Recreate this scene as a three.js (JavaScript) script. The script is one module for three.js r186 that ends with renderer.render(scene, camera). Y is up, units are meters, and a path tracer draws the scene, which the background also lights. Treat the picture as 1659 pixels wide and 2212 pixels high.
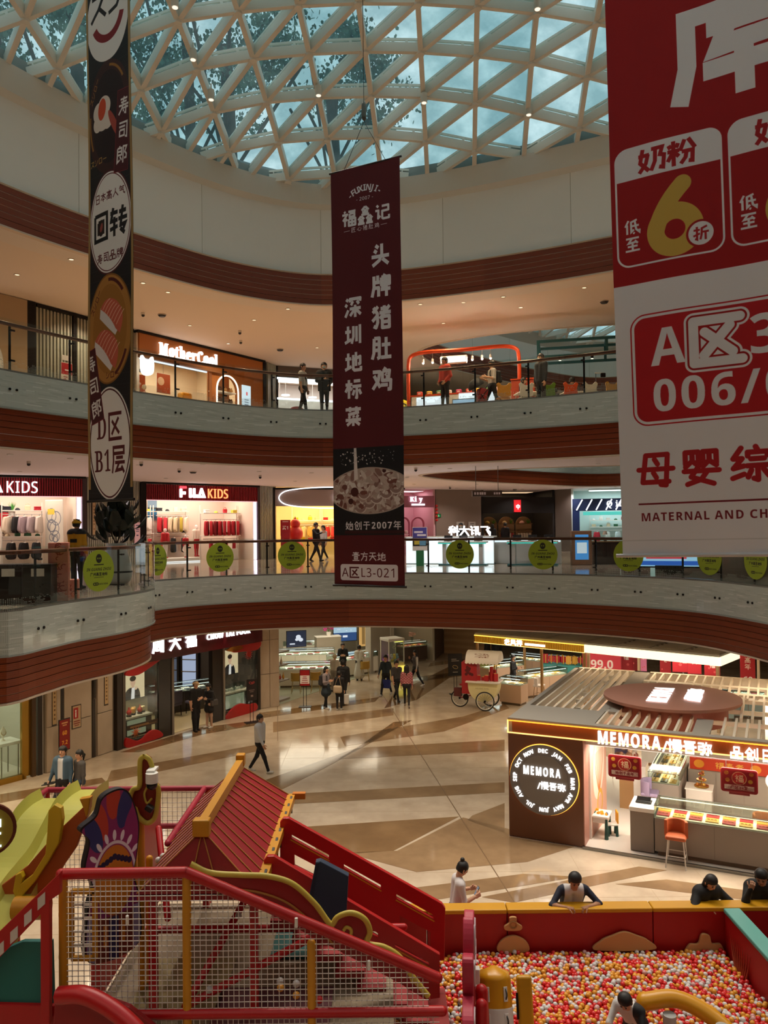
import*as THREE from 'three';
import{RoundedBoxGeometry}from 'three/addons/geometries/RoundedBoxGeometry.js';
import{TextGeometry}from 'three/addons/geometries/TextGeometry.js';
import{FontLoader}from 'three/addons/loaders/FontLoader.js';
import{mergeGeometries}from 'three/addons/utils/BufferGeometryUtils.js';
import{RectAreaLightUniformsLib}from 'three/addons/lights/RectAreaLightUniformsLib.js';
// ---------------------------------------------------------------- camera, sky, exposure
RectAreaLightUniformsLib.init();
const scene=new THREE.Scene();
const FPX=1725,EYE=7.2;
const camera=new THREE.PerspectiveCamera(2*Math.atan(1106 / FPX)*180 / Math.PI,1659 / 2212,0.05,400);
camera.position.set(0,EYE,0);
camera.rotation.order='YXZ';
camera.rotation.set(Math.atan(34 / FPX),0,-0.011);
camera.updateMatrixWorld(true);
scene.background=new THREE.Color(1.16,1.24,1.28);
scene.backgroundIntensity=1.0;
const FLOOD=140;
const renderer=new THREE.WebGLRenderer({antialias:true});
renderer.toneMapping=THREE.LinearToneMapping;
renderer.toneMappingExposure=1.0;
renderer.shadowMap.enabled=true;
// ---------------------------------------------------------------- helpers
let seed=12345;
const rnd=()=>{seed=(seed*1664525+1013904223)>>>0;return seed / 4294967296;};
const rr=(a,b)=>a+(b - a)*rnd();
const pick=(a)=>a[Math.floor(rnd()*a.length)];
const V3=(x,y,z)=>new THREE.Vector3(x,y,z);
const PI=Math.PI;
const TONES={red:0xc02834,cream:0xe8ddc8,black:0x1a1a1c,green:0x2a6a4a,yellow:0xd8b030,white:0xf0eeea,blue:0x3a5a90,mauve:0xa8949c,brown:0x7a4a28,grey:0x4a5058,pink:0xe0a0a8,purple:0xb06ac8};
const toneOf=(hex)=>{const c=new THREE.Color(hex);let best=9,n='';for(const k in TONES){const t=new THREE.Color(TONES[k]),e=Math.abs(t.r**0.45 - c.r**0.45)+Math.abs(t.g**0.45 - c.g**0.45)+Math.abs(t.b**0.45 - c.b**0.45);if(e<best){best=e;n=k;}}return n;};
// world point seen at pixel (px, py) at distance d along the view's ground axis, or on the level y
function ray(px,py){return V3((px - 829.5)/ FPX,-(py - 1106)/ FPX,-1).applyQuaternion(camera.quaternion);}
function at(px,py,d){const r=ray(px,py);return r.multiplyScalar(d / -r.z).add(camera.position);}
function onLevel(px,py,y=0){const r=ray(px,py);return r.multiplyScalar((y - EYE)/ r.y).add(camera.position);}
const mats=new Map();
function mat(hex,roughness=0.7,o={}){
const key=hex+'|'+roughness+'|'+JSON.stringify(o);
if(!mats.has(key)){
const Kind=o.clearcoat||o.transmission||o.sheen?THREE.MeshPhysicalMaterial:THREE.MeshStandardMaterial;
mats.set(key,new Kind({color:hex,roughness,...o}));
}
return mats.get(key);
}
const glow=(hex,k=1,base=0x222222)=>mat(base,0.5,{emissive:hex,emissiveIntensity:k});
const PANE=new THREE.MeshPhysicalMaterial({color:0xeaf2ef,roughness:0.02,transmission:1,thickness:0,ior:1.5});
const PANE_SOFT=new THREE.MeshPhysicalMaterial({color:0xdfe8e4,roughness:0.04,transmission:1,thickness:0,ior:1.5});
const taken=new Map();
function numbered(name){const n=taken.get(name)??0;taken.set(name,n+1);return n?name+'_'+String(n).padStart(3,'0'):name;}
function tag(o,label,category,group,kind){
if(label)o.userData.label=label;
if(category)o.userData.category=category;
if(group)o.userData.group=group;
if(kind)o.userData.kind=kind;
return o;
}
function thing(name,label,category,p=V3(0,0,0),turn=0,group){
const g=new THREE.Group();g.name=numbered(name);scene.add(g);g.position.copy(p);g.rotation.y=turn;
return tag(g,label,category,group);
}
function single(name,label,category,geo,m,p=V3(0,0,0),turn=0,group){
const g=new THREE.Mesh(geo,m);g.name=numbered(name);scene.add(g);g.position.copy(p);g.rotation.y=turn;
return tag(g,label,category,group);
}
function part(name,geo,m,parent,p,turn){
const g=new THREE.Mesh(geo,m);g.name=name;parent.add(g);
if(p)g.position.copy(p);
if(turn)g.rotation.y=turn;
return g;
}
function structure(name,geo,m,label,category){
const g=new THREE.Mesh(geo,m);g.name=numbered(name);scene.add(g);
return tag(g,label,category,null,'structure');
}
function clone(o,p,turn,label){
const c=o.clone();c.name=numbered(o.name.replace(/_\d{3}$/,''));scene.add(c);
c.userData={...o.userData};if(label)c.userData.label=label;
if(p)c.position.copy(p);
if(turn !==undefined)c.rotation.y=turn;
return c;
}
const bare=(g)=>{const n=g.index?g.toNonIndexed():g;for(const k of Object.keys(n.attributes))if(!['position','normal','uv'].includes(k))n.deleteAttribute(k);return n;};
const merge=(list)=>mergeGeometries(list.map(bare));
const box=(w,h,d,x=0,y=0,z=0)=>new THREE.BoxGeometry(w,h,d).translate(x,y,z);
const rbox=(w,h,d,r=0.02,x=0,y=0,z=0,s=2)=>new RoundedBoxGeometry(w,h,d,s,Math.min(r,w / 2.01,h / 2.01,d / 2.01)).translate(x,y,z);
const cyl=(r,h,x=0,y=0,z=0,n=16,r2=r)=>new THREE.CylinderGeometry(r2,r,h,n).translate(x,y,z);
const ball=(r,x=0,y=0,z=0,a=14,b=10)=>new THREE.SphereGeometry(r,a,b).translate(x,y,z);
const disc=(r,h,x=0,y=0,z=0,n=40)=>new THREE.CylinderGeometry(r,r,h,n).rotateX(PI / 2).translate(x,y,z);
const lathe=(pts,n=24)=>new THREE.LatheGeometry(pts.map(([r,y])=>new THREE.Vector2(r,y)),n);
function bar(a,b,r,n=8){
const d=V3().subVectors(b,a),L=d.length();
const g=new THREE.CylinderGeometry(r,r,L,n);g.translate(0,L / 2,0);
g.applyQuaternion(new THREE.Quaternion().setFromUnitVectors(V3(0,1,0),d.normalize()));return g.translate(a.x,a.y,a.z);
}
function beam(a,b,w,h){
const d=V3().subVectors(b,a),L=d.length(),g=new THREE.BoxGeometry(w,h,L);
const m=new THREE.Matrix4().lookAt(b,a,V3(0,1,0));g.applyMatrix4(m);
return g.translate((a.x+b.x)/ 2,(a.y+b.y)/ 2,(a.z+b.z)/ 2);
}
const tube=(pts,r,n=40,k=8,closed=false)=>new THREE.TubeGeometry(new THREE.CatmullRomCurve3(pts,closed),n,r,k,closed);
function outline(pts){const s=new THREE.Shape();pts.forEach(([x,y],i)=>(i?s.lineTo(x,y):s.moveTo(x,y)));s.closePath();return s;}
function smooth(pts,n=80,closed=true){return new THREE.CatmullRomCurve3(pts.map(([x,y])=>V3(x,y,0)),closed,'catmullrom',0.5).getPoints(n).map((p)=>[p.x,p.y]);}
function extrude(shape,depth,bevel=0){
return new THREE.ExtrudeGeometry(shape,{depth,bevelEnabled:bevel>0,bevelThickness:bevel,bevelSize:bevel,bevelOffset:-bevel,bevelSegments:2,curveSegments:16});
}
function roundRect(w,h,r,x=0,y=0){
const s=new THREE.Shape(),a=x - w / 2,b=y - h / 2;
s.moveTo(a+r,b);s.lineTo(a+w - r,b);s.absarc(a+w - r,b+r,r,-PI / 2,0);s.lineTo(a+w,b+h - r);s.absarc(a+w - r,b+h - r,r,0,PI / 2);
s.lineTo(a+r,b+h);s.absarc(a+r,b+h - r,r,PI / 2,PI);s.lineTo(a,b+r);s.absarc(a+r,b+r,r,PI,1.5*PI);return s;
}
function quad(pts){
const g=new THREE.BufferGeometry(),v=[],ix=[];
pts.forEach((p)=>v.push(p.x,p.y,p.z));for(let i=1;i<pts.length - 1;i++)ix.push(0,i,i+1);
g.setAttribute('position',new THREE.Float32BufferAttribute(v,3));g.setIndex(ix);
g.setAttribute('uv',new THREE.Float32BufferAttribute(pts.length===4?[0,0,1,0,1,1,0,1]:pts.flatMap((_,i)=>[i / 2,i % 2]),2));g.computeVertexNormals();return g;
}
// canvas textures
function canvas(w,h,draw){const c=document.createElement('canvas');c.width=w;c.height=h;draw(c.getContext('2d'),w,h);const t=new THREE.CanvasTexture(c);t.colorSpace=THREE.SRGBColorSpace;t.anisotropy=8;return t;}
const printed=(w,h,draw,rough=0.6,o={})=>new THREE.MeshStandardMaterial({map:canvas(w,h,draw),roughness:rough,...o});
const lit=(w,h,draw,k=1)=>{const t=canvas(w,h,draw);return new THREE.MeshStandardMaterial({color:0x101010,roughness:0.3,emissive:0xffffff,emissiveMap:t,emissiveIntensity:k});};
// a frame along a shop front: u to the right, h up, v into the shop
function frame(A,B,y){
const dx=B[0]- A[0],dd=B[1]- A[1],L=Math.hypot(dx,dd),turn=Math.atan2(dd,dx),c=dx / L,s=dd / L;
return{L,turn,y,at:(u,h,v)=>V3(A[0]+c*u - s*v,y+h,-(A[1]+s*u+c*v))};
}
const areaLight=(p,look,w,h,color,k)=>{const l=new THREE.RectAreaLight(color,k,w,h);l.position.copy(p);l.lookAt(look);scene.add(l);return l;};
// ---------------------------------------------------------------- letters: strokes on a 100 x 100 field, y down
const JIN='50,0 10,45;50,0 90,45;30,45 70,45;15,66 85,66;50,45 50,95;30,74 36,86;70,74 64,86;5,96 95,96';
const shrink=(s,x,y,w,h)=>s.split(';').map((t)=>t.split(' ').map((p)=>{const[a,b]=p.split(',').map(Number);return(x+a*w / 100).toFixed(1)+','+(y+b*h / 100).toFixed(1);}).join(' ')).join(';');
const SHI='20,6 28,16;6,26 40,26 10,60;24,46 24,94;28,50 40,62';
const NV='20,8 10,56 40,90;38,30 30,62 6,92;4,32 42,32';
const YUE='16,10 14,70 6,94;16,10 40,10 40,88 30,92;16,34 40,34;16,58 40,58';
const TU='6,36 40,36;23,10 23,80;4,86 42,72';
const QUAN='36,8 10,32;14,10 32,36 34,72 26,92 14,86;32,44 8,66';
const ZHE='48,18 86,18;66,6 66,34;42,34 98,34;92,8 44,58;56,50 90,50 90,94 56,94 56,50;56,72 90,72';
const PIAN='18,10 18,55 8,94;36,8 36,36;18,36 46,36;20,58 40,58 40,94';
const GLYPH={
头:'28,12 42,24;20,32 34,42;8,58 94,58;58,8 58,50 46,74 12,94;60,68 90,92',
牌:PIAN+';72,6 66,16;54,18 94,18 94,48 54,48 54,18;54,33 94,33;74,18 72,48 56,62;50,66 98,66;78,52 78,96',
猪:QUAN+';'+ZHE,肚:YUE+';52,38 94,38;73,8 73,88;48,88 98,88',
鸡:'8,20 42,20 34,56 8,90;14,34 44,84;70,4 62,16;54,18 88,18 84,44 70,42;54,18 54,56 94,56 92,92 78,92;46,74 80,74;68,28 74,34',
深:'14,10 26,20;8,34 20,44;8,92 26,60;36,26 36,12 96,12 94,26;54,22 42,40;76,22 88,38;34,56 98,56;66,40 66,96;64,58 36,88;68,58 98,86',
圳:TU+';54,12 54,60 44,92;72,14 72,84;92,8 92,94',地:TU+';44,44 92,30 92,62 80,64;68,8 68,72;52,20 52,84 60,90 96,90 96,74',
标:'6,30 46,30;26,8 26,94;24,34 6,64;28,40 44,56;54,16 92,16;46,40 98,40;72,40 72,92 62,88;58,56 48,80;84,54 96,78',
菜:'6,20 94,20;32,8 32,32;68,8 68,32;84,34 20,44;24,50 32,60;50,48 54,58;80,46 68,60;6,68 94,68;50,60 50,96;48,68 14,92;52,68 88,92',
福:SHI+';48,12 96,12;56,24 88,24 88,42 56,42 56,24;50,54 94,54 94,92 50,92 50,54;50,73 94,73;72,54 72,92',
鑫:shrink(JIN,22,0,56,48)+';'+shrink(JIN,0,52,48,46)+';'+shrink(JIN,52,52,48,46),
记:'14,10 26,22;6,40 26,40 24,84 38,72;48,18 90,18 90,46 50,46 50,84 56,90 94,90 94,72',
壹:'14,14 86,14;50,4 50,26;26,26 74,26;10,46 10,36 90,36 90,46;24,50 76,50;30,58 70,58 70,74 30,74 30,58;36,78 40,88;64,78 60,88;8,92 92,92',
方:'50,4 54,16;6,24 94,24;40,24 36,60 10,94;38,48 80,48 76,90 60,90',天:'14,14 86,14;6,46 94,46;50,14 48,50 10,92;52,50 92,92',
始:NV+';68,6 52,40 90,36;80,24 94,44;54,54 90,54 90,92 54,92 54,54',
创:'32,6 6,42;32,6 58,36;20,44 46,44 44,64 32,62;20,44 20,84 26,90 56,90 56,74;70,16 70,70;90,6 90,90 78,84',
于:'16,14 84,14;6,44 94,44;50,14 50,90 36,86',年:'28,4 10,36;24,18 88,18;26,42 84,42;26,42 26,66;6,66 96,66;56,18 56,98',
匠:'8,12 92,12;8,12 8,92 94,92;76,20 34,28 32,50 20,80;36,46 84,46;62,46 62,82',心:'14,46 8,74;32,30 34,80 44,88 74,86 78,68;50,20 58,36;80,36 94,62',
区:'92,10 10,10 10,90 94,90;74,24 28,76;30,32 78,74',
层:'14,30 88,30 88,10 14,10 14,56 4,94;34,44 82,44;26,60 94,60;56,60 34,86 84,82;72,72 90,94',
寿:'18,16 82,16;24,32 76,32;6,48 94,48;52,4 36,60 6,94;30,64 92,64;70,54 70,92 56,88;44,72 52,82',
司:'16,12 88,12 88,90 72,86;16,32 70,32;22,50 64,50 64,80 22,80 22,50',
郎:'28,4 32,12;12,16 48,16 48,52 12,52;12,34 48,34;12,16 12,90 34,78;34,60 50,80;62,96 62,10 92,12 76,40 92,54 90,72 72,72',
日:'22,10 78,10 78,92 22,92 22,10;22,50 78,50',本:'8,28 92,28;50,6 50,96;48,30 8,76;52,30 92,74;30,74 70,74',
高:'50,2 54,12;8,18 92,18;30,28 70,28 70,42 30,42 30,28;14,96 14,54 86,54 86,94 76,92;34,66 66,66 66,84 34,84 34,66',
人:'50,8 44,50 8,92;48,44 92,92',气:'28,4 8,38;24,20 88,20;26,36 78,36;14,52 74,52 76,80 94,92 94,76',
回:'12,10 88,10 88,92 12,92 12,10;34,34 66,34 66,68 34,68 34,34',
转:'6,20 46,20;22,4 10,46 46,46;28,34 28,96;4,72 46,66;54,22 92,22;50,44 98,44;74,4 62,66 88,64 76,82;60,76 84,94',
品:'32,8 68,8 68,42 32,42 32,8;8,54 44,54 44,92 8,92 8,54;56,54 92,54 92,92 56,92 56,54',
库:'50,2 56,10;94,16 12,16 12,60 4,94;30,30 90,30;54,20 40,50 86,48;26,68 94,68;62,40 62,96',
奶:NV+';50,14 88,14 80,40 94,44 90,88 76,84;64,14 62,60 48,92',
粉:'24,6 24,96;8,18 14,32;40,16 34,32;4,42 44,42;22,44 4,76;26,46 42,64;62,8 46,46;74,6 96,44;52,50 88,50 86,88 74,86;68,50 64,72 48,92',
低:'28,6 6,46;18,34 18,96;82,8 44,20 44,84 62,70;44,46 94,46;68,16 76,70 96,90 98,72;56,90 66,96',
至:'8,12 92,12;46,14 24,42 78,38;64,28 84,48;18,64 82,64;50,46 50,92;4,92 96,92',折:'6,28 44,28;26,6 26,90 14,84;4,66 44,52;88,8 56,20 54,60 46,92;56,44 98,44;78,44 78,96',
母:'86,84 14,84 24,8 84,8 78,94 64,92;4,48 98,48;48,20 56,34;44,58 52,72',
婴:'10,40 10,8 44,8 44,40;28,16 28,32 10,48;32,36 44,46;56,40 56,8 90,8 90,40;72,16 72,32 56,48;76,36 90,46;6,60 96,60;44,48 24,76 82,96;66,62 50,84 14,96',
综:'30,6 10,34 32,34 10,60 36,54;8,86 36,76;66,4 70,12;46,28 46,18 94,18 94,28;54,36 86,36;44,54 98,54;70,54 70,92 60,88;54,66 46,84;84,64 96,82',
合:'50,4 6,46;50,4 94,46;30,44 70,44;26,60 74,60 74,94 26,94 26,60',
周:'4,94 14,60 14,10 86,10 86,94 74,92;32,28 68,28;50,16 50,46;28,46 72,46;34,60 66,60 66,82 34,82 34,60',大:'6,34 94,34;50,6 46,50 10,94;52,40 92,94',
科:'40,6 10,16;4,32 46,32;26,12 26,96;24,36 6,66;28,42 44,58;58,16 68,26;54,38 64,48;48,64 98,56;84,4 84,96',
讯:'14,10 26,22;6,40 24,40 24,84 36,74;46,14 82,14 82,80 96,92 98,72;44,46 74,46;60,16 60,92',飞:'10,14 72,14 74,60 94,92 96,66;90,24 64,44;66,40 90,60',
广:'50,4 56,14;92,20 14,20 14,60 4,94',州:'14,34 8,56;28,8 26,60 10,94;42,34 46,52;56,12 56,84;68,34 72,52;88,6 88,96',
慢:'14,6 14,94;4,30 8,44;24,24 28,40;40,8 88,8 88,34 40,34 40,8;40,21 88,21;36,44 94,44 94,60 36,60 36,44;56,44 56,60;74,44 74,60;40,68 86,68 40,96;46,74 94,96',
吾:'14,10 86,10;40,10 34,42;20,28 74,28 74,44;6,46 94,46;24,60 76,60 76,92 24,92 24,60',
弥:'8,12 40,12 40,36 10,36 10,60 42,60 38,92 24,90;62,6 48,44;56,22 96,22 92,38;74,30 74,92 64,88;58,50 48,80;86,50 98,78',
老:'20,18 72,18;46,4 46,36;8,36 92,36;84,10 10,72;34,52 34,84 42,92 86,92 86,74;76,50 36,66',凤:'6,94 20,60 20,10 80,10 82,70 96,92 96,70;34,28 64,28 36,72;36,34 68,70',
祥:SHI+';54,6 62,20;84,6 76,20;48,26 96,26;52,44 92,44;44,64 98,64;72,26 72,96',
ス:'14,16 80,16 50,60 8,92;52,56 88,90',シ:'14,12 30,22;6,36 22,46;8,90 50,80 90,24',ロ:'16,16 84,16 84,86 16,86 16,16',ー:'8,50 92,50',
中:'18,26 82,26 82,62 18,62 18,26;50,4 50,96',买:'10,12 90,12 80,28;26,30 38,40;18,48 30,56;4,66 96,66;54,30 48,70 8,94;58,74 90,94',
};
const strokes=(ch)=>(GLYPH[ch]||'').split(';').filter(Boolean).map((t)=>t.split(' ').map((p)=>p.split(',').map(Number)));
// draw one line of mixed letters; cx = centre, y = middle, s = size of a character; skew slants
function write(c,text,cx,cy,s,o={}){
const{color='#fff',weight=12,gap=0.06,wide=1,font='sans-serif',bold=true,cap='butt',vertical=false,left=false}=o;
c.save();c.fillStyle=color;c.strokeStyle=color;c.lineCap=cap;c.lineJoin=o.join||'miter';c.miterLimit=3;c.textBaseline='middle';c.textAlign='left';
c.font=(bold?'bold ':'')+s+'px '+font;
const wOf=(ch)=>(GLYPH[ch]?s*wide:c.measureText(ch).width*wide);
const chars=[...text],total=chars.reduce((t,ch)=>t+wOf(ch)+s*gap,-s*gap);
let x=left?cx:cx - total / 2,y=cy;
if(vertical)y=cy -(chars.length - 1)*s*(1+gap)/ 2;
for(const ch of chars){
const w=wOf(ch),x0=vertical?cx - w / 2:x;
if(GLYPH[ch]){
c.save();c.translate(x0,y - s / 2);c.scale(w / 100,s / 100);c.lineWidth=weight;
for(const st of strokes(ch)){c.beginPath();st.forEach(([a,b],i)=>(i?c.lineTo(a,b):c.moveTo(a,b)));c.stroke();}
c.restore();
}else{c.save();c.translate(x0,y);c.scale(wide,1);c.fillText(ch,0,0);c.restore();}
if(vertical)y+=s*(1+gap);else x+=w+s*gap;
}
c.restore();
}
const FONT_BOLD=await new FontLoader().loadAsync('fonts/droid/droid_sans_bold.typeface.json');
const FONT_SANS=await new FontLoader().loadAsync('fonts/droid/droid_sans_regular.typeface.json');
const FONT_SERIF=await new FontLoader().loadAsync('fonts/droid/droid_serif_bold.typeface.json');
// solid letters: each character one mesh, standing in the xy plane, baseline at y = 0; returns the width
function letters(text,s,m,parent,x0,y0,z0,o={}){
const{depth=0.05,font=FONT_BOLD,wide=1,gap=0.04,weight=0.11,name='letter',spin}=o;
let x=0;const made=[];
for(const ch of[...text]){
let g,w;
if(ch===' '){x+=s*0.35*wide;continue;}
if(GLYPH[ch]){
const pieces=[];
for(const st of strokes(ch))for(let i=1;i<st.length;i++){
const[a,b]=st[i - 1],[e,f]=st[i],L=Math.hypot(e - a,f - b)/ 100*s;
pieces.push(new THREE.BoxGeometry(L+weight*s*0.8,weight*s,depth).rotateZ(-Math.atan2(f - b,e - a)).translate((a+e)/ 200*s,s -(b+f)/ 200*s,depth / 2));
}
g=merge(pieces);w=s;
}else{
g=new TextGeometry(ch,{font,size:s*0.78,depth,curveSegments:4,bevelEnabled:false});g.computeBoundingBox();
w=ch==='/'?s*0.4:g.boundingBox.max.x+s*0.03;g.scale(wide,1,1);w*=wide;
}
made.push([g,x,w]);x+=w+s*gap;
}
for(const[g,gx]of made)part(name,g,m,parent,V3(x0+gx -(o.centre?x / 2:0),y0,z0));
return x;
}
// ---------------------------------------------------------------- the building: levels and edges, in (x, distance)
const L2=5.7,L3=10.9,BAND4=14.27;
const loop=(pts,n)=>{const c=new THREE.CatmullRomCurve3(pts.map(([x,d])=>V3(x,0,-d)),true,'centripetal');return c.getSpacedPoints(n).slice(0,n).map((p)=>[p.x,-p.z]);};
const EDGE3=loop([[-1.9,25.1],[0.6,24.7],[3.67,23.5],[6.3,22.1],[9.2,20.2],[11.6,17.4],[13,14],[13,10],[11.5,5.5],[8,1.4],[3,-0.8],[-2,-0.9],[-6,0.7],[-9,4],[-10.3,8.5],[-10.4,12.5],[-9.8,15.8],[-8.75,18.2],[-6.57,21.5],[-4.1,24.1]],240);
const EDGE2=loop([[-1.2,26.6],[0.65,26.3],[4.0,25.2],[6.6,23.7],[8.4,21.7],[9.1,18.8],[9.3,15],[9.4,10],[8.5,4],[5,-0.6],[0,-1.2],[-5,-0.6],[-9,3],[-10,8],[-10.1,13],[-9.3,15.05],[-7.25,15.15],[-6.95,16.1],[-6.7,17.2],[-6.2,18.4],[-5.97,19.6],[-6.05,20.6],[-6.5,21.7],[-6.95,22.8],[-6.75,23.9],[-5.8,25.1],[-4.1,26.1]],300);
const EDGE_FAR=loop([[1.6,32.5],[3.9,30.2],[8.5,28.7],[14,28],[17.5,33],[16.5,41],[12,44],[8.5,42],[5,38.6],[2.4,35.4]],160);
const OUT=[-26,26,-9,56];
function normals(pts){
const n=pts.length;let area=0;
for(let i=0;i<n;i++){const a=pts[i],b=pts[(i+1)% n];area+=a[0]*b[1]- b[0]*a[1];}
const s=area>0?1:-1;
return pts.map((_,i)=>{const a=pts[(i+n - 1)% n],b=pts[(i+1)% n],dx=b[0]- a[0],dd=b[1]- a[1],L=Math.hypot(dx,dd);return[s*dd / L,-s*dx / L];});
}
// sweep a profile [[outward offset, y], ...] along part of a loop; uv in metres
function sweep(pts,prof,i0=0,i1=pts.length,ends=true){
const nn=normals(pts),n=pts.length,pos=[],uv=[],ix=[],P=prof.length;let run=0,rows=0;
for(let i=i0;i<=i1;i++){
const k=((i % n)+n)% n,p=pts[k],q=nn[k];
if(i>i0){const m=pts[(((i - 1)% n)+n)% n];run+=Math.hypot(p[0]- m[0],p[1]- m[1]);}
let up=0;
prof.forEach(([o,y],j)=>{if(j)up+=Math.hypot(o - prof[j - 1][0],y - prof[j - 1][1]);pos.push(p[0]+q[0]*o,y,-(p[1]+q[1]*o));uv.push(run,up);});
rows++;
}
for(let r=0;r<rows - 1;r++)for(let j=0;j<P - 1;j++){const a=r*P+j,b=a+P;ix.push(a,b,a+1,b,b+1,a+1);}
if(ends&&i1 - i0<n)for(const r of[0,rows - 1])for(let j=1;j<P - 2;j++)ix.push(r*P,r*P+j,r*P+j+1);
const g=new THREE.BufferGeometry();g.setAttribute('position',new THREE.Float32BufferAttribute(pos,3));g.setAttribute('uv',new THREE.Float32BufferAttribute(uv,2));g.setIndex(ix);
const f=g.toNonIndexed();f.computeVertexNormals();return f;
}
const ringProf=(o0,o1,y0,y1)=>[[o0,y0],[o0,y1],[o1,y1],[o1,y0],[o0,y0]];
function slab(holes,y0,y1,rect=OUT){
const s=outline([[rect[0],rect[2]],[rect[1],rect[2]],[rect[1],rect[3]],[rect[0],rect[3]]]);
for(const h of holes){const p=new THREE.Path();h.forEach(([x,d],i)=>(i?p.lineTo(x,d):p.moveTo(x,d)));p.closePath();s.holes.push(p);}
return new THREE.ExtrudeGeometry(s,{depth:y1 - y0,bevelEnabled:false}).rotateX(-PI / 2).translate(0,y0,0);
}
// ---- surface textures
function noiseField(n,cells,octaves=4){
const out=new Float32Array(n*n);let amp=1,sum=0;
for(let o=0;o<octaves;o++,cells*=2,amp*=0.55){
const g=Float32Array.from({length:cells*cells},rnd);sum+=amp;
for(let y=0;y<n;y++)for(let x=0;x<n;x++){
const fx=x / n*cells,fy=y / n*cells,ix=Math.floor(fx),iy=Math.floor(fy),u=fx - ix,v=fy - iy,a=u*u*(3 - 2*u),b=v*v*(3 - 2*v),X=(ix+1)% cells,Y=(iy+1)% cells;
out[y*n+x]+=amp*((g[iy*cells+ix]*(1 - a)+g[iy*cells+X]*a)*(1 - b)+(g[Y*cells+ix]*(1 - a)+g[Y*cells+X]*a)*b);
}
}
return out.map((v)=>v / sum);
}
function tintMap(n,field,dark,light,sx=1,sy=1){
const d=new Uint8Array(n*n*4);
for(let i=0;i<n*n;i++){const t=Math.min(1,Math.max(0,(field[i]- 0.25)*2));for(let c=0;c<3;c++)d[i*4+c]=dark[c]+(light[c]- dark[c])*t;d[i*4+3]=255;}
const t=new THREE.DataTexture(d,n,n);t.wrapS=t.wrapT=THREE.RepeatWrapping;t.magFilter=THREE.LinearFilter;t.colorSpace=THREE.SRGBColorSpace;t.repeat.set(sx,sy);t.needsUpdate=true;return t;
}
const N1=noiseField(256,6,5),N2=noiseField(256,4,6),NG=noiseField(256,3,5);
const WOODF=Float32Array.from({length:256*256},(_,i)=>{const x=i % 256,y=i>>8;return 0.5+0.25*Math.sin(y*0.49+6*(N1[(y*256+((x>>2)&255))]))+0.5*(N2[((y*3)&255)*256+((x>>3)&255)]- 0.5);});
const woodTex=tintMap(256,WOODF,[128,54,20],[146,66,26],0.4,1.1);
const WOODS=[0xffffff,0xf3ece8,0xe9dfda].map((c)=>new THREE.MeshStandardMaterial({map:woodTex,color:c,roughness:0.42}));
const stoneLight=tintMap(256,N1,[184,166,144],[202,185,162],0.35,0.35),stoneDark=tintMap(256,N2,[132,106,78],[156,128,96],0.35,0.35);
const plaster=mat(0xd9d5c8,0.85),soffit=mat(0xe2d6c8,0.8),white=mat(0xeeeae2,0.6),darkMetal=mat(0x1d1a18,0.45,{metalness:0.6});
const STEEL=mat(0x8d8f8e,0.3,{metalness:1}),GOLD=mat(0xb08a3c,0.28,{metalness:1}),CHROME=mat(0xd9dadb,0.12,{metalness:1});
// ---- ground floor: polished stone, dark bands let into a light field
const floorL1=structure('floor',slab([],-0.3,0),new THREE.MeshStandardMaterial({map:stoneLight,roughness:0.09}),'polished beige stone floor of the ground level','floor');
{
const m=new THREE.MeshStandardMaterial({map:stoneDark,roughness:0.09}),m2=new THREE.MeshStandardMaterial({map:stoneDark,color:0xe4dccf,roughness:0.09});
const bands=[
[[610,1716],[1090,1690],[1090,1712],[612,1738]],[[660,1786],[992,1764],[850,1838],[690,1850]],[[745,1842],[858,1838],[1000,1766],[1175,1810],[1250,1826],[1140,1862],[900,1884]],
[[1020,1762],[1090,1735],[1090,1800],[1010,1772]],[[560,1690],[770,1616],[850,1560],[890,1556],[700,1660],[590,1715]],[[770,1616],[1090,1598],[1090,1622],[730,1640]],
[[735,1592],[1000,1548],[1090,1520],[1100,1530],[960,1580],[745,1612]],[[850,1500],[1010,1420],[1030,1424],[900,1512],[830,1530]],[[590,1560],[850,1530],[850,1545],[590,1582]],
[[240,1665],[560,1608],[560,1622],[230,1690]],[[260,1625],[430,1572],[560,1556],[560,1566],[440,1586],[300,1625]],[[900,1462],[1020,1448],[1020,1458],[890,1474]],[[930,1432],[1000,1424],[1000,1430],[925,1440]],
[[560,1540],[820,1506],[810,1516],[560,1552]],[[1040,1938],[1380,1872],[1440,1880],[1110,1950]],[[800,1930],[1130,1888],[1250,1894],[1000,1935],[900,1950]],[[0,1716],[220,1680],[230,1690],[0,1735]],
[[1440,1900],[1659,1930],[1659,1950],[1330,1910]],
];
bands.forEach((b,i)=>{
const pts=b.map(([x,y])=>{const p=onLevel(x,y);return[p.x,-p.z];});
const g=new THREE.ExtrudeGeometry(outline(pts),{depth:0.004,bevelEnabled:false}).rotateX(-PI / 2);
part('stone_band',g,i % 3===1?m2:m,floorL1);
});
// fine joints of the big slabs
const jm=mat(0x6e5334,0.5);
for(const[a,b]of[[[820,1490],[1150,2010]],[[600,1600],[600,1500]]]){const p=onLevel(...a),q=onLevel(...b);p.y=q.y=0.0025;part('floor_joint',beam(p,q,0.02,0.006),jm,floorL1);}
const joints=[];for(let x=-20;x<=20;x+=1.2)joints.push(box(0.005,0.002,50,x,0.0005,-28));for(let d=6;d<52;d+=1.2)joints.push(box(40,0.002,0.005,0,0.0005,-d));
tag(part('joint_grid',merge(joints),mat(0x9c8460,0.4),floorL1),null,null,null,'stuff');
}
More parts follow.
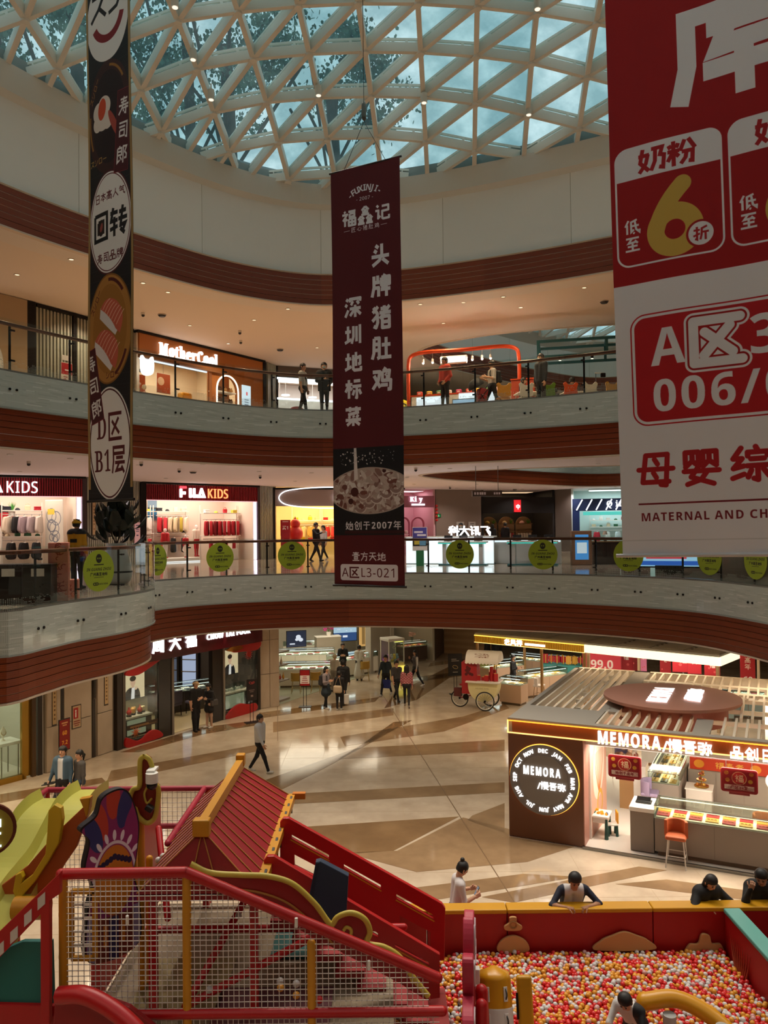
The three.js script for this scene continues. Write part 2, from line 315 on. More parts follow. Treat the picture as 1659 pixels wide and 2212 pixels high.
// ---- galleries
const stoneGallery=new THREE.MeshStandardMaterial({map:stoneLight,color:0xf2eeee,roughness:0.07});
structure('floor',slab([EDGE2],L2 - 0.3,L2),stoneGallery,'polished stone floor of the middle gallery','floor');
structure('floor',slab([EDGE3,EDGE_FAR],L3 - 0.3,L3),stoneGallery,'polished stone floor of the upper gallery','floor');
const CEIL1=4.1,CEIL2=9.35,CEIL3=14.45;
structure('ceiling',slab([EDGE2],CEIL1,CEIL1+0.12),mat(0xe6dccb,0.8),'pale ceiling over the ground level shops','ceiling');
structure('ceiling',slab([EDGE3,EDGE_FAR],CEIL2,CEIL2+0.12),mat(0xf2e8e8,0.75),'pale pinkish ceiling over the middle gallery','ceiling');
structure('ceiling',slab([EDGE3,EDGE_FAR],CEIL3,CEIL3+0.5),mat(0xe4d3c0,0.75),'warm beige ceiling over the upper gallery','ceiling');
for(const[name,x0,x1,d0,d1]of[['wall_left',-26.3,-26,-9,56],['wall_right',26,26.3,-9,56],['wall_back',-26.3,26.3,56,56.3],['wall_front',-26.3,26.3,-9.3,-9]])
structure(name,box(x1 - x0,15.2,d1 - d0,(x0+x1)/ 2,7.3,-(d0+d1)/ 2),plaster,'plain outer wall '+name.slice(5)+' of the mall','wall');
// stepped bulkheads in the gallery ceilings
const bulk=(pts,o0,o1,y0,y1,m,label)=>structure('ceiling',sweep(pts,ringProf(o0,o1,y0,y1)),m,label,'bulkhead');
bulk(EDGE3,0.02,1.1,CEIL3 - 0.13,CEIL3+0.02,soffit,'flat rim of the upper gallery ceiling behind the brown band');
bulk(EDGE3,0.02,1.1,CEIL2 - 0.15,CEIL2+0.02,mat(0xf2e8e8,0.75),'flat rim of the middle gallery ceiling behind the brown band');
// ---- brown slatted fascias: boards with open grooves, cut into lengths
function fascia(pts,y0,y1,label,boards,seg,visible){
const root=thing('fascia',label,'fascia');root.userData.kind='structure';
const h=(y1 - y0)/ boards;let k=0;
part('backing',sweep(pts,ringProf(0.03,0.12,y0,y1)),mat(0x2c140a,0.8),root);
for(let i=0;i<pts.length;i+=seg){
const d=pts[Math.min(i+seg / 2|0,pts.length - 1)][1];
for(let b=0;b<boards;b++){
const g=sweep(pts,[[0.035,y0+b*h+0.007],[-0.01,y0+b*h+0.007],[-0.01,y0+(b+1)*h - 0.007],[0.035,y0+(b+1)*h - 0.007]],i,Math.min(i+seg,pts.length),false);
if(d>visible)part('board',g,WOODS[(i / seg+b*(i % 2))% 3|0],root);else(root.userData.rest??=[]).push(g);
}
}
if(root.userData.rest?.length){tag(part('far_boards',merge(root.userData.rest),WOODS[0],root),null,null,null,'stuff');}
delete root.userData.rest;
part('top_trim',sweep(pts,ringProf(-0.03,0.1,y1,y1+0.04)),mat(0xc9a98c,0.5),root);
part('lower_trim',sweep(pts,ringProf(-0.03,0.12,y0 - 0.04,y0)),mat(0xd8c4ae,0.6),root);
return root;
}
fascia(EDGE2,L2 - 1.75,L2 - 0.85,'curved brown board fascia below the middle gallery glass',6,20,13);
fascia(EDGE3,L3 - 1.75,L3 - 0.85,'curved brown board fascia below the upper gallery glass',6,16,15);
fascia(EDGE3,BAND4,BAND4+0.93,'curved brown board band under the white wall of the dome',6,16,14);
fascia(EDGE_FAR,CEIL2+0.02,L3 - 0.6,'brown board fascia of the second opening behind the kiosks',5,16,33);
fascia(EDGE_FAR,CEIL3+0.02,CEIL3+0.9,'brown board band of the second opening under its white wall',6,16,33);
// ---- glass balustrades
const FROST=canvas(512,512,(c,w,h)=>{
c.clearRect(0,0,w,h);
c.fillStyle='#c3cdc7';c.fillRect(0,150,w,h - 150);
c.fillStyle='#a6b3ac';
for(let y=156;y<h;y+=12)for(let x=4;x<w;x+=12){if(Math.sin(y*0.11)*Math.sin(x*0.013+y)>0.55)continue;c.fillRect(x,y,6,6);}
c.fillStyle='#b0bbb5';for(let i=0;i<16;i++)c.fillRect(rnd()*w*0.9,200+Math.floor(rnd()*24)*12,60+rnd()*160,10);
c.fillStyle='#d2dad5';for(let i=0;i<10;i++)c.fillRect(rnd()*w*0.9,200+Math.floor(rnd()*24)*12,60+rnd()*160,10);
c.fillStyle='#d2dad5';
for(let r=0;r<9;r++)for(let x=4;x<w;x+=12)if(r>2+3*Math.sin(x*0.02)||rnd()>0.75)c.fillRect(x,42+r*12,6,6);
});
FROST.wrapS=THREE.RepeatWrapping;
const frostMat=new THREE.MeshStandardMaterial({map:FROST,roughness:0.1,transparent:true});
const railWood=mat(0x5e3320,0.35);
function balustrade(pts,y,label,step,from,post){
const root=thing('glass_balustrade',label,'balustrade'),nn=normals(pts),n=pts.length;
const panes=[],rest=[];
for(let i=0;i<n;i+=step){
const j=i+step,d=pts[i % n][1];
const strip=(o,y0,y1,v0,v1)=>{
const g=sweep(pts,[[o,y0],[o,y1]],i,j,false),uv=g.attributes.uv;let mx=0;
for(let k=0;k<uv.count;k++)mx=Math.max(mx,uv.getX(k));
for(let k=0;k<uv.count;k++)uv.setXY(k,uv.getX(k)/ mx,v0+(v1 - v0)*uv.getY(k)/(y1 - y0));return g;
};
const clear=strip(-0.12,y+0.02,y+1.2,0,1),frost=strip(-0.118,y - 0.84,y+0.33,0,1);
if(d<from)continue;
const pane=part('glass_panel',clear,PANE,root);part('printed_glass',frost,frostMat,pane);
const p=pts[i % n],q=nn[i % n],turn=Math.atan2(q[0],-q[1])+PI;
const g=new THREE.Group();g.name='post';g.position.set(p[0]- q[0]*0.02,y,-(p[1]- q[1]*0.02));g.rotation.y=Math.atan2(-q[0],q[1]);root.add(g);
part('post_plate',post.plate,darkMetal,g);for(const c of post.clamp)part('glass_clamp',c,mat(0x33312f,0.4,{metalness:0.7}),g);
for(const y0 of[-0.42])for(const s of[-1,1])part('bolt',post.bolt,darkMetal,g,V3(s*0.09,y0,0.115));
}
const vis=[];let i0=0;
part('handrail',sweep(pts,[[-0.02,y+1.06],[-0.07,y+1.08],[-0.07,y+1.13],[-0.02,y+1.15],[0.03,y+1.13],[0.03,y+1.08],[-0.02,y+1.06]]),railWood,root);
part('floor_channel',sweep(pts,ringProf(-0.1,0.05,y - 0.02,y+0.03)),STEEL,root);
part('lower_clamp_rail',sweep(pts,ringProf(-0.13,-0.02,y - 0.87,y - 0.83)),mat(0x9aa39f,0.4),root);
return root;
}
const POST={plate:merge([box(0.05,1.06,0.025,0,0.53,-0.02),box(0.05,0.02,0.09,0,0.95,0.03),box(0.05,0.02,0.09,0,0.25,0.03)]),clamp:[box(0.11,0.04,0.03,0,0.95,0.09),box(0.11,0.04,0.03,0,0.25,0.09)],bolt:disc(0.03,0.02,0,0,0,12)};
balustrade(EDGE2,L2,'curved glass balustrade with brown handrail along the middle gallery',5,12,POST);
balustrade(EDGE3,L3,'curved glass balustrade with brown handrail along the upper gallery',5,14,POST);
balustrade(EDGE_FAR,L3,'glass balustrade of the second opening, far behind the kiosks',4,36,POST);
// ---- white drum under the dome, in panels, and the grey ring
const RING0=EYE+10.1,RING1=EYE+10.84;
function drum(pts,label,seg,mPanel,top){
const root=thing('dome_wall',label,'wall');root.userData.kind='structure';
for(let i=0;i<pts.length;i+=seg){
const g=sweep(pts,ringProf(0.06,0.2,BAND4+0.97,top),i,i+seg,false);
part('wall_panel',g,mPanel[(i / seg)% mPanel.length],root);
const p=pts[i],q=normals(pts)[i];
part('panel_joint',beam(V3(p[0]+q[0]*0.062,BAND4+1,-(p[1]+q[1]*0.062)),V3(p[0]+q[0]*0.062,top,-(p[1]+q[1]*0.062)),0.012,0.012),mat(0xa9a596,0.9),root);
}
return root;
}
drum(EDGE3,'smooth white curved wall below the skylight',12,[mat(0xefeee8,0.8),mat(0xecebe5,0.8)],RING0);
drum(EDGE_FAR,'white curved wall of the second opening under its skylight',10,[mat(0xefeee8,0.8)],RING0 - 0.6);
structure('trim_1',sweep(EDGE3,[[0.06,RING0],[-0.1,RING0+0.12],[-0.16,RING1],[0.5,RING1],[0.5,RING0],[0.06,RING0]]),mat(0xd6d6ce,0.8),'grey ring beam between the white wall and the skylight','ring beam');
structure('trim_3',sweep(EDGE3,ringProf(-0.02,0.4,RING1,RING1+0.34)),mat(0x8b928e,0.6),'dark glazing curb at the foot of the skylight','curb');
structure('trim_2',sweep(EDGE_FAR,[[0.06,RING0 - 0.6],[-0.16,RING0],[-0.02,RING0+0.3],[0.5,RING0+0.3],[0.5,RING0 - 0.6]]),mat(0xc2c1b6,0.8),'grey ring beam of the second skylight','ring beam');
structure('roof',slab([EDGE3,EDGE_FAR],CEIL3+0.5,CEIL3+0.75),plaster,'flat roof around the skylights','roof');
// ---- the skylight: a shallow triangulated shell
const inside=(poly,x,d)=>{let c=false;for(let i=0,j=poly.length - 1;i<poly.length;j=i++){const[a,b]=poly[i],[e,f]=poly[j];if((b>d)!==(f>d)&&x<(e - a)*(d - b)/(f - b)+a)c=!c;}return c;};
function clipTo(poly,tri){
const n=poly.length,step=4;let area=0;for(let i=0;i<n;i++){const a=poly[i],b=poly[(i+1)% n];area+=a[0]*b[1]- b[0]*a[1];}
let out=tri;
for(let i=0;i<n&&out.length;i+=step){
const a=poly[i],b=poly[(i+step)% n],side=(p)=>((b[0]- a[0])*(p[1]- a[1])-(b[1]- a[1])*(p[0]- a[0]))*Math.sign(area),next=[];
for(let k=0;k<out.length;k++){const p=out[k],q=out[(k+1)% out.length],sp=side(p),sq=side(q);if(sp>=0)next.push(p);if((sp>=0)!==(sq>=0)){const t=sp /(sp - sq);next.push([p[0]+(q[0]- p[0])*t,p[1]+(q[1]- p[1])*t]);}}
out=next;
}
return out;
}
const frit=tintMap(256,NG,[140,172,176],[186,212,214],0.5,0.5);
const SKYGLASS=[0xffffff,0xe6f0f0,0xd4e4e6].map((c)=>new THREE.MeshPhysicalMaterial({color:c,map:frit,roughness:0.32,transmission:1,thickness:0,ior:1.45,specularIntensity:0.4}));
const steelPaint=mat(0xe2ded2,0.55);
function skylight(name,label,poly,H,o,a,b,ni,nj,seenFrom){
const root=thing(name,label,'skylight');
const P=(i,j)=>[o[0]+a[0]*i+b[0]*j,o[1]+a[1]*i+b[1]*j],W=(p,up=0)=>V3(p[0],H(p[0],p[1])+up,-p[1]);
const unit=merge([box(0.125,0.25,1),box(0.055,0.06,1,0,0.22,0),box(0.06,0.1,0.05,0,0.16,0.25),box(0.06,0.1,0.05,0,0.16,-0.25)]);
const rest=[],restPane=[];let nb=0,np=0;
const addBeam=(p,q)=>{
const ip=inside(poly,...p),iq=inside(poly,...q);if(!ip&&!iq)return;
if(ip !==iq){let lo=ip?p:q,hi=ip?q:p;for(let k=0;k<12;k++){const m=[(lo[0]+hi[0])/ 2,(lo[1]+hi[1])/ 2];if(inside(poly,...m))lo=m;else hi=m;}const e=lo;if(ip)q=e;else p=e;if(Math.hypot(p[0]- q[0],p[1]- q[1])<0.12)return;}
const A=W(p),B=W(q),L=A.distanceTo(B),m=new THREE.Mesh(unit,steelPaint);m.name='beam';
m.position.addVectors(A,B).multiplyScalar(0.5);m.lookAt(B);m.scale.set(1,1,L - 0.02);
if((p[1]+q[1])/ 2>seenFrom){root.add(m);nb++;}else{m.updateMatrix();rest.push(bare(unit.clone().applyMatrix4(m.matrix)));}
};
const knob=cyl(0.1,0.3,0,-0.02,0,12);
for(let i=-ni;i<=ni;i++)for(let j=-nj;j<=nj;j++){
const p=P(i,j),q=P(i+1,j),r=P(i,j+1),s=P(i+1,j+1);
addBeam(p,q);addBeam(p,r);addBeam(q,r);
if(inside(poly,...p)&&p[1]>seenFrom)part('node',knob,steelPaint,root,W(p));
for(const t of[[p,q,r],[q,s,r]]){
const c=clipTo(poly,t);if(c.length<3)continue;
const mid=c.reduce((u,v)=>[u[0]+v[0]/ c.length,u[1]+v[1]/ c.length],[0,0]);
const g=new THREE.BufferGeometry(),v=[],uv=[],ix=[];
c.forEach((e)=>{const w=W(e,0.27);v.push(w.x,w.y,w.z);uv.push(e[0],e[1]);});for(let k=1;k<c.length - 1;k++)ix.push(0,k,k+1);
g.setAttribute('position',new THREE.Float32BufferAttribute(v,3));g.setAttribute('uv',new THREE.Float32BufferAttribute(uv,2));g.setIndex(ix);g.computeVertexNormals();
if(mid[1]>seenFrom){part('glass_pane',g,SKYGLASS[(i*7+j*3+300)% 3],root);np++;}else restPane.push(g.toNonIndexed());
}
}
if(rest.length)tag(part('far_beams',mergeGeometries(rest),steelPaint,root),null,null,null,'stuff');
if(restPane.length)tag(part('far_panes',mergeGeometries(restPane),SKYGLASS[0],root),null,null,null,'stuff');
return{root,W,P};
}
const edgeGap=(x,d,e=EDGE3)=>Math.sqrt(e.reduce((m,[a,b])=>Math.min(m,(a - x)**2+(b - d)**2),1e9));
const DOME=(x,d)=>EYE+11.4694+0.0597*x+0.3607*d - 0.0186*x*x - 0.0026*x*d - 0.0154*d*d;
const dome=skylight('domed_skylight','domed glass skylight of white steel triangles over the atrium',EDGE3,(x,d)=>Math.max(RING1 - 0.05,Math.min(DOME(x,d),RING1+0.5*edgeGap(x,d))),[-0.36,20.4],[1.44,0.03],[0.13,1.4],13,17,13.2);
const second=skylight('second_skylight','small glimpse of a second steel and glass skylight behind the kiosks',EDGE_FAR,(x,d)=>RING0 - 0.1+Math.min(2.2,0.4*edgeGap(x,d,EDGE_FAR)),[9,36],[1.5,0],[0.2,1.5],8,8,38);
// ---------------------------------------------------------------- lamps in the gallery ceilings
const downGeo={rim:new THREE.TorusGeometry(0.075,0.014,6,20).rotateX(PI / 2),disc:cyl(0.068,0.008,0,0.006,0,20)};
const onCeil=(x,y,C,rim)=>{const p=onLevel(x,y,C - rim);if(edgeGap(p.x,-p.z)<1.1){p.y -=0.006;return p;}const q=onLevel(x,y,C);q.y -=0.006;return q;};
const rimMat=mat(0xcfc6ba,0.5);
function downlight(p,k,color,label,group){
const t=thing('downlight',label,'ceiling light',p,0,group);
part('rim',downGeo.rim,rimMat,t);part('lamp',downGeo.disc,glow(color,Math.min(3,0.4+k*0.12),0x888888),t);
const l=new THREE.SpotLight(color,k,0,1.2,0.7,2);l.position.copy(p).y -=0.03;l.target.position.set(p.x,p.y - 3,p.z);l.shadow.radius=3;scene.add(l,l.target);
}
for(const[x,y]of[[154,560],[37,593],[309,611],[363,631],[410,703],[549,691],[622,667],[685,751],[908,657],[1001,653],[958,698],[1087,641],[1125,664],[1262,621]])
downlight(onCeil(x,y,CEIL3,0.13),x===1125?26:13,0xffdcb0,'small round downlight in the beige ceiling of the upper gallery','downlights of the upper gallery');
for(const[x,y]of[[22,981],[152,990],[439,1002],[673,1021],[931,1007],[1030,1046],[972,1012],[1292,1002],[1235,1055],[560,1018],[300,1004]])
downlight(onCeil(x,y,CEIL2,0.15),13,0xffece8,'small round downlight in the pinkish ceiling of the middle gallery','downlights of the middle gallery');
{
const nn=normals(EDGE2);
for(let i=0;i<EDGE2.length;i+=9){const[x,d]=EDGE2[i],q=nn[i];for(const o of d<12?[2.5]:[1.4,4.2]){const X=x+q[0]*o,D=d+q[1]*o;if(d<12&&i % 18)continue;downlight(V3(X,CEIL1 - 0.006,-D),d<12?34:10,0xffe6c4,'small round downlight over the ground floor walkway, near side ones added','downlights of the ground floor');}}  // the near side lamps are added, unseen, to brighten the atrium
}
{
const n2=normals(EDGE2),n3=normals(EDGE3);
for(let i=0;i<EDGE2.length;i+=16){const[x,d]=EDGE2[i];if(d<13)downlight(V3(x+n2[i][0]*2.6,CEIL2 - 0.006,-(d+n2[i][1]*2.6)),34,0xfff0e2,'added round downlight over the viewer side of the middle gallery','added downlights of the viewer side');}  // unseen lamps added so bounce light reaches the banner fronts
for(let i=0;i<EDGE3.length;i+=13){const[x,d]=EDGE3[i];if(d<14)downlight(V3(x+n3[i][0]*2.6,CEIL3 - 0.006,-(d+n3[i][1]*2.6)),34,0xffe8d2,'added round downlight over the viewer side of the upper gallery','added downlights of the viewer side');}  // also added out of view, for more ambient light in the atrium
for(const[x,d]of[[4,44],[8,46],[13,44.8],[-2,39],[1.5,39.5],[-9,33],[-13,28.5],[-4,36],[1,34],[20,40]])downlight(V3(x,CEIL2 - 0.006,-d),16,0xfff0e6,'added round downlight in front of the far shops of the middle gallery','added downlights by the far shops');  // lamps put in to lift the dark far lobby
for(const[x,d]of[[0.2,33],[-6,31],[-9.5,26],[-1,29],[20,34],[8,46.5]])downlight(V3(x,CEIL3 - 0.006,-d),18,0xffe4c4,'added round downlight in front of the far shops of the upper gallery','added downlights by the far shops');  // extra lamps added for even lighting by these shops
}
// small cameras, detectors and sprinklers on the gallery ceilings
{
const dark=mat(0x2a2624,0.5),pale=mat(0xd9d0c6,0.5);
const cam=(p,turn,label)=>{const t=thing('dome_camera',label,'camera',p,turn,'ceiling cameras');part('mount',cyl(0.06,0.07,0,-0.035,0,14),pale,t);part('lens_dome',ball(0.055,0,-0.09,0),dark,t);};
for(const[x,y]of[[204,575],[905,0],[309,675],[518,714],[520,735]])if(y)cam(onCeil(x,y,CEIL3,0.13),0,'small dark dome camera under the upper gallery ceiling');
for(const[x,y]of[[62,996],[305,997],[387,1012],[562,1026],[898,1010],[972,1050]])cam(onCeil(x,y,CEIL2,0.15),0,'small dark dome camera under the middle gallery ceiling');
const det=(p,r,label)=>{const t=thing('smoke_detector',label,'detector',p,0,'ceiling detectors');part('base',cyl(r,0.03,0,-0.015,0,20),pale,t);part('cap',cyl(r*0.7,0.05,0,-0.05,0,20,r),dark,t);};
for(const[x,y]of[[605,754],[350,679],[1305,650]])det(onCeil(x,y,CEIL3,0.13),0.14,'round detector under the upper gallery ceiling');
for(const[x,y]of[[417,1018],[1112,1056]])det(onCeil(x,y,CEIL2,0.15),0.13,'round detector under the middle gallery ceiling');
}
// floodlights hanging from the skylight's nodes; the unseen ones are added
{
const white2=mat(0xd8d2c4,0.4),geo=[cyl(0.085,0.26,0,0,0,18),cyl(0.065,0.02,0,-0.132,0,18),cyl(0.02,0.2,0,0.2,0,8)];
const flood=(p,aim)=>{
const t=thing('hanging_spotlight','small white cylinder spotlight hanging from a skylight node, unseen ones added for light','spotlight',p,0,'skylight spotlights');
part('housing',geo[0],white2,t);part('lamp',geo[1],glow(0xfff0da,1.2),t);part('stem',geo[2],white2,t);
const l=new THREE.SpotLight(0xfff0de,FLOOD,0,0.52,1,2);l.position.copy(p).y -=0.17;l.target.position.set(p.x*0.75,0,p.z*aim);l.shadow.radius=4;scene.add(l,l.target);
};
for(const[x,y]of[[417,118],[456,205],[688,196],[916,212],[1142,238],[1161,8],[378,4]]){
let p=at(x,y,21);for(let k=0;k<8;k++){const r=ray(x,y),H=DOME(p.x,-p.z)- EYE - 0.3;p=r.multiplyScalar(H / r.y).add(camera.position);}flood(p,0.72);
}
for(const[x,d]of[[-7,17],[-2.5,17.2],[2,17.2],[7,16.6],[9.5,15]])flood(V3(x,DOME(x,d)- 0.3,-d),0.66);  // added floods out of view, aimed to light the playground
for(const[x,d]of[[8,34],[12,36],[10.5,39]])flood(V3(x,RING0+0.8,-d),1);  // added floods, hidden from view, that light the second opening
}
// ---------------------------------------------------------------- trees standing outside, seen through the skylight
{
const leaf=new THREE.CircleGeometry(0.085,5),lm=[0x66806e,0x5c7868,0x748c7a].map((c)=>new THREE.MeshStandardMaterial({color:c,roughness:0.9}));
[[-13,34,27,5.5],[-7,36,29,5],[-17,26,28,5],[-10,41,33,6],[-2.5,40,30,4],[-18,37,31,6]].forEach(([x,d,y,r],i)=>{
const t=thing('outside_tree','leafy tree outside the skylight, '+['with a broad low crown','beyond the hanging spotlights','close to the left rim','tallest and farthest back','small, behind the banner cables','wide, behind the sushi banner'][i],'tree',V3(x,15.2,-d),0,'trees beyond the skylight');
part('trunk',tube([V3(0,0,0),V3(0.3,(y - 15)*0.5,0.2),V3(0,y - 15,0)],0.28,16,8),mat(0x3a3228,0.9),t);
for(let k=0;k<6;k++)part('branch',bar(V3(0,(y - 15)*0.55+k*0.5,0),V3(Math.cos(k*1.9)*r*0.7,y - 15+rr(-1,2),Math.sin(k*1.9)*r*0.7),0.08,6),mat(0x3a3228,0.9),t);
const n=4200,im=new THREE.InstancedMesh(leaf,lm[i % 3],n),o=new THREE.Object3D();im.name='foliage';
const clumps=Array.from({length:26},()=>{const a=rr(0,2*PI),b=Math.acos(rr(-0.8,1)),q=r*rr(0.5,1);return[Math.sin(b)*Math.cos(a)*q,y - 15.2+Math.cos(b)*q*0.8,Math.sin(b)*Math.sin(a)*q];});
for(let k=0;k<n;k++){const c=clumps[k % 26];o.position.set(c[0]+rr(-1,1)*rr(0.2,1.3),c[1]+rr(-1,1)*rr(0.2,1.1),c[2]+rr(-1,1)*rr(0.2,1.3));o.rotation.set(rr(0,6),rr(0,6),rr(0,6));o.scale.setScalar(rr(0.7,1.6));o.updateMatrix();im.setMatrixAt(k,o.matrix);}
t.add(im);im.userData.kind='stuff';
});
}
// ---------------------------------------------------------------- three printed banners hanging in the atrium
function banner(name,label,p,dir,w,h,cw,ch,draw,o={}){
// p = middle of the lower edge, dir = turn of the cloth
const t=thing(name,label,'banner',p,dir);t.rotation.z=o.tilt||0;
const g=new THREE.PlaneGeometry(w,h,24,60).translate(0,h / 2,0),a=g.attributes.position;
for(let i=0;i<a.count;i++){const x=a.getX(i),y=a.getY(i);a.setZ(i,0.012*Math.sin(x*5+y*0.4)+0.015*Math.sin(y*0.9+x));}
g.computeVertexNormals();
part('cloth',g,printed(cw,ch,draw,0.75),t);
part('cloth_back',g.clone().translate(0,0,-0.006),mat(o.back||0x777377,0.8),t);
const rod=mat(0x1a1414,0.5);
part('lower_rod',new THREE.CylinderGeometry(0.025,0.025,w*1.04,10).rotateZ(PI / 2).translate(0,0,0.0),o.rod?mat(o.rod,0.6):rod,t);
if(h<9){
part('upper_rod',new THREE.CylinderGeometry(0.02,0.02,w*1.04,10).rotateZ(PI / 2).translate(0,h,0),rod,t);
for(const s of[-1,1])part('cable',bar(V3(s*w*0.3,h,0),V3(0,h+0.9,0),0.006,5),darkMetal,t);
part('cable',bar(V3(0,h+0.9,0),V3(0,h+4,0),0.006,5),darkMetal,t);
part('weight',lathe([[0,h+0.9],[0.04,h+0.94],[0.05,h+1.0],[0.05,h+1.22],[0.03,h+1.3],[0,h+1.32]],14),mat(0x6d6a62,0.35,{metalness:0.7}),t);
}else for(const s of[-1,1])part('cable',bar(V3(s*w*0.4,h,0),V3(s*w*0.4,h+2.4,0),0.008,5),darkMetal,t);
return t;
}
const MAROON='#5a1219';
banner('sushi_banner','tall black banner with oval plates of sushi and white ovals with red lettering',at(238,1081,14),-Math.atan2(0.617,0.787),1.36,10.6,256,2008,(c,w,h)=>{
const Y=(y)=>348+1.542*y;
const oval=(cy,rx,ry,col)=>{c.fillStyle=col;c.beginPath();c.ellipse(w / 2,cy,rx,ry,0,0,7);c.fill();};
c.fillStyle='#17161a';c.fillRect(0,0,w,h);
c.strokeStyle='#26242a';c.lineWidth=2;for(let i=0;i<60;i++){c.beginPath();c.moveTo(0,i*36);c.lineTo(w,i*36+10);c.stroke();}
// logo: white round with a red smile and a brush stroke
oval(Y(20),122,150,'#ecebea');c.strokeStyle='#84141f';c.lineWidth=26;c.beginPath();c.ellipse(w / 2,Y(5),84,96,0,0.35,2.6);c.stroke();
write(c,'スシ',w / 2,Y(-12),104,{color:'#1c1518',weight:13,gap:-0.05});
// dark bowl with a prawn roll
oval(Y(240),124,190,'#3a1a18');oval(Y(240),96,156,'#241012');
c.strokeStyle='#9a6a24';c.lineWidth=9;c.beginPath();c.ellipse(w / 2,Y(240),106,172,0,-1.5,-0.7);c.stroke();c.beginPath();c.ellipse(w / 2,Y(240),110,176,0,2.6,3.3);c.stroke();
c.fillStyle='#e6d9cf';for(const[x,y,r]of[[72,222,34],[104,214,36],[96,240,40],[66,246,28],[122,248,28]]){c.beginPath();c.arc(x,Y(y),r,0,7);c.fill();}
c.fillStyle='#d24a22';c.beginPath();c.ellipse(92,Y(218),22,36,0.2,0,7);c.fill();
c.fillStyle='#b04a3c';c.beginPath();c.ellipse(158,Y(262),14,60,-0.5,0,7);c.fill();
c.save();c.translate(48,Y(170));c.rotate(-1.0);write(c,'スシロー',0,0,22,{color:'#a8762e',weight:12});c.restore();
write(c,'スシロー',66,Y(328),24,{color:'#c39a4a',weight:12});
// red plate with the name
const plate=(x,y0,y1,lean)=>{c.save();c.translate(x,Y((y0+y1)/ 2));c.rotate(lean);const hh=(y1 - y0)*1.542;c.fillStyle='#4a0f18';c.fillRect(-38,-hh / 2,76,hh);c.strokeStyle='#8a2430';c.lineWidth=2;c.strokeRect(-38,-hh / 2,76,hh);write(c,'寿司郎',0,0,62,{weight:11,vertical:true,gap:0.28,color:'#eceaea'});c.restore();};
// white oval: 日本高人气 回转 寿司品牌
oval(Y(472),124,176,'#4a0f18');oval(Y(472),118,170,'#f0efee');c.strokeStyle='#5a1219';c.lineWidth=3;c.beginPath();c.ellipse(w / 2,Y(472),111,163,0,0,7);c.stroke();
write(c,'日本高人气',w / 2,Y(412),33,{color:MAROON,weight:10,gap:0.03});write(c,'回转',w / 2,Y(476),104,{color:'#141214',weight:13,gap:0.02,wide:0.92});
oval(Y(476),0,0,'#000');c.fillStyle='#241310';c.beginPath();c.ellipse(80,Y(478),18,28,0,0,7);c.fill();c.fillStyle='#9a4a44';c.beginPath();c.ellipse(82,Y(477),8,16,0.3,0,7);c.fill();
write(c,'寿司品牌',w / 2,Y(546),36,{color:MAROON,weight:10,gap:0.03});
plate(205,198,372,0.1);
// gold plate with two salmon pieces
oval(Y(705),126,186,'#8a5a22');oval(Y(705),120,180,'#b8813a');oval(Y(705),96,150,'#a8722c');
c.strokeStyle='#5a1a14';c.lineWidth=11;c.beginPath();c.ellipse(w / 2,Y(705),104,166,0,-1.6,-0.8);c.stroke();c.beginPath();c.ellipse(w / 2,Y(705),104,166,0,0.5,1.2);c.stroke();
const salmon=(x,y,s)=>{
c.save();c.translate(x,Y(y));c.rotate(0.5);
c.fillStyle='#e9e2e2';c.beginPath();c.moveTo(-74*s,6);c.lineTo(-60*s,44*s);c.lineTo(66*s,62*s);c.lineTo(72*s,20);c.closePath();c.fill();
c.fillStyle='#d0644c';c.beginPath();c.moveTo(-72*s,10);c.quadraticCurveTo(-60*s,-58*s,10*s,-52*s);c.quadraticCurveTo(84*s,-40*s,86*s,46*s);c.lineTo(56*s,40*s);c.quadraticCurveTo(0,8*s,-72*s,10);c.fill();
c.strokeStyle='#f0bfa6';c.lineWidth=3;for(let i=0;i<7;i++){c.beginPath();c.moveTo((-56+i*18)*s,(8+i*3)*s);c.quadraticCurveTo((-48+i*18)*s,-30*s,(-30+i*16)*s,(-46+i)*s);c.stroke();}
c.restore();
};
salmon(140,672,0.9);salmon(112,742,1.0);
c.save();c.translate(50,Y(640));c.rotate(-1.0);write(c,'スシロー',0,0,22,{color:'#5a1a14',weight:12});c.restore();write(c,'シロー',150,Y(806),24,{color:'#5a1a14',weight:12});
// lower white oval
oval(Y(953),124,188,'#f0efee');oval(Y(953),118,182,'#4a0f18');oval(Y(953),113,177,'#f0efee');
write(c,'D区',w / 2,Y(918),104,{color:MAROON,weight:11,font:'serif',wide:0.82});write(c,'B1层',w / 2,Y(990),100,{color:MAROON,weight:11,font:'serif',wide:0.78});
plate(34,742,905,-0.22);
c.fillStyle='#a98a56';c.fillRect(0,0,11,h - 40);c.fillRect(w - 11,0,11,h - 40);c.fillStyle='#6e5a34';c.fillRect(11,0,2,h - 40);c.fillRect(w - 13,0,2,h - 40);
},{back:0x17161a});
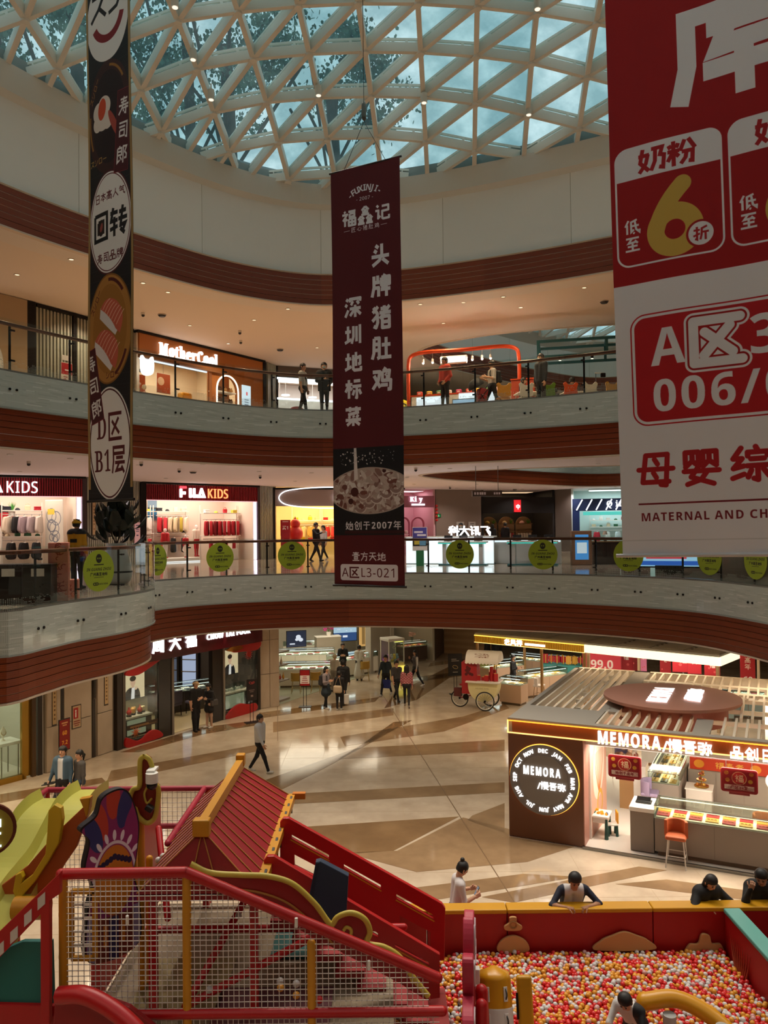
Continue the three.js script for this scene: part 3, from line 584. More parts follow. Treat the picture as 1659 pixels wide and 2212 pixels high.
banner('hotpot_banner','dark red banner with white vertical lettering and a pot of sliced meat',at(797,1266,16),-Math.atan2(0.462,0.887),1.6,8.49,380,2016,(c,w,h)=>{
const Y=(y)=>-776.8+2.203*y;
c.fillStyle='#5c0d16';c.fillRect(0,0,w,h);
const ink={color:'#eceaf0',weight:13};
c.save();c.translate(w / 2,Y(404)+130);['-','F','U','X','I','N','J','I','-'].forEach((ch,i)=>{c.save();c.rotate((i - 4)*0.16);c.fillStyle=ink.color;c.font='bold 42px sans-serif';c.textAlign='center';c.fillText(ch,0,-120);c.restore();});c.restore();
write(c,'- 2007 -',w / 2,Y(425),24,{...ink,bold:false});
write(c,'福鑫记',w / 2+2,Y(462),84,{...ink,weight:14,gap:0.08,join:'round'});
write(c,'匠心猪肚鸡',w / 2,Y(489),26,{...ink,weight:9,gap:0.2});c.fillStyle=ink.color;c.fillRect(72,Y(489),34,2);c.fillRect(274,Y(489),34,2);
write(c,'头牌猪肚鸡',268,Y(688),118,{...ink,vertical:true,gap:0.26,weight:15,join:'round',wide:0.92});
write(c,'深圳地标菜',114,Y(778),106,{...ink,vertical:true,gap:0.24,weight:15,join:'round',wide:0.92});
// photograph of a pot of sliced meat in broth
c.fillStyle='#141216';c.fillRect(0,Y(968),w,Y(1158)- Y(968));
c.fillStyle='#5c0d16';c.fillRect(0,Y(1158),w,2);
c.fillStyle='#b9a79c';c.beginPath();c.ellipse(w / 2+10,Y(1062),225,112,0,0,7);c.fill();c.fillStyle='#141216';c.fillRect(0,Y(968),w,Y(1010)- Y(968));
c.save();c.beginPath();c.ellipse(w / 2+10,Y(1062),218,106,0,0,7);c.clip();
for(let i=0;i<260;i++){c.fillStyle=pick(['#d8ccc4','#c8b6ac','#8e6a60','#b59a90','#e4dcd6','#7a4a40','#a88a80']);c.beginPath();c.ellipse(rnd()*w,Y(1022)+rnd()*170,6+rnd()*22,4+rnd()*10,rnd()*3,0,7);c.fill();}
for(const[x,y]of[[170,1060],[200,1080],[240,1070],[290,1060],[150,1090],[230,1100],[300,1092],[340,1050]]){c.strokeStyle='#9c8078';c.lineWidth=16;c.beginPath();c.arc(x,Y(y),34,0.2,2.6);c.stroke();c.strokeStyle='#e0d4ce';c.lineWidth=5;c.beginPath();c.arc(x,Y(y)+10,34,0.2,2.6);c.stroke();}
c.fillStyle='#4a1a14';for(const[x,y,r]of[[118,1064,22],[96,1084,14],[280,1020,10]]){c.beginPath();c.arc(x,Y(y),r,0,7);c.fill();}c.restore();
c.fillStyle='#e4dcd8';c.beginPath();c.moveTo(116,Y(968));c.lineTo(130,Y(968));c.lineTo(138,Y(1036));c.lineTo(116,Y(1040));c.fill();
for(let i=0;i<70;i++){c.fillStyle='#cfc6c4';c.beginPath();c.arc(40+rnd()*300,Y(975+rnd()*30),1+rnd()*3,0,7);c.fill();}
c.fillStyle='#3a0a10';c.fillRect(60,Y(1148),320,14);
write(c,'始创于2007年',216,Y(1137),44,{...ink,weight:11,gap:0.1});write(c,'壹方天地',w / 2,Y(1204),46,{...ink,weight:11,gap:0.02});
c.fillStyle='#eceaf0';c.beginPath();c.roundRect(34,Y(1221),w - 68,78,12);c.fill();write(c,'A区L3-021',w / 2,Y(1239),58,{color:'#5c0d16',weight:12,bold:false,gap:0.06,wide:1.02});
},{back:0x4a0c12});
{
const W=4.0,H=8.7,left=at(1345,1195,10.4),turn=-Math.atan2(0.52,0.854);
const p=left.clone().add(V3(Math.cos(turn)*W / 2,0,-Math.sin(turn)*W / 2));
banner('baby_store_banner','huge red and white sale banner with gold numeral and rounded boxes',p,turn,W,H,920,2001,(c,w,h)=>{
const U=(u)=>u*230,Y=(y)=>(15.53 - y)*230,ink='#efeef4',red='#a8040a';
c.fillStyle=red;c.fillRect(0,0,w,h);c.fillStyle=ink;c.fillRect(0,Y(10.34),w,h);
write(c,'库',U(1.5),Y(13.1),320,{color:ink,weight:17,wide:0.95});
const boxAt=(u0,u1,title)=>{
const a=U(u0),b=U(u1),t=Y(12.12),s=Y(10.58);
c.strokeStyle=ink;c.lineWidth=6;c.beginPath();c.roundRect(a,t,b - a,s - t,36);c.stroke();
c.save();c.beginPath();c.roundRect(a,t,b - a,s - t,36);c.clip();c.fillStyle=ink;c.fillRect(a,t,b - a,96);c.restore();
write(c,title,(a+b)/ 2,t+48,82,{color:'#b0121b',weight:14,gap:0.02});
write(c,'低至',a+44,s - 92,46,{color:ink,weight:14,vertical:true,gap:0.14});
// gold six
c.strokeStyle='#d8b452';c.lineCap='round';c.lineWidth=50;c.beginPath();c.moveTo(a+190,t+140);c.quadraticCurveTo(a+128,t+200,a+112,t+270);c.stroke();c.beginPath();c.arc(a+166,t+270,54,0,7);c.stroke();
c.fillStyle=red;c.beginPath();c.arc(a+236,s - 58,40,0,7);c.fill();c.fillStyle=ink;c.beginPath();c.arc(a+236,s - 58,34,0,7);c.fill();write(c,'折',a+236,s - 58,44,{color:'#b0121b',weight:13});
};
boxAt(0.07,1.36,'奶粉');boxAt(1.45,2.74,'奶粉');
const frameAt=(inset,col,fill)=>{c.beginPath();c.roundRect(U(0.2)+inset,Y(9.92)+inset,w - U(0.4)- inset*2,Y(8.5)- Y(9.92)- inset*2,42 - inset);if(fill){c.fillStyle=col;c.fill();}else{c.strokeStyle=col;c.lineWidth=4;c.stroke();}};
frameAt(0,'#c0131d',false);frameAt(10,'#c0131d',true);
const fat=(text,u,y,s,o)=>{write(c,text,U(u),Y(y),s,{...o,color:ink,weight:34,join:'round',cap:'round',left:true});write(c,text,U(u),Y(y),s,{...o,color:'#a8040a',weight:25,join:'round',cap:'round',left:true});write(c,text,U(u),Y(y),s,{...o,color:ink,weight:18,join:'round',cap:'round',left:true});};
fat('A区3',0.44,9.47,150,{});fat('006/007',0.44,8.86,130,{});
write(c,'母婴综合',U(0.22),Y(7.92),104,{color:'#b8121c',weight:14,join:'round',cap:'round',gap:0.22,left:true});
c.fillStyle='#7d1420';c.fillRect(U(0.22),Y(7.5),w - U(0.44),5);
write(c,'MATERNAL AND CHILD COMPLEX',U(0.24),Y(7.32),34,{color:'#7d1420',left:true});
c.fillStyle='#d9d8dc';c.fillRect(0,h - 46,w,3);
},{back:0x9a9698,rod:0xd8d6d8,tilt:0.016});
}
// ---------------------------------------------------------------- people
// surface nets over a signed distance field: f(x, y, z) -> distance; paint(x, y, z) -> [r, g, b]
function nets(f,lo,hi,cell,paint){
const nx=Math.ceil((hi[0]- lo[0])/ cell)+1,ny=Math.ceil((hi[1]- lo[1])/ cell)+1,nz=Math.ceil((hi[2]- lo[2])/ cell)+1;
const v=new Float32Array(nx*ny*nz),id=(i,j,k)=>i+nx*(j+ny*k);
for(let k=0;k<nz;k++)for(let j=0;j<ny;j++)for(let i=0;i<nx;i++)v[id(i,j,k)]=f(lo[0]+i*cell,lo[1]+j*cell,lo[2]+k*cell);
const at2=new Int32Array(nx*ny*nz).fill(-1),pos=[],ix=[];
const E=[[0,1],[0,2],[0,4],[1,3],[1,5],[2,3],[2,6],[3,7],[4,5],[4,6],[5,7],[6,7]];
for(let k=0;k<nz - 1;k++)for(let j=0;j<ny - 1;j++)for(let i=0;i<nx - 1;i++){
const c=[];let neg=0;for(let q=0;q<8;q++){const s=v[id(i+(q&1),j+(q>>1&1),k+(q>>2))];c.push(s);if(s<0)neg++;}
if(!neg||neg===8)continue;
let x=0,y=0,z=0,n=0;
for(const[a,b]of E)if((c[a]<0)!==(c[b]<0)){const t=c[a]/(c[a]- c[b]);x+=(a&1)+((b&1)-(a&1))*t;y+=(a>>1&1)+((b>>1&1)-(a>>1&1))*t;z+=(a>>2)+((b>>2)-(a>>2))*t;n++;}
at2[id(i,j,k)]=pos.length / 3;pos.push(lo[0]+(i+x / n)*cell,lo[1]+(j+y / n)*cell,lo[2]+(k+z / n)*cell);
}
const face=(a,b,c,d,flip)=>{if(a<0||b<0||c<0||d<0)return;if(flip)ix.push(a,c,b,a,d,c);else ix.push(a,b,c,a,c,d);};
for(let k=1;k<nz - 1;k++)for(let j=1;j<ny - 1;j++)for(let i=1;i<nx - 1;i++){
const s=v[id(i,j,k)]<0;
if(s !==v[id(i+1,j,k)]<0)face(at2[id(i,j - 1,k - 1)],at2[id(i,j,k - 1)],at2[id(i,j,k)],at2[id(i,j - 1,k)],!s);
if(s !==v[id(i,j+1,k)]<0)face(at2[id(i - 1,j,k - 1)],at2[id(i - 1,j,k)],at2[id(i,j,k)],at2[id(i,j,k - 1)],!s);
if(s !==v[id(i,j,k+1)]<0)face(at2[id(i - 1,j - 1,k)],at2[id(i,j - 1,k)],at2[id(i,j,k)],at2[id(i - 1,j,k)],!s);
}
const g=new THREE.BufferGeometry();g.setAttribute('position',new THREE.Float32BufferAttribute(pos,3));g.setIndex(ix);g.computeVertexNormals();
if(paint){const col=new Float32Array(pos.length);for(let i=0;i<pos.length;i+=3){const c=paint(pos[i],pos[i+1],pos[i+2]);col[i]=c[0];col[i+1]=c[1];col[i+2]=c[2];}g.setAttribute('color',new THREE.BufferAttribute(col,3));}
return g;
}
const cap=(px,py,pz,b)=>{
const ax=px - b.a.x,ay=py - b.a.y,az=pz - b.a.z;let t=(ax*b.d.x+ay*b.d.y+az*b.d.z)/ b.L2;t=t<0?0:t>1?1:t;
const x=ax - b.d.x*t,y=ay - b.d.y*t,z=az - b.d.z*t;return Math.sqrt(x*x+y*y+z*z)-(b.ra+(b.rb - b.ra)*t);
};
const bone=(a,b,ra,rb,c)=>{const d=b.clone().sub(a);return{a,b,d,ra,rb,c,L2:Math.max(1e-6,d.lengthSq())};};
const blend=(bones,k)=>(x,y,z)=>{let m=9;for(const b of bones){const e=cap(x,y,z,b);const h=Math.max(0,k - Math.abs(m - e))/ k;m=Math.min(m,e)- h*h*k*0.25;}return m;};
const boundsOf=(bones,pad)=>{const lo=[9,9,9],hi=[-9,-9,-9];for(const b of bones)for(const p of[b.a,b.b]){const r=Math.max(b.ra,b.rb)+pad;['x','y','z'].forEach((k,i)=>{lo[i]=Math.min(lo[i],p[k]- r);hi[i]=Math.max(hi[i],p[k]+r);});}return[lo,hi];};
// a hand: wrist at the origin, fingers along -y, palm towards +z, thumb towards +x; curl 0..1
function handGeo(curl,cell){
const B=[],p=(x,y,z)=>V3(x,y,z);
B.push(bone(p(-0.022,-0.01,0),p(-0.028,-0.085,0),0.02,0.014),bone(p(0,-0.01,0),p(0,-0.088,0),0.021,0.015),bone(p(0.02,-0.01,0),p(0.026,-0.084,0),0.02,0.014));
[[-0.033,0.06],[-0.012,0.076],[0.009,0.08],[0.03,0.07]].forEach(([x,len],i)=>{
let a=p(x,-0.085,0),ang=0.15;for(let s=0;s<3;s++){ang+=curl*(s?0.85:0.6);const L=len*[0.46,0.31,0.23][s],b=a.clone().add(V3(0,-Math.cos(ang)*L,Math.sin(ang)*L));B.push(bone(a,b,0.0092 - s*0.0008,0.0086 - s*0.0009));a=b;}
});
let a=p(0.03,-0.03,0.004);for(const[dx,dy,dz]of[[0.028,-0.024,0.012],[0.012,-0.024,0.012+curl*0.014]]){const b=a.clone().add(V3(dx,dy,dz));B.push(bone(a,b,0.011,0.0095));a=b;}
const[lo,hi]=boundsOf(B,0.01);return nets(blend(B,0.006),lo,hi,cell);
}
const HANDS={fine:[handGeo(0.3,0.0035),handGeo(1,0.0035)],coarse:[handGeo(0.3,0.006),handGeo(1,0.006)]};
const bodyMat=new THREE.MeshStandardMaterial({vertexColors:true,roughness:0.75});
const lin=(hex)=>{const c=new THREE.Color(hex);return[c.r,c.g,c.b];};
function person(label,p,o){
const t=thing('person',label,'person',p,o.yaw||0,o.group),H=(o.h||1.7)/ 1.7,fine=o.fine;
const skin=lin(o.skin||0xc99a7c),shirt=lin(o.shirt),pants=lin(o.pants||0x1c1c20),shoes=lin(o.shoes||0x26221f),B=[];
const stride=(o.legs||[[0.05,0],[-0.05,0]]);
// how high the hips stand so that the lower foot touches the ground
const drop=stride.map(([th,kn])=>0.42*Math.cos(th)+0.41*Math.cos(th - kn)),hipY=Math.max(...drop)+0.075;
const bend=new THREE.Matrix4().makeRotationX(o.lean||0),turn=new THREE.Matrix4().makeRotationY(o.twist||0),pelvis=V3(0,hipY+0.05,0);
const up=(x,y,z)=>V3(x,y,z).applyMatrix4(turn).applyMatrix4(bend).add(pelvis);
const dir=(d)=>V3(...d).normalize();
const wide=o.wide||1,legR=o.slim?0.88:1,puff=o.puff||0;
B.push(bone(V3(-0.07,hipY+0.02,0),V3(0.07,hipY+0.02,0),0.118*wide,0.118*wide,pants));
for(const s of[-1,1])B.push(bone(up(s*0.07,0.08,0),up(s*0.1*wide,0.42,0),0.1+puff,0.098+puff,shirt));
B.push(bone(up(-0.14*wide,0.455,-0.005),up(0.14*wide,0.455,-0.005),0.07+puff,0.07+puff,shirt));
const neck=up(0,0.47,0),headBase=up(0,0.575,0.012);
B.push(bone(neck,headBase,0.056,0.05,skin));
if(o.coat)B.push(bone(V3(0,hipY+0.04,0),V3(0,hipY - o.coat,0),0.15,0.19,shirt));
if(o.skirt){const c=lin(o.skirt[2]??o.shirt);for(const s of[-1,1])B.push(bone(V3(s*0.03,hipY+0.06,0),V3(s*0.07,hipY - o.skirt[0],0),0.12,o.skirt[1],c));}
stride.forEach(([th,kn,out=0],i)=>{
const s=i?1:-1,hip=V3(s*0.085,hipY,0),knee=hip.clone().add(V3(s*out*0.42,-Math.cos(th)*0.42,Math.sin(th)*0.42)),ank=knee.clone().add(V3(s*out*0.1,-Math.cos(th - kn)*0.41,Math.sin(th - kn)*0.41));
const bareLeg=o.skirt&&!o.leggings?skin:pants;
B.push(bone(hip,knee,0.088*legR,0.062*legR+(o.loose||0),pants===skin?skin:bareLeg),bone(knee,ank,0.06*legR+(o.loose||0),0.043*legR+(o.loose||0),o.shorts?skin:bareLeg));
const pitch=o.seated?0:Math.max(-0.2,(th - kn)*-0.7);B.push(bone(ank.clone().add(V3(0,-0.035,-0.03)),ank.clone().add(V3(s*0.015,-0.045 - Math.sin(pitch)*0.15,0.14*Math.cos(pitch))),0.044,0.036,shoes));
});
const hands=[];
(o.arms||[[[0.12,-1,0.05],[0.05,-1,0.18]],[[0.12,-1,0.05],[0.05,-1,0.18]]]).forEach(([u,f,palm],i)=>{
const s=i?1:-1,sh=up(s*0.185*wide,0.44,0),el=sh.clone().add(dir([u[0]*s,u[1],u[2]]).multiplyScalar(0.275)),fd=dir([f[0]*s,f[1],f[2]]),wr=el.clone().add(fd.clone().multiplyScalar(0.24));
B.push(bone(sh,el,0.058+puff*0.6,0.044+puff*0.5,shirt),bone(el,wr,0.042+puff*0.4,0.029+puff*0.3,o.sleeve==='short'?skin:shirt));
if(!o.noHands){
const y=fd.clone().negate(),z=dir(palm?[palm[0]*s,palm[1],palm[2]]:[-s,0,0.001]),x=V3().crossVectors(y,z).normalize(),z2=V3().crossVectors(x,y);
const g=HANDS[fine?'fine':'coarse'][o.curl?1:0].clone();if(x.z*1+x.y<0)g.scale(-1,1,1);
const m=new THREE.Matrix4().makeBasis(x,y,z2).setPosition(wr);g.applyMatrix4(m);
const c=new Float32Array(g.attributes.position.count*3);for(let k=0;k<c.length;k+=3)c.set(skin,k);g.setAttribute('color',new THREE.BufferAttribute(c,3));g.computeVertexNormals();hands.push(g);
}
});
const cell=fine?0.0125:0.019,[lo,hi]=boundsOf(B,0.035);
const near=(x,y,z)=>{let m=9,c=shirt;for(const b of B){const e=cap(x,y,z,b);if(e<m){m=e;c=b.c;}}return c;};
const stripe=o.pattern?(x,y,z)=>{const c=near(x,y,z);return c===shirt&&o.pattern(x,y,z)?lin(o.patternColor):c;}:near;
const body=nets(blend(B,0.035),lo,hi,cell,stripe);
// head in its own finer grid, in head axes at headBase
const hp=new THREE.Matrix4().makeRotationFromEuler(new THREE.Euler((o.lean||0)*0.6+(o.head?.[0]||0),(o.head?.[1]||0)+(o.twist||0),0,'YXZ')).setPosition(headBase);
const hb=[bone(V3(0,0.085,-0.012),V3(0,0.125,-0.012),0.088,0.09),bone(V3(0,0.03,0.03),V3(0,0.07,0.03),0.052,0.066),bone(V3(0,0.06,0.098),V3(0,0.088,0.088),0.013,0.008),bone(V3(-0.028,0.098,0.075),V3(0.028,0.098,0.075),0.014,0.014),bone(V3(-0.02,0.034,0.083),V3(0.02,0.034,0.083),0.009,0.009)];
for(const s of[-1,1])hb.push(bone(V3(s*0.09,0.055,-0.008),V3(s*0.094,0.09,-0.012),0.012,0.015));
hb.push(bone(V3(0,-0.03,-0.012),V3(0,0.03,-0.005),0.05,0.052));
const[hl,hh]=boundsOf(hb,0.02),headG=nets(blend(hb,0.014),hl,hh,fine?0.006:0.009,(x,y,z)=>(z>0.085&&y>0.03&&y<0.04&&Math.abs(x)<0.026?[0.32,0.1,0.09]:skin));
headG.applyMatrix4(hp);
const all=mergeGeometries([body,headG,...hands].map((g)=>{const n=g.toNonIndexed();n.deleteAttribute('uv');return n;}));
all.scale(H,H,H);part('body',all,o.material||bodyMat,t);
const inHead=(g)=>g.applyMatrix4(hp).scale(H,H,H);
const dark=mat(0x15100e,0.4);
if(!o.mannequin)for(const s of[-1,1]){part('eye',inHead(ball(0.0095,0,0,0,8,6).scale(1.5,0.8,0.6).translate(s*0.032,0.083,0.09)),dark,t);part('eyebrow',inHead(box(0.034,0.006,0.008,s*0.033,0.105,0.09)),dark,t);}
if(o.hair !=='bald'&&!o.mannequin){
const bare2=blend(hb.slice(0,2),0.02),extra=[];
if(o.hair==='long')for(const s of[-1,0,1])extra.push(bone(V3(s*0.055,0.1,-0.04),V3(s*0.07,-0.16,-0.055),0.055,0.04));
if(o.hair==='hood')extra.push(bone(V3(0,0.02,-0.05),V3(0,-0.02,-0.08),0.08,0.07));
if(o.hair==='tail')extra.push(bone(V3(0,0.12,-0.09),V3(0,0.06,-0.14),0.025,0.034),bone(V3(0,0.06,-0.14),V3(0,-0.07,-0.12),0.034,0.018));
if(o.hair==='bun')extra.push(bone(V3(0,0.2,-0.06),V3(0,0.225,-0.075),0.038,0.04));
const eb=blend([bone(V3(9,9,9),V3(9,9,9.1),0.01,0.01),...extra],0.02);
const long=o.hair==='long';
const f=(x,y,z)=>{const shell=bare2(x,y,z)- 0.014,face=Math.max(0.022+Math.max(0,y - 0.07)*0.3 - z,y - 0.132+Math.abs(x)*0.2),nape=(long?-0.02:0.028)- y+(z>0?0.03:0);return Math.min(Math.max(shell,-face,nape),eb(x,y,z));};
part('hair',inHead(nets(f,[-0.14,-0.22,-0.2],[0.14,0.28,0.14],fine?0.008:0.012)),mat(o.hairColor||0x14100f,0.55),t);
}
if(o.hat){const m=mat(o.hat,0.7);const c=part('cap',inHead(merge([new THREE.SphereGeometry(0.112,18,8,0,2*PI,0,PI / 2).scale(1,0.95,1.1).translate(0,0.115,-0.01),o.helmet?box(0.05,0.02,0.2,0,0.21,-0.01):new THREE.CylinderGeometry(0.08,0.085,0.012,18,1,false,-PI / 2,PI).scale(1,1,1.25).translate(0,0.12,0.075)])),m,t);if(o.brim)part('brim',inHead(new THREE.CylinderGeometry(0.19,0.2,0.012,24).translate(0,0.12,-0.01)),m,t);}
if(o.mask)part('face_mask',inHead(rbox(0.1,0.07,0.06,0.025,0,0.045,0.072)),mat(0x9fc0c4,0.8),t);
t.userData.spine=null;delete t.userData.spine;
t.up2=(x,y,z)=>up(x,y,z).multiplyScalar(H);
return t;
}
const facing=(deg)=>deg*PI / 180;
// a bag or backpack on or beside a person stays a thing of its own
function nearPerson(t,name,label,category,x,y,z,build,turn=0){
const q=V3(x,y,z).applyAxisAngle(V3(0,1,0),t.rotation.y).add(t.position),b=thing(name,label,category,q,t.rotation.y+turn);build(b);return b;
}
function backpack(t,color,label,y=1.18,z=-0.2){
return nearPerson(t,'backpack',label,'backpack',0,y,z,(b)=>{
const m=mat(color,0.75);part('main_compartment',rbox(0.29,0.42,0.15,0.06,0,0,0),m,b);part('front_pocket',rbox(0.22,0.2,0.06,0.03,0,-0.08,-0.09),m,b);part('top_handle',new THREE.TorusGeometry(0.035,0.01,6,12,PI).translate(0,0.2,0),mat(0x141414,0.7),b);
for(const s of[-1,1])part('shoulder_strap',tube([V3(s*0.1,0.17,0.07),V3(s*0.115,0.25,0.17),V3(s*0.12,0.2,0.3),V3(s*0.12,0.0,0.31),V3(s*0.13,-0.12,0.16),V3(s*0.12,-0.17,0.06)],0.014,24,5),mat(0x1b1b1d,0.7),b);
});
}
function phone(t,x,y,z,tilt,label){return nearPerson(t,'phone',label,'phone',x,y,z,(b)=>{part('case',rbox(0.075,0.155,0.01,0.004).rotateX(tilt),mat(0x17181c,0.3),b);part('screen',box(0.068,0.145,0.001,0,0,0.0062).rotateX(tilt),glow(0xaebccc,0.35),b);},PI);}
// ---------------------------------------------------------------- ground floor shops
const stonePanel=new THREE.MeshStandardMaterial({map:tintMap(256,N2,[176,158,136],[196,180,158],0.3,0.3),roughness:0.3});
const browns={dark:mat(0x2e2620,0.35),taupe:mat(0x8c8274,0.5),panel:mat(0xa59a88,0.5),door:mat(0x4a3c30,0.4)};
function wallRun(name,A,B,y0,y1,m,label,thick=0.18){const f=frame(A,B,y0),g=box(f.L,y1 - y0,thick,f.L / 2,(y1 - y0)/ 2,-thick / 2),w=structure(name,g,m,label,'wall');w.position.copy(f.at(0,0,0));w.rotation.y=f.turn;return f;}
// a shop room behind a front line: back and side walls and a glowing ceiling panel with its light
let wallNo=0;
function room(f,depth,h,m,label,light,o={}){
for(const[u,v,L,turn,side]of[[0,depth,f.L,f.turn,'back'],[0,0,depth,f.turn+PI / 2,'left'],[f.L,0,depth,f.turn+PI / 2,'right']]){
if(o.skip?.includes(side))continue;
const w=structure('wall_'+side,box(L,h,0.12,L / 2,h / 2,0),o[side]||m,side+' wall inside the '+label,'wall');w.position.copy(f.at(u,0,v));w.rotation.y=turn;
}
if(light){
const{k,color=0xffe2b8,w=f.L*0.7,d=depth*0.45,v=depth*0.5,show=Math.min(2.2,k*0.5)}=light;
const t=thing('ceiling_light_panel','bright flat ceiling light inside the '+label,'ceiling light',f.at(f.L / 2,h - 0.06,v),f.turn);
part('frame',box(w+0.1,0.05,d+0.1,0,0.02,0),white,t);part('lamp',box(w,0.02,d,0,-0.01,0),glow(color,show,0xdddddd),t);
const p=f.at(f.L / 2,h - 0.1,v);areaLight(p,p.clone().add(V3(0,-1,0)),w,d,color,k).rotation.z=f.turn;
}
}
const put=(t,f,u,h,v,turn=0)=>{t.position.copy(f.at(u,h,v));t.rotation.y=f.turn+turn;return t;};
// glass jewellery counter: body, plinth, lit tray bed, glass hood, rows of pads
const padMat=[mat(0xf2e9da,0.6),mat(0xb0323a,0.6),mat(0xd8a24a,0.4),mat(0x2a2622,0.5)];
function jewelCase(label,L,W,o={}){
const{body=0xb8ac98,h=0.82,k=1.6,light=0xfff0d8,rows=2,group,pads=[0,0,1],hood=0.26}=o;
const t=thing('jewellery_counter',label,'display case',V3(0,0,0),0,group);
part('plinth',box(L - 0.12,0.1,W - 0.12,0,0.05,0),mat(0x6d5a44,0.4),t);
part('body',rbox(L,h - 0.1,W,0.015,0,0.1+(h - 0.1)/ 2,0),mat(body,0.45),t);
for(let x=-L / 2+1.2;x<L / 2 - 0.4;x+=1.2)part('panel_joint',box(0.008,h - 0.16,W+0.004,x,0.1+(h - 0.1)/ 2,0),mat(0x6a6052,0.5),t);
part('tray_bed',box(L - 0.06,0.02,W - 0.06,0,h+0.012,0),mat(0xf3e6cf,0.6),t);
part('light_strip',box(L - 0.1,0.015,0.03,0,h+hood - 0.03,-W / 2+0.05),glow(light,k,0xffffff),t);
part('light_strip',box(L - 0.1,0.015,0.03,0,h+hood - 0.03,W / 2 - 0.05),glow(light,k,0xffffff),t);
const n=Math.max(2,Math.round(L / 0.34));
for(let r=0;r<rows;r++)for(let i=0;i<n;i++){
const x=-L / 2+(i+0.5)*L / n,z=(r -(rows - 1)/ 2)*W /(rows+0.4),tray=part('tray',box(L / n - 0.07,0.025,W /(rows+0.6)- 0.05,x,h+0.035,z),padMat[pads[(i+r)% pads.length]],t);
part('jewel',merge([0,1,2].map((q)=>new THREE.TorusGeometry(0.022,0.006,5,10).rotateX(1.2).translate(x+(q - 1)*0.07,h+0.06,z))),GOLD,tray);
}
const glass=[box(L,hood,0.008,0,h+hood / 2,W / 2),box(L,0.008,W,0,h+hood,0),box(0.008,hood,W,L / 2,h+hood / 2,0),box(0.008,hood,W,-L / 2,h+hood / 2,0)];
for(const g of glass)part('glass',g,PANE_SOFT,t);
part('metal_edge',merge([box(L+0.02,0.015,0.015,0,h+hood,W / 2),box(L+0.02,0.015,0.015,0,h+hood,-W / 2),box(0.015,0.015,W,L / 2,h+hood,0),box(0.015,0.015,W,-L / 2,h+hood,0)]),STEEL,t);
const b=V3(0,h+hood - 0.04,0);t.light=[L,W,light];
return t;
}
function caseLight(t,k=3){const[L,W,c]=t.light,p=t.localToWorld(V3(0,1.03,0));const l=areaLight(p,p.clone().add(V3(0,-1,0)),L*0.9,0.06,c,k*7);l.rotation.z=t.rotation.y;}
function stool(label,color,legColor,o={}){
const t=thing('bar_stool',label,'chair',V3(0,0,0),0,o.group),m=mat(color,0.55),lm=mat(legColor,0.35,{metalness:o.metal??0.3}),h=o.h||0.68;
part('seat',rbox(0.42,0.09,0.4,0.04,0,h,0),m,t);
const arc=[];for(let i=0;i<=12;i++){const a=-0.25*PI+i / 12*1.5*PI - PI;arc.push([Math.cos(a+PI / 2+PI)*0,0]);}
const s=new THREE.Shape();s.absarc(0,0,0.225,PI*0.02,PI*0.98);s.absarc(0,0,0.19,PI*0.98,PI*0.02,true);
part('backrest',new THREE.ExtrudeGeometry(s,{depth:0.3,bevelEnabled:true,bevelSize:0.012,bevelThickness:0.02,bevelSegments:2}).rotateX(-PI / 2).translate(0,h+0.0,0.02),m,t);
for(const[x,z]of[[-1,-1],[1,-1],[-1,1],[1,1]])part('leg',bar(V3(x*0.15,h - 0.03,z*0.14),V3(x*0.2,0,z*0.19),0.013),lm,t);
part('footrest',merge([bar(V3(-0.185,0.25,0.175),V3(0.185,0.25,0.175),0.01),bar(V3(-0.185,0.25,-0.175),V3(0.185,0.25,-0.175),0.01),bar(V3(0.185,0.25,-0.175),V3(0.185,0.25,0.175),0.01)]),lm,t);
return t;
}
function standSign(label,w,h,top,draw,o={}){
const t=thing('stand_sign',label,'sign',V3(0,0,0),0);
part('board',rbox(w,h,0.03,0.012,0,top - h / 2,0),mat(0x141212,0.4),t);
part('poster',box(w*0.9,h*0.94,0.004,0,top - h / 2,0.017),printed(128,Math.round(128*h / w),draw,0.4),t);
for(const s of[-1,1])part('rod',bar(V3(s*0.06,0.02,0),V3(s*0.06,top - h+0.02,0),0.011),darkMetal,t);
part('foot',rbox(0.5,0.025,0.32,0.01,0,0.0125,0),mat(0x1b1716,0.4),t);
return t;
}
const scribble=(c,w,h,bg,rows,ink)=>{c.fillStyle=bg;c.fillRect(0,0,w,h);c.fillStyle=ink;rows.forEach(([y,a,b,t])=>c.fillRect(a*w,y*h,(b - a)*w,t*h));};
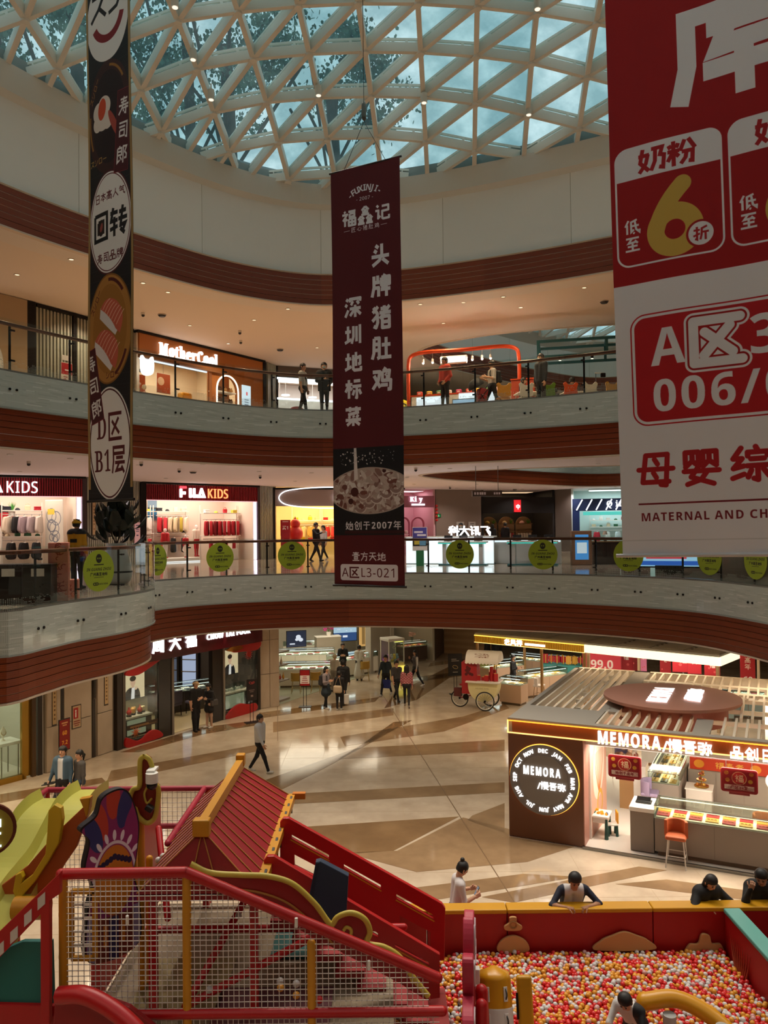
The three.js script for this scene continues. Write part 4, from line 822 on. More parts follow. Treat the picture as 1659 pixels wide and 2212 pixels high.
// --- gold framed shop window at the far left
{
const f=frame([-12.9,20.4],[-10.25,23.85],0);
const t=thing('gold_shop_front','tall gold framed shop window of a jewellery shop','shop front',f.at(0,0,0),f.turn);
const g=(u0,u1,h0,h1,m,n)=>part(n,box(u1 - u0,h1 - h0,0.12,(u0+u1)/ 2,(h0+h1)/ 2,0),m,t);
g(0,f.L - 0.55,0,0.16,GOLD,'sill');g(0,f.L,3.55,4.05,GOLD,'header');g(f.L - 0.62,f.L - 0.5,0,3.6,GOLD,'mullion');g(f.L - 0.32,f.L - 0.2,0,3.6,mat(0x4a3418,0.4),'jamb');g(f.L - 0.14,f.L,0,3.6,browns.dark,'jamb');
part('shop_window',box(f.L - 0.6,3.4,0.012,(f.L - 0.6)/ 2,1.86,0),PANE,t);part('side_panel',box(0.3,3.5,0.05,f.L - 0.41,1.8,-0.06),GOLD,t);
room(f,3.4,4.0,mat(0xcfcabc,0.7),'gold framed shop',{k:3.2,color:0xf4f2d8});
structure('floor',box(f.L,0.02,3.3,f.L / 2,0.01,-1.7),mat(0xe6dfd0,0.3),'pale floor inside the gold framed shop','floor').position.copy(f.at(0,0,0));scene.children.at(-1).rotation.y=f.turn;
const tb=put(thing('display_table','white display table with jewellery busts in the gold framed window','table'),f,f.L - 1.5,0,0.7);
part('tabletop',rbox(2.2,0.1,0.7,0.02,0,1.0,0),white,tb);for(const[x,z]of[[-1,-1],[1,-1],[-1,1],[1,1],[0.5,1]])part('leg',box(0.03,0.95,0.03,x*1.0,0.475,z*0.3),mat(0xb8b4aa,0.3,{metalness:0.8}),tb);
for(let i=0;i<4;i++){const b=put(thing('necklace_bust','small cream necklace bust on the white display table','bust',V3(),0,'necklace busts'),f,f.L - 2.3+i*0.5,1.05,0.7);part('stand',lathe([[0.07,0],[0.06,0.02],[0.02,0.05],[0.03,0.12],[0.1,0.2],[0.08,0.32],[0.03,0.38],[0.03,0.42],[0,0.43]],16).scale(1,1,0.6),mat(0xf3ead8,0.6),b);part('necklace',new THREE.TorusGeometry(0.07,0.008,6,18).rotateX(-0.3).translate(0,0.24,0.04),GOLD,b);}
const ch=put(thing('side_chair','slim chair behind the white display table','chair'),f,f.L - 1.2,0,1.6);part('seat',rbox(0.42,0.05,0.42,0.02,0,0.45,0),white,ch);part('backrest',rbox(0.42,0.4,0.04,0.015,0,0.72,-0.2),white,ch);for(const[x,z]of[[-1,-1],[1,-1],[-1,1],[1,1]])part('leg',bar(V3(x*0.19,0,z*0.19),V3(x*0.17,0.44,z*0.17),0.012),mat(0x8c8a86,0.3,{metalness:0.8}),ch);
}
// --- stone clad wall with doors and notices
{
const f=wallRun('wall_service',[-10.15,23.9],[-8.85,26.5],0,CEIL1,mat(0x8a7c68,0.6),'stone clad service wall beside the jewellery shop');
const t=thing('stone_cladding','beige stone panels with dark door joints on the service wall','wall cladding',f.at(0,0,0),f.turn);t.userData.kind='structure';
for(const[u0,u1]of[[0.03,0.52],[0.66,1.72],[1.98,2.62]])for(let k=0;k<3;k++)part('stone_panel',box(u1 - u0 - 0.012,1.32,0.04,(u0+u1)/ 2,0.68+k*1.34,0.02),stonePanel,t);
for(const u of[0.59,1.85])part('dark_strip',box(0.12,4.05,0.03,u,2.03,0.012),browns.dark,t);
part('pillar_edge',box(0.22,4.05,0.3,f.L - 0.1,2.03,0.02),browns.dark,t);
const plate=(u,w,h,y,label,draw,n='wall_notice')=>{const s=put(thing(n,label,'sign'),f,u,y,-0.05);part('frame',box(w,h,0.02),mat(0x4a4034,0.4),s);part('print',box(w*0.86,h*0.92,0.004,0,0,0.012),printed(96,Math.round(96*h / w),draw,0.4),s);};
const gold=(c,w,h)=>scribble(c,w,h,'#c8a878',[0.1,0.2,0.3,0.42,0.52,0.62,0.74,0.84].map((y)=>[y,0.3,0.7,0.05]),'#7a5a34');
plate(0.28,0.16,1.3,2.0,'narrow gold notice plate left of the red fire notice',gold);plate(2.34,0.16,1.2,2.15,'narrow gold notice plate right of the red fire notice',gold);
plate(1.12,0.36,0.72,1.45,'red and gold fire safety notice on the stone wall',(c,w,h)=>{scribble(c,w,h,'#c3a580',[[0.68,0.1,0.9,0.05],[0.78,0.1,0.9,0.05],[0.88,0.2,0.8,0.04]],'#8a2a22');c.fillStyle='#b3221f';c.fillRect(w*0.08,h*0.08,w*0.6,h*0.5);c.fillStyle='#f0e8e0';c.beginPath();c.arc(w*0.38,h*0.22,w*0.1,0,7);c.fill();c.fillRect(w*0.3,h*0.28,w*0.16,h*0.24);});
plate(1.85,0.1,1.1,2.4,'dark door plate with white figures',(c,w,h)=>scribble(c,w,h,'#201a17',[[0.1,0.35,0.65,0.06],[0.2,0.3,0.7,0.06],[0.32,0.35,0.65,0.06]],'#c9c2b6'));
const sg=standSign('small red price sign on a stand beside the stone wall',0.42,0.95,1.62,(c,w,h)=>{const g='#8c1a14';scribble(c,w,h,g,[[0.08,0.2,0.8,0.05],[0.16,0.3,0.7,0.04]],'#d8a06a');c.fillStyle='#f0b03a';c.font='bold 54px sans-serif';c.textAlign='center';c.fillText('60',w / 2,h*0.5);c.fillText('7.2',w / 2,h*0.82);});
put(sg,f,0.25,0,-0.5);
}
// --- the maroon fronted jeweller
{
const f=frame([-8.75,26.6],[-5.1,32.1],0),L=f.L;
const t=thing('maroon_shop_front','jeweller shop front with maroon sign band, dark piers and red waves','shop front',f.at(0,0,0),f.turn);
const dk=mat(0x2a2622,0.22);
const pc=(u0,u1,h0,h1,m,n,z=0,th=0.2)=>part(n,box(u1 - u0,h1 - h0,th,(u0+u1)/ 2,(h0+h1)/ 2,z),m,t);
pc(0,L,2.72,CEIL1,mat(0x4e0f16,0.14),'sign_band',0.08,0.3);
pc(-0.05,0.06,0,2.75,mat(0x5a5148,0.3),'pier');pc(1.45,2.02,0,2.75,dk,'pier');pc(2.02,2.1,0,2.75,mat(0x7d7266,0.3),'door_jamb',0.05);pc(4.0,4.52,0,2.75,dk,'pier');pc(4.52,4.6,0,2.75,mat(0x8a7f72,0.3),'door_jamb',0.05);pc(L - 0.12,L,0,2.75,browns.dark,'pier');
pc(0.06,1.45,0,0.2,dk,'window_base');pc(4.6,L - 0.12,0,0.2,dk,'window_base');
part('shop_window',box(1.39,2.5,0.012,0.755,1.45,0.06),PANE,t);part('shop_window',box(L - 0.12 - 4.6,2.5,0.012,(4.6+L - 0.12)/ 2,1.45,0.06),PANE,t);
part('print_strip',box(1.3,0.16,0.004,0.78,0.62,0.07),printed(128,16,(c,w,h)=>scribble(c,w,h,'#3a2a1c',[[0.3,0.1,0.7,0.4],[0.6,0.3,0.95,0.12]],'#8a6a40'),0.4),t);
const wave=(pts,x,y,m,s=1)=>part('wave_ornament',extrude(outline(smooth(pts.map(([a,b])=>[x+a*s,y+b])),60),0.06,0.012).translate(0,0,0.1),m,t);
const red=mat(0xb01c1c,0.35),gold=mat(0xc98a4a,0.35);
wave([[0,2.42],[0.5,2.34],[1,2.5],[1.5,2.74],[1.0,2.76],[0.3,2.66]],0,0,red);wave([[0.1,2.68],[0.7,2.6],[1.2,2.72],[1.6,2.76],[0.8,2.78]],0,0,gold);
wave([[0,0.02],[0.7,0.02],[1.5,0.06],[1.35,0.3],[1.0,0.36],[0.5,0.14],[0,0.34]],0.05,0,red);wave([[4.65,0.02],[6.2,0.02],[6.3,0.3],[5.9,0.34],[5.4,0.46],[4.95,0.34]],0,0,red);wave([[5.0,2.5],[5.6,2.44],[6.4,2.42],[6.5,2.75],[5.2,2.76]],0,0,red);wave([[4.7,2.6],[5.2,2.5],[5.6,2.6],[5.2,2.76]],0,0,mat(0xd08a2a,0.4));
const dial=part('sun_ornament',merge([disc(0.12,0.03),...Array.from({length:14},(_,i)=>box(0.02,0.07,0.02,0,0.18,0).rotateZ(i*PI / 7))]).translate(5.95,2.3,0.1),mat(0xb3261e,0.4),t);
part('star_ornament',merge(Array.from({length:10},(_,i)=>new THREE.ConeGeometry(0.03,0.24,4).translate(0,0.12,0).rotateZ(i*PI / 5))).translate(0.48,0.42,0.09),mat(0xc05a24,0.5),t);
const sg=put(thing('shop_sign','white glowing Chinese and Latin lettering on the maroon band','sign'),f,0,0,0),lm=glow(0xffffff,1.5,0xffffff);
letters('周大福',0.52,lm,sg,1.05,2.98,0.24,{depth:0.06,weight:0.13,gap:0.42});letters('CHOW TAI FOOK',0.27,lm,sg,3.55,3.14,0.24,{depth:0.05,wide:0.95,font:FONT_BOLD,gap:0.05});
room(f,6,CEIL1,mat(0x4a4038,0.6),'maroon fronted jeweller',{k:3.0,color:0xffeed8,w:3,d:1.6,v:2.6});
structure('floor',box(L - 0.2,0.02,5.9,L / 2,0.01,-2.95),mat(0xc9b68c,0.25),'sandy floor inside the maroon fronted jeweller','floor').position.copy(f.at(0,0,0));scene.children.at(-1).rotation.y=f.turn;
const portrait=(u,y,w,h,label)=>{const s=put(thing('advert_screen',label,'screen'),f,u,y,0.3);part('casing',box(w+0.04,h+0.04,0.05),dk,s);part('screen',box(w,h,0.006,0,0,0.03),lit(128,128,(c,W,H)=>{
const g='#e8c8a0';c.fillStyle=g;c.fillRect(0,0,W,H);c.fillStyle='#14141a';c.beginPath();c.moveTo(20,128);c.quadraticCurveTo(28,80,56,76);c.lineTo(84,76);c.quadraticCurveTo(104,84,106,128);c.fill();c.fillStyle='#efe0dc';c.beginPath();c.moveTo(58,128);c.lineTo(62,76);c.lineTo(78,76);c.lineTo(76,128);c.fill();c.fillStyle='#d8a88a';c.beginPath();c.ellipse(68,52,13,19,0,0,7);c.fill();c.fillRect(62,66,12,12);c.fillStyle='#17120f';c.beginPath();c.ellipse(68,36,16,12,0,0,7);c.fill();c.beginPath();c.fillStyle='#e0b898';c.ellipse(84,82,9,7,-0.5,0,7);c.fill();},1.0),s);areaLight(f.at(u,y,0.25),f.at(u,y,-1),w,h,0xffe0c0,0.9);};
portrait(0.62,1.95,1.05,0.95,'bright screen with a man in a black suit above the left window display');portrait(5.25,2.05,0.95,0.95,'bright screen with a man in a black suit above the right window display');
const shelf=(u,w,label)=>{const s=put(thing('window_shelf',label,'display shelf'),f,u,0,0.5);part('shelf_board',rbox(w,0.06,0.7,0.01,0,0.85,0),mat(0xc9c2b4,0.35),s);part('cabinet',box(w,0.6,0.6,0,0.5,-0.03),dk,s);part('light_box',box(w*0.6,0.5,0.01,0,0.52,0.28),glow(0xcfd0a8,0.28),s);};
shelf(0.76,1.3,'window shelf of red and gold ornaments left of the door');shelf(5.5,1.7,'window shelf of glass boxes right of the door');
const goods=(u,v,c,label,i)=>{const s=put(thing('gift_ornament',label,'ornament',V3(),0,'window ornaments'),f,u,0.88,v);part('plinth',cyl(0.09,0.06,0,0.03,0,14),mat(0x2a2622,0.4),s);part('figure',i % 2?lathe([[0.05,0.06],[0.085,0.1],[0.09,0.16],[0.05,0.22],[0.02,0.25],[0.03,0.3],[0,0.32]],14):rbox(0.13,0.16,0.13,0.03,0,0.14,0),mat(c,0.35),s);};
[[0.3,0.4],[0.55,0.35],[0.8,0.45],[1.05,0.4],[1.25,0.5],[0.45,0.6],[0.95,0.62]].forEach(([u,v],i)=>goods(u,v,[0xb5231f,0xd03026,0xd8a45a,0xb03a2a,0xe0c89a,0xb5231f,0xd8a45a][i],'small red or gold ornament on the left window shelf',i));
[[4.9,0.4],[5.2,0.45],[5.5,0.4],[5.8,0.5],[6.1,0.45]].forEach(([u,v],i)=>{const s=put(thing('glass_box','small glass box with jewellery on the right window shelf','box',V3(),0,'window glass boxes'),f,u,0.88,v);part('base',box(0.22,0.02,0.2,0,0.01,0),white,s);part('cover',box(0.2,0.24,0.18,0,0.14,0),PANE_SOFT,s);part('jewel',ball(0.05,0,0.08,0),mat(0xe8e0da,0.4),s);});
for(const u of[0.3,5.3]){const p=f.at(u+0.4,2.6,0.5);const l=new THREE.SpotLight(0xffe8cc,9,0,0.9,0.6);l.position.copy(p);l.target.position.copy(f.at(u+0.4,0.8,0.5));scene.add(l,l.target);const dl=thing('window_spot','small spotlight above the '+(u<1?'left':'right')+' jeweller window display','spotlight',p);part('lamp',cyl(0.05,0.06,0,0.05,0,12),glow(0xffe8cc,2),dl);}
const c1=put(jewelCase('glass jewellery counter with white bed inside the maroon shop',2.6,0.8,{body:0x3a332c,light:0xffffff,pads:[0,3]}),f,4.9,0,2.5,-0.35);c1.updateMatrixWorld();caseLight(c1,2.4);
for(const[u,v]of[[4.0,2.0],[4.7,1.7]]){const c=put(thing('counter_chair','grey upholstered chair at the counter of the maroon shop','chair',V3(),0,'counter chairs'),f,u,0,v,PI);part('seat',rbox(0.46,0.1,0.44,0.03,0,0.47,0),mat(0x5c5868,0.8),c);part('backrest',rbox(0.46,0.48,0.08,0.03,0,0.76,-0.2),mat(0x5c5868,0.8),c);for(const[x,z]of[[-1,-1],[1,-1],[-1,1],[1,1]])part('leg',bar(V3(x*0.2,0,z*0.18),V3(x*0.18,0.44,z*0.17),0.015),darkMetal,c);}
for(const[u,label]of[[3.6,'lit wall niche with shelves in the maroon shop'],[2.3,'dark wall cabinet with a pale top in the maroon shop']]){const s=put(thing('wall_niche',label,'cabinet'),f,u>3?6.35:6.2,0,u>3?3.6:4.6,-1.2);part('carcass',box(0.8,2.6,0.3,0,1.3,0),mat(0x2c2520,0.4),s);part('lit_back',box(0.6,1.8,0.02,0,1.5,0.16),glow(0xcfe0ff,u>3?0.5:0.1),s);for(let k=0;k<4;k++)part('shelf',box(0.62,0.03,0.12,0,0.75+k*0.5,0.2),GOLD,s);}
const sign2=standSign('black stand sign with red bow picture by the maroon shop',0.4,0.8,1.62,(c,w,h)=>{scribble(c,w,h,'#1d1416',[[0.5,0.2,0.8,0.03],[0.58,0.3,0.7,0.03],[0.75,0.4,0.65,0.1]],'#8a7a72');c.strokeStyle='#c03a3a';c.lineWidth=5;c.beginPath();c.ellipse(48,40,20,12,0.5,0,7);c.ellipse(82,40,20,12,-0.5,0,7);c.stroke();});
sign2.position.copy(onLevel(544,1561));sign2.rotation.y=0.5;
}
// --- stone pillar between the shops
{const f=frame([-5.05,32.15],[-4.35,32.65],0),w=structure('pillar',box(f.L,CEIL1,0.6,f.L / 2,CEIL1 / 2,-0.3),mat(0x7a6c5a,0.5),'stone clad pillar between the two jewellery shops','pillar');w.position.copy(f.at(0,0,0));w.rotation.y=f.turn;for(let k=0;k<3;k++)for(const s of[0,1])part('stone_panel',box(f.L / 2 - 0.02,1.34,0.03,f.L*(0.25+0.5*s),0.68+k*1.36,0.016),stonePanel,w);}
// --- the open jewellery shop
{
const f=frame([-4.35,32.9],[-0.75,39.6],0),L=f.L;
room(f,7.5,CEIL1,mat(0xa29a8c,0.6),'open jewellery shop',null,{skip:['left','right','back']});
wallRun('wall_back',[-10.6,41.2],[0.3,46.2],0,CEIL1,mat(0xa89f90,0.55),'back wall inside the open jewellery shop');wallRun('wall_right',[0.25,46.3],[0.27,41.7],0,CEIL1,mat(0xa89f90,0.55),'right wall inside the open jewellery shop');wallRun('wall_left',[-5.1,33.2],[-10.6,41.2],0,CEIL1,mat(0xa89f90,0.55),'left wall inside the open jewellery shop');
{const t=thing('ceiling_light_panel','bright flat ceiling light inside the open jewellery shop','ceiling light',V3(-3.2,CEIL1 - 0.06,-39.5),0.4);part('frame',box(5.6,0.05,4.6,0,0.02,0),white,t);part('lamp',box(5.5,0.02,4.5,0,-0.01,0),glow(0xfff0d4,1.0,0xdddddd),t);const p=V3(-3.2,CEIL1 - 0.1,-39.5);areaLight(p,p.clone().add(V3(0,-1,0)),5.5,4.5,0xfff0d4,1.7);}
structure('floor',box(L+4,0.02,7.4,L / 2+2,0.01,-3.7),mat(0xc2c8b2,0.12),'greenish marble floor of the open jewellery shop','floor').position.copy(f.at(0,0,0));scene.children.at(-1).rotation.y=f.turn;
const hd=put(thing('shop_header','pale header with a warm light strip over the open jewellery shop','shop front'),f,L / 2,0,0);part('header_board',box(L,0.7,0.2,0,CEIL1 - 0.35,0),browns.taupe,hd);part('light_strip',box(L*0.5,0.06,0.04,-L*0.2,3.32,-0.3),glow(0xfff0d0,2),hd);
const cs=(label,px,py,len,turn,o={})=>{const c=jewelCase(label,len,0.75,{body:0xe6dfd0,light:0xffffff,k:2.4,...o,group:'long counters of the open jewellery shop'});c.position.copy(onLevel(px,py));c.rotation.y=turn;c.updateMatrixWorld();caseLight(c,3.4);};
cs('long glass counter along the front of the open jewellery shop',668,1482,2.7,0.05);cs('glass counter turned along the right side of the open shop',762,1458,2.7,0.75,{pads:[1,0]});cs('second long counter with red trays in the open jewellery shop',655,1448,3.2,0.12,{pads:[1,0,0]});cs('third counter in the middle of the open jewellery shop',668,1424,3.0,0.2);cs('rear counter below the pale blue screen of the open shop',758,1412,3.0,0.25);
const unit=put(thing('gift_shelf','tiered shelf of gold and red trinkets at the shop entrance','shelf'),f,0.5,0,0.5);part('base',box(1.0,0.1,0.6,0,0.05,0),browns.taupe,unit);part('post',box(0.08,2.1,0.5,-0.45,1.05,0),browns.taupe,unit);for(const h of[0.85,1.5,2.05])part('shelf_board',box(1.0,0.05,0.55,0,h,0),browns.taupe,unit);
for(let i=0;i<12;i++){const s=put(thing('trinket',(i<6?'lower':'upper')+' row trinket on the tiered entrance shelf','trinket',V3(),0,'trinkets on the entrance shelf'),f,0.12+(i % 6)*0.15,i<6?0.88:1.53,0.42+rr(0,0.15));part('body',lathe([[0.04,0],[0.06,0.05],[0.05,0.12],[0.015,0.2],[0.02,0.26],[0,0.28]],10).scale(0.9,rr(0.7,1.2),0.9),mat(pick([0xb5302a,0xd8a23a,0xe8d8b8,0xc04a30]),0.4),s);}
const scr=(px,py,d,w,h,label,draw,k=0.9)=>{const s=thing('wall_screen',label,'screen',at(px,py,d),0.35);part('casing',box(w+0.06,h+0.06,0.06),darkMetal,s);part('screen',box(w,h,0.01,0,0,0.035),lit(96,96,draw,k),s);};
scr(745,1362,43.4,1.3,1.1,'pale blue screen on the back wall of the open jewellery shop',(c,w,h)=>{c.fillStyle='#a9c8d8';c.fillRect(0,0,w,h);c.fillStyle='#2a4a7a';c.fillRect(0,h*0.6,w,h*0.4);c.fillStyle='#e8eef4';for(let i=0;i<14;i++)c.fillRect(rnd()*w,rnd()*h*0.5,5,3);c.fillRect(38,70,20,10);});
scr(640,1380,41.5,1.0,0.8,'dark blue screen with pearls near the shop corner',(c,w,h)=>{c.fillStyle='#122038';c.fillRect(0,0,w,h);c.fillStyle='#dfe6f0';for(const[x,y,r]of[[58,36,13],[70,54,12],[50,52,9]]){c.beginPath();c.arc(x,y,r,0,7);c.fill();}c.fillRect(14,74,26,8);});
scr(785,1362,43.8,0.55,1.7,'tall gold lit niche on the back wall of the open shop',(c,w,h)=>{c.fillStyle='#d8a860';c.fillRect(0,0,w,h);c.fillStyle='#8a6a3a';c.fillRect(30,20,30,70);},0.8);
const pil=thing('reception_cabinet','grey cabinet with a pink orchid in the open jewellery shop','cabinet',at(708,1400,42.2).setY(0),0.3);part('body',box(1.3,1.5,0.6,0,0.75,0),browns.panel,pil);part('top',box(1.34,0.04,0.64,0,1.52,0),white,pil);
const orch=thing('potted_orchid','pink orchid in a white pot on the grey cabinet','plant',at(710,1380,42.2).setY(1.54));part('pot',cyl(0.1,0.2,0,0.1,0,16,0.13),white,orch);for(let i=0;i<9;i++)part('flower',merge([0,1,2,3,4].map((k)=>ball(0.055,0,0.06,0,7,5).scale(0.8,1,0.4).rotateZ(k*1.256))).translate(rr(-0.3,0.3),rr(0.35,0.7),rr(-0.1,0.1)),mat(0xc0408a,0.6),orch);part('stem',merge([0,1,2].map((i)=>tube([V3(0,0.2,0),V3(0.1*(i - 1),0.5,0),V3(0.26*(i - 1),0.65,0)],0.01,10,5))),mat(0x4a6a34,0.7),orch);
for(const[u,v]of[[640,1498],[682,1496],[788,1470]]){const s=stool('beige bar stool with gold back at the open jewellery counter',0xb8923c,0xb8a070,{h:0.6,group:'gold stools at the open jewellery counter',metal:0.7});s.position.copy(onLevel(u,v));s.rotation.y=PI;}
const sg=standSign('red and white stand sign in front of the open jewellery shop',0.42,0.66,1.5,(c,w,h)=>{scribble(c,w,h,'#f0e6e0',[[0.42,0.3,0.7,0.04],[0.52,0.25,0.75,0.04],[0.64,0.2,0.8,0.04],[0.78,0.15,0.85,0.04]],'#a02024');c.fillStyle='#a5141a';c.fillRect(0,0,w,h*0.34);c.fillRect(0,h*0.88,w,h*0.12);});sg.position.copy(onLevel(659,1527));
}
// --- grey end wall, claw machine and the small jewellery shop beyond it
{
const f=wallRun('wall_divider',[-0.72,39.5],[0.25,41.6],0,CEIL1,mat(0xb0a898,0.45),'grey wall between the open jewellery shop and the claw machine',0.3);
const f2=frame([0.35,41.9],[2.6,43.2],0);room(f2,4.2,CEIL1,mat(0xb8ad98,0.6),'small jewellery shop',{k:2.6,color:0xfff0d0,w:1.8,d:2});
const c=put(jewelCase('jewellery case with pink flowers beyond the claw machine',1.7,0.7,{body:0x4a382a,pads:[1,2],light:0xfff4e0}),f2,1.5,0,0.6);c.updateMatrixWorld();caseLight(c,2);
const fl=put(thing('flower_vase','pale pink roses in a vase on the jewellery case','plant'),f2,1.6,1.1,0.6);part('vase',cyl(0.07,0.22,0,0.11,0,14,0.09),PANE_SOFT,fl);for(let i=0;i<8;i++)part('rose',ball(0.07,rr(-0.18,0.18),rr(0.26,0.42),rr(-0.1,0.1),8,6),mat(0xe0b09a,0.7),fl);
const post=put(thing('light_poster','tall white light poster on the wall of the small jewellery shop','light box'),f2,0.9,2.2,3.9);part('casing',box(1.1,2.2,0.08),STEEL,post);part('screen',box(1.04,2.1,0.01,0,0,0.045),lit(64,128,(c2,w,h)=>{c2.fillStyle='#dfe6ee';c2.fillRect(0,0,w,h);c2.fillStyle='#6a8ab0';c2.fillRect(10,16,44,5);c2.fillStyle='#c04a4a';c2.beginPath();c2.arc(44,100,10,0,7);c2.fill();},1.1),post);
const m=thing('claw_machine','claw machine with yellow light and plush toys','claw machine',onLevel(848,1468),0.5);
part('base',rbox(0.85,0.85,0.85,0.03,0,0.43,0),mat(0xd9c98a,0.4),m);part('yellow_step',box(0.5,0.6,0.1,0.3,0.4,0.45),glow(0xf0e060,0.9,0xd8c850),m);part('back_panel',box(0.82,0.95,0.03,0,1.35,-0.4),mat(0xa89ac0,0.5),m);part('roof',rbox(0.88,0.14,0.88,0.03,0,1.92,0),mat(0xe0dcd0,0.4),m);part('yellow_light',box(0.4,0.05,0.3,0.2,1.83,0.2),glow(0xfff060,1.6),m);
for(const[x,z]of[[-1,-1],[1,-1],[-1,1],[1,1]])part('post',box(0.04,1.0,0.04,x*0.4,1.36,z*0.4),mat(0xe0dcd0,0.4),m);part('glass',box(0.8,0.98,0.008,0,1.36,0.41),PANE,m);part('glass',box(0.008,0.98,0.8,0.41,1.36,0),PANE,m);
part('claw',merge([bar(V3(0.1,1.85,0),V3(0.1,1.6,0),0.012),...[0,1,2].map((k)=>tube([V3(0,0,0),V3(0.09,-0.05,0),V3(0.03,-0.16,0)],0.01,8,5).rotateY(k*2.1).translate(0.1,1.6,0))]),CHROME,m);
for(let i=0;i<14;i++){const s=thing('plush_toy',['purple','white','yellow','blue','pink'][i % 5]+' plush toy inside the claw machine','plush toy',V3(),0,'plush toys in the claw machine');part('body',ball(0.09,0,0.08,0,9,7),mat([0xb06ac8,0xe8e0f0,0xf0d060,0x8ab0e0,0xd890b0][i % 5],0.9),s);part('head',ball(0.065,0,0.19,0.01,9,7),mat([0xb06ac8,0xe8e0f0,0xf0d060,0x8ab0e0,0xd890b0][i % 5],0.9),s);s.position.copy(m.localToWorld(V3(0,0,0)).add(V3(-0.3+(i % 5)*0.15,0.86+(i>9?0.14:0),-0.25+Math.floor(i / 5)*0.22).applyAxisAngle(V3(0,1,0),0.5)));}
// wooden walls at the back of the ground floor
wallRun('wall_wood',[3.35,45.8],[6.2,44.6],0,CEIL1,new THREE.MeshStandardMaterial({map:tintMap(256,WOODF,[176,138,98],[196,158,116],0.5,0.5),roughness:0.35}),'pale wooden wall at the back of the ground floor');
wallRun('wall_door',[2.65,43.3],[3.3,45.8],0,CEIL1,browns.door,'dark brown door recess at the back of the ground floor');
}
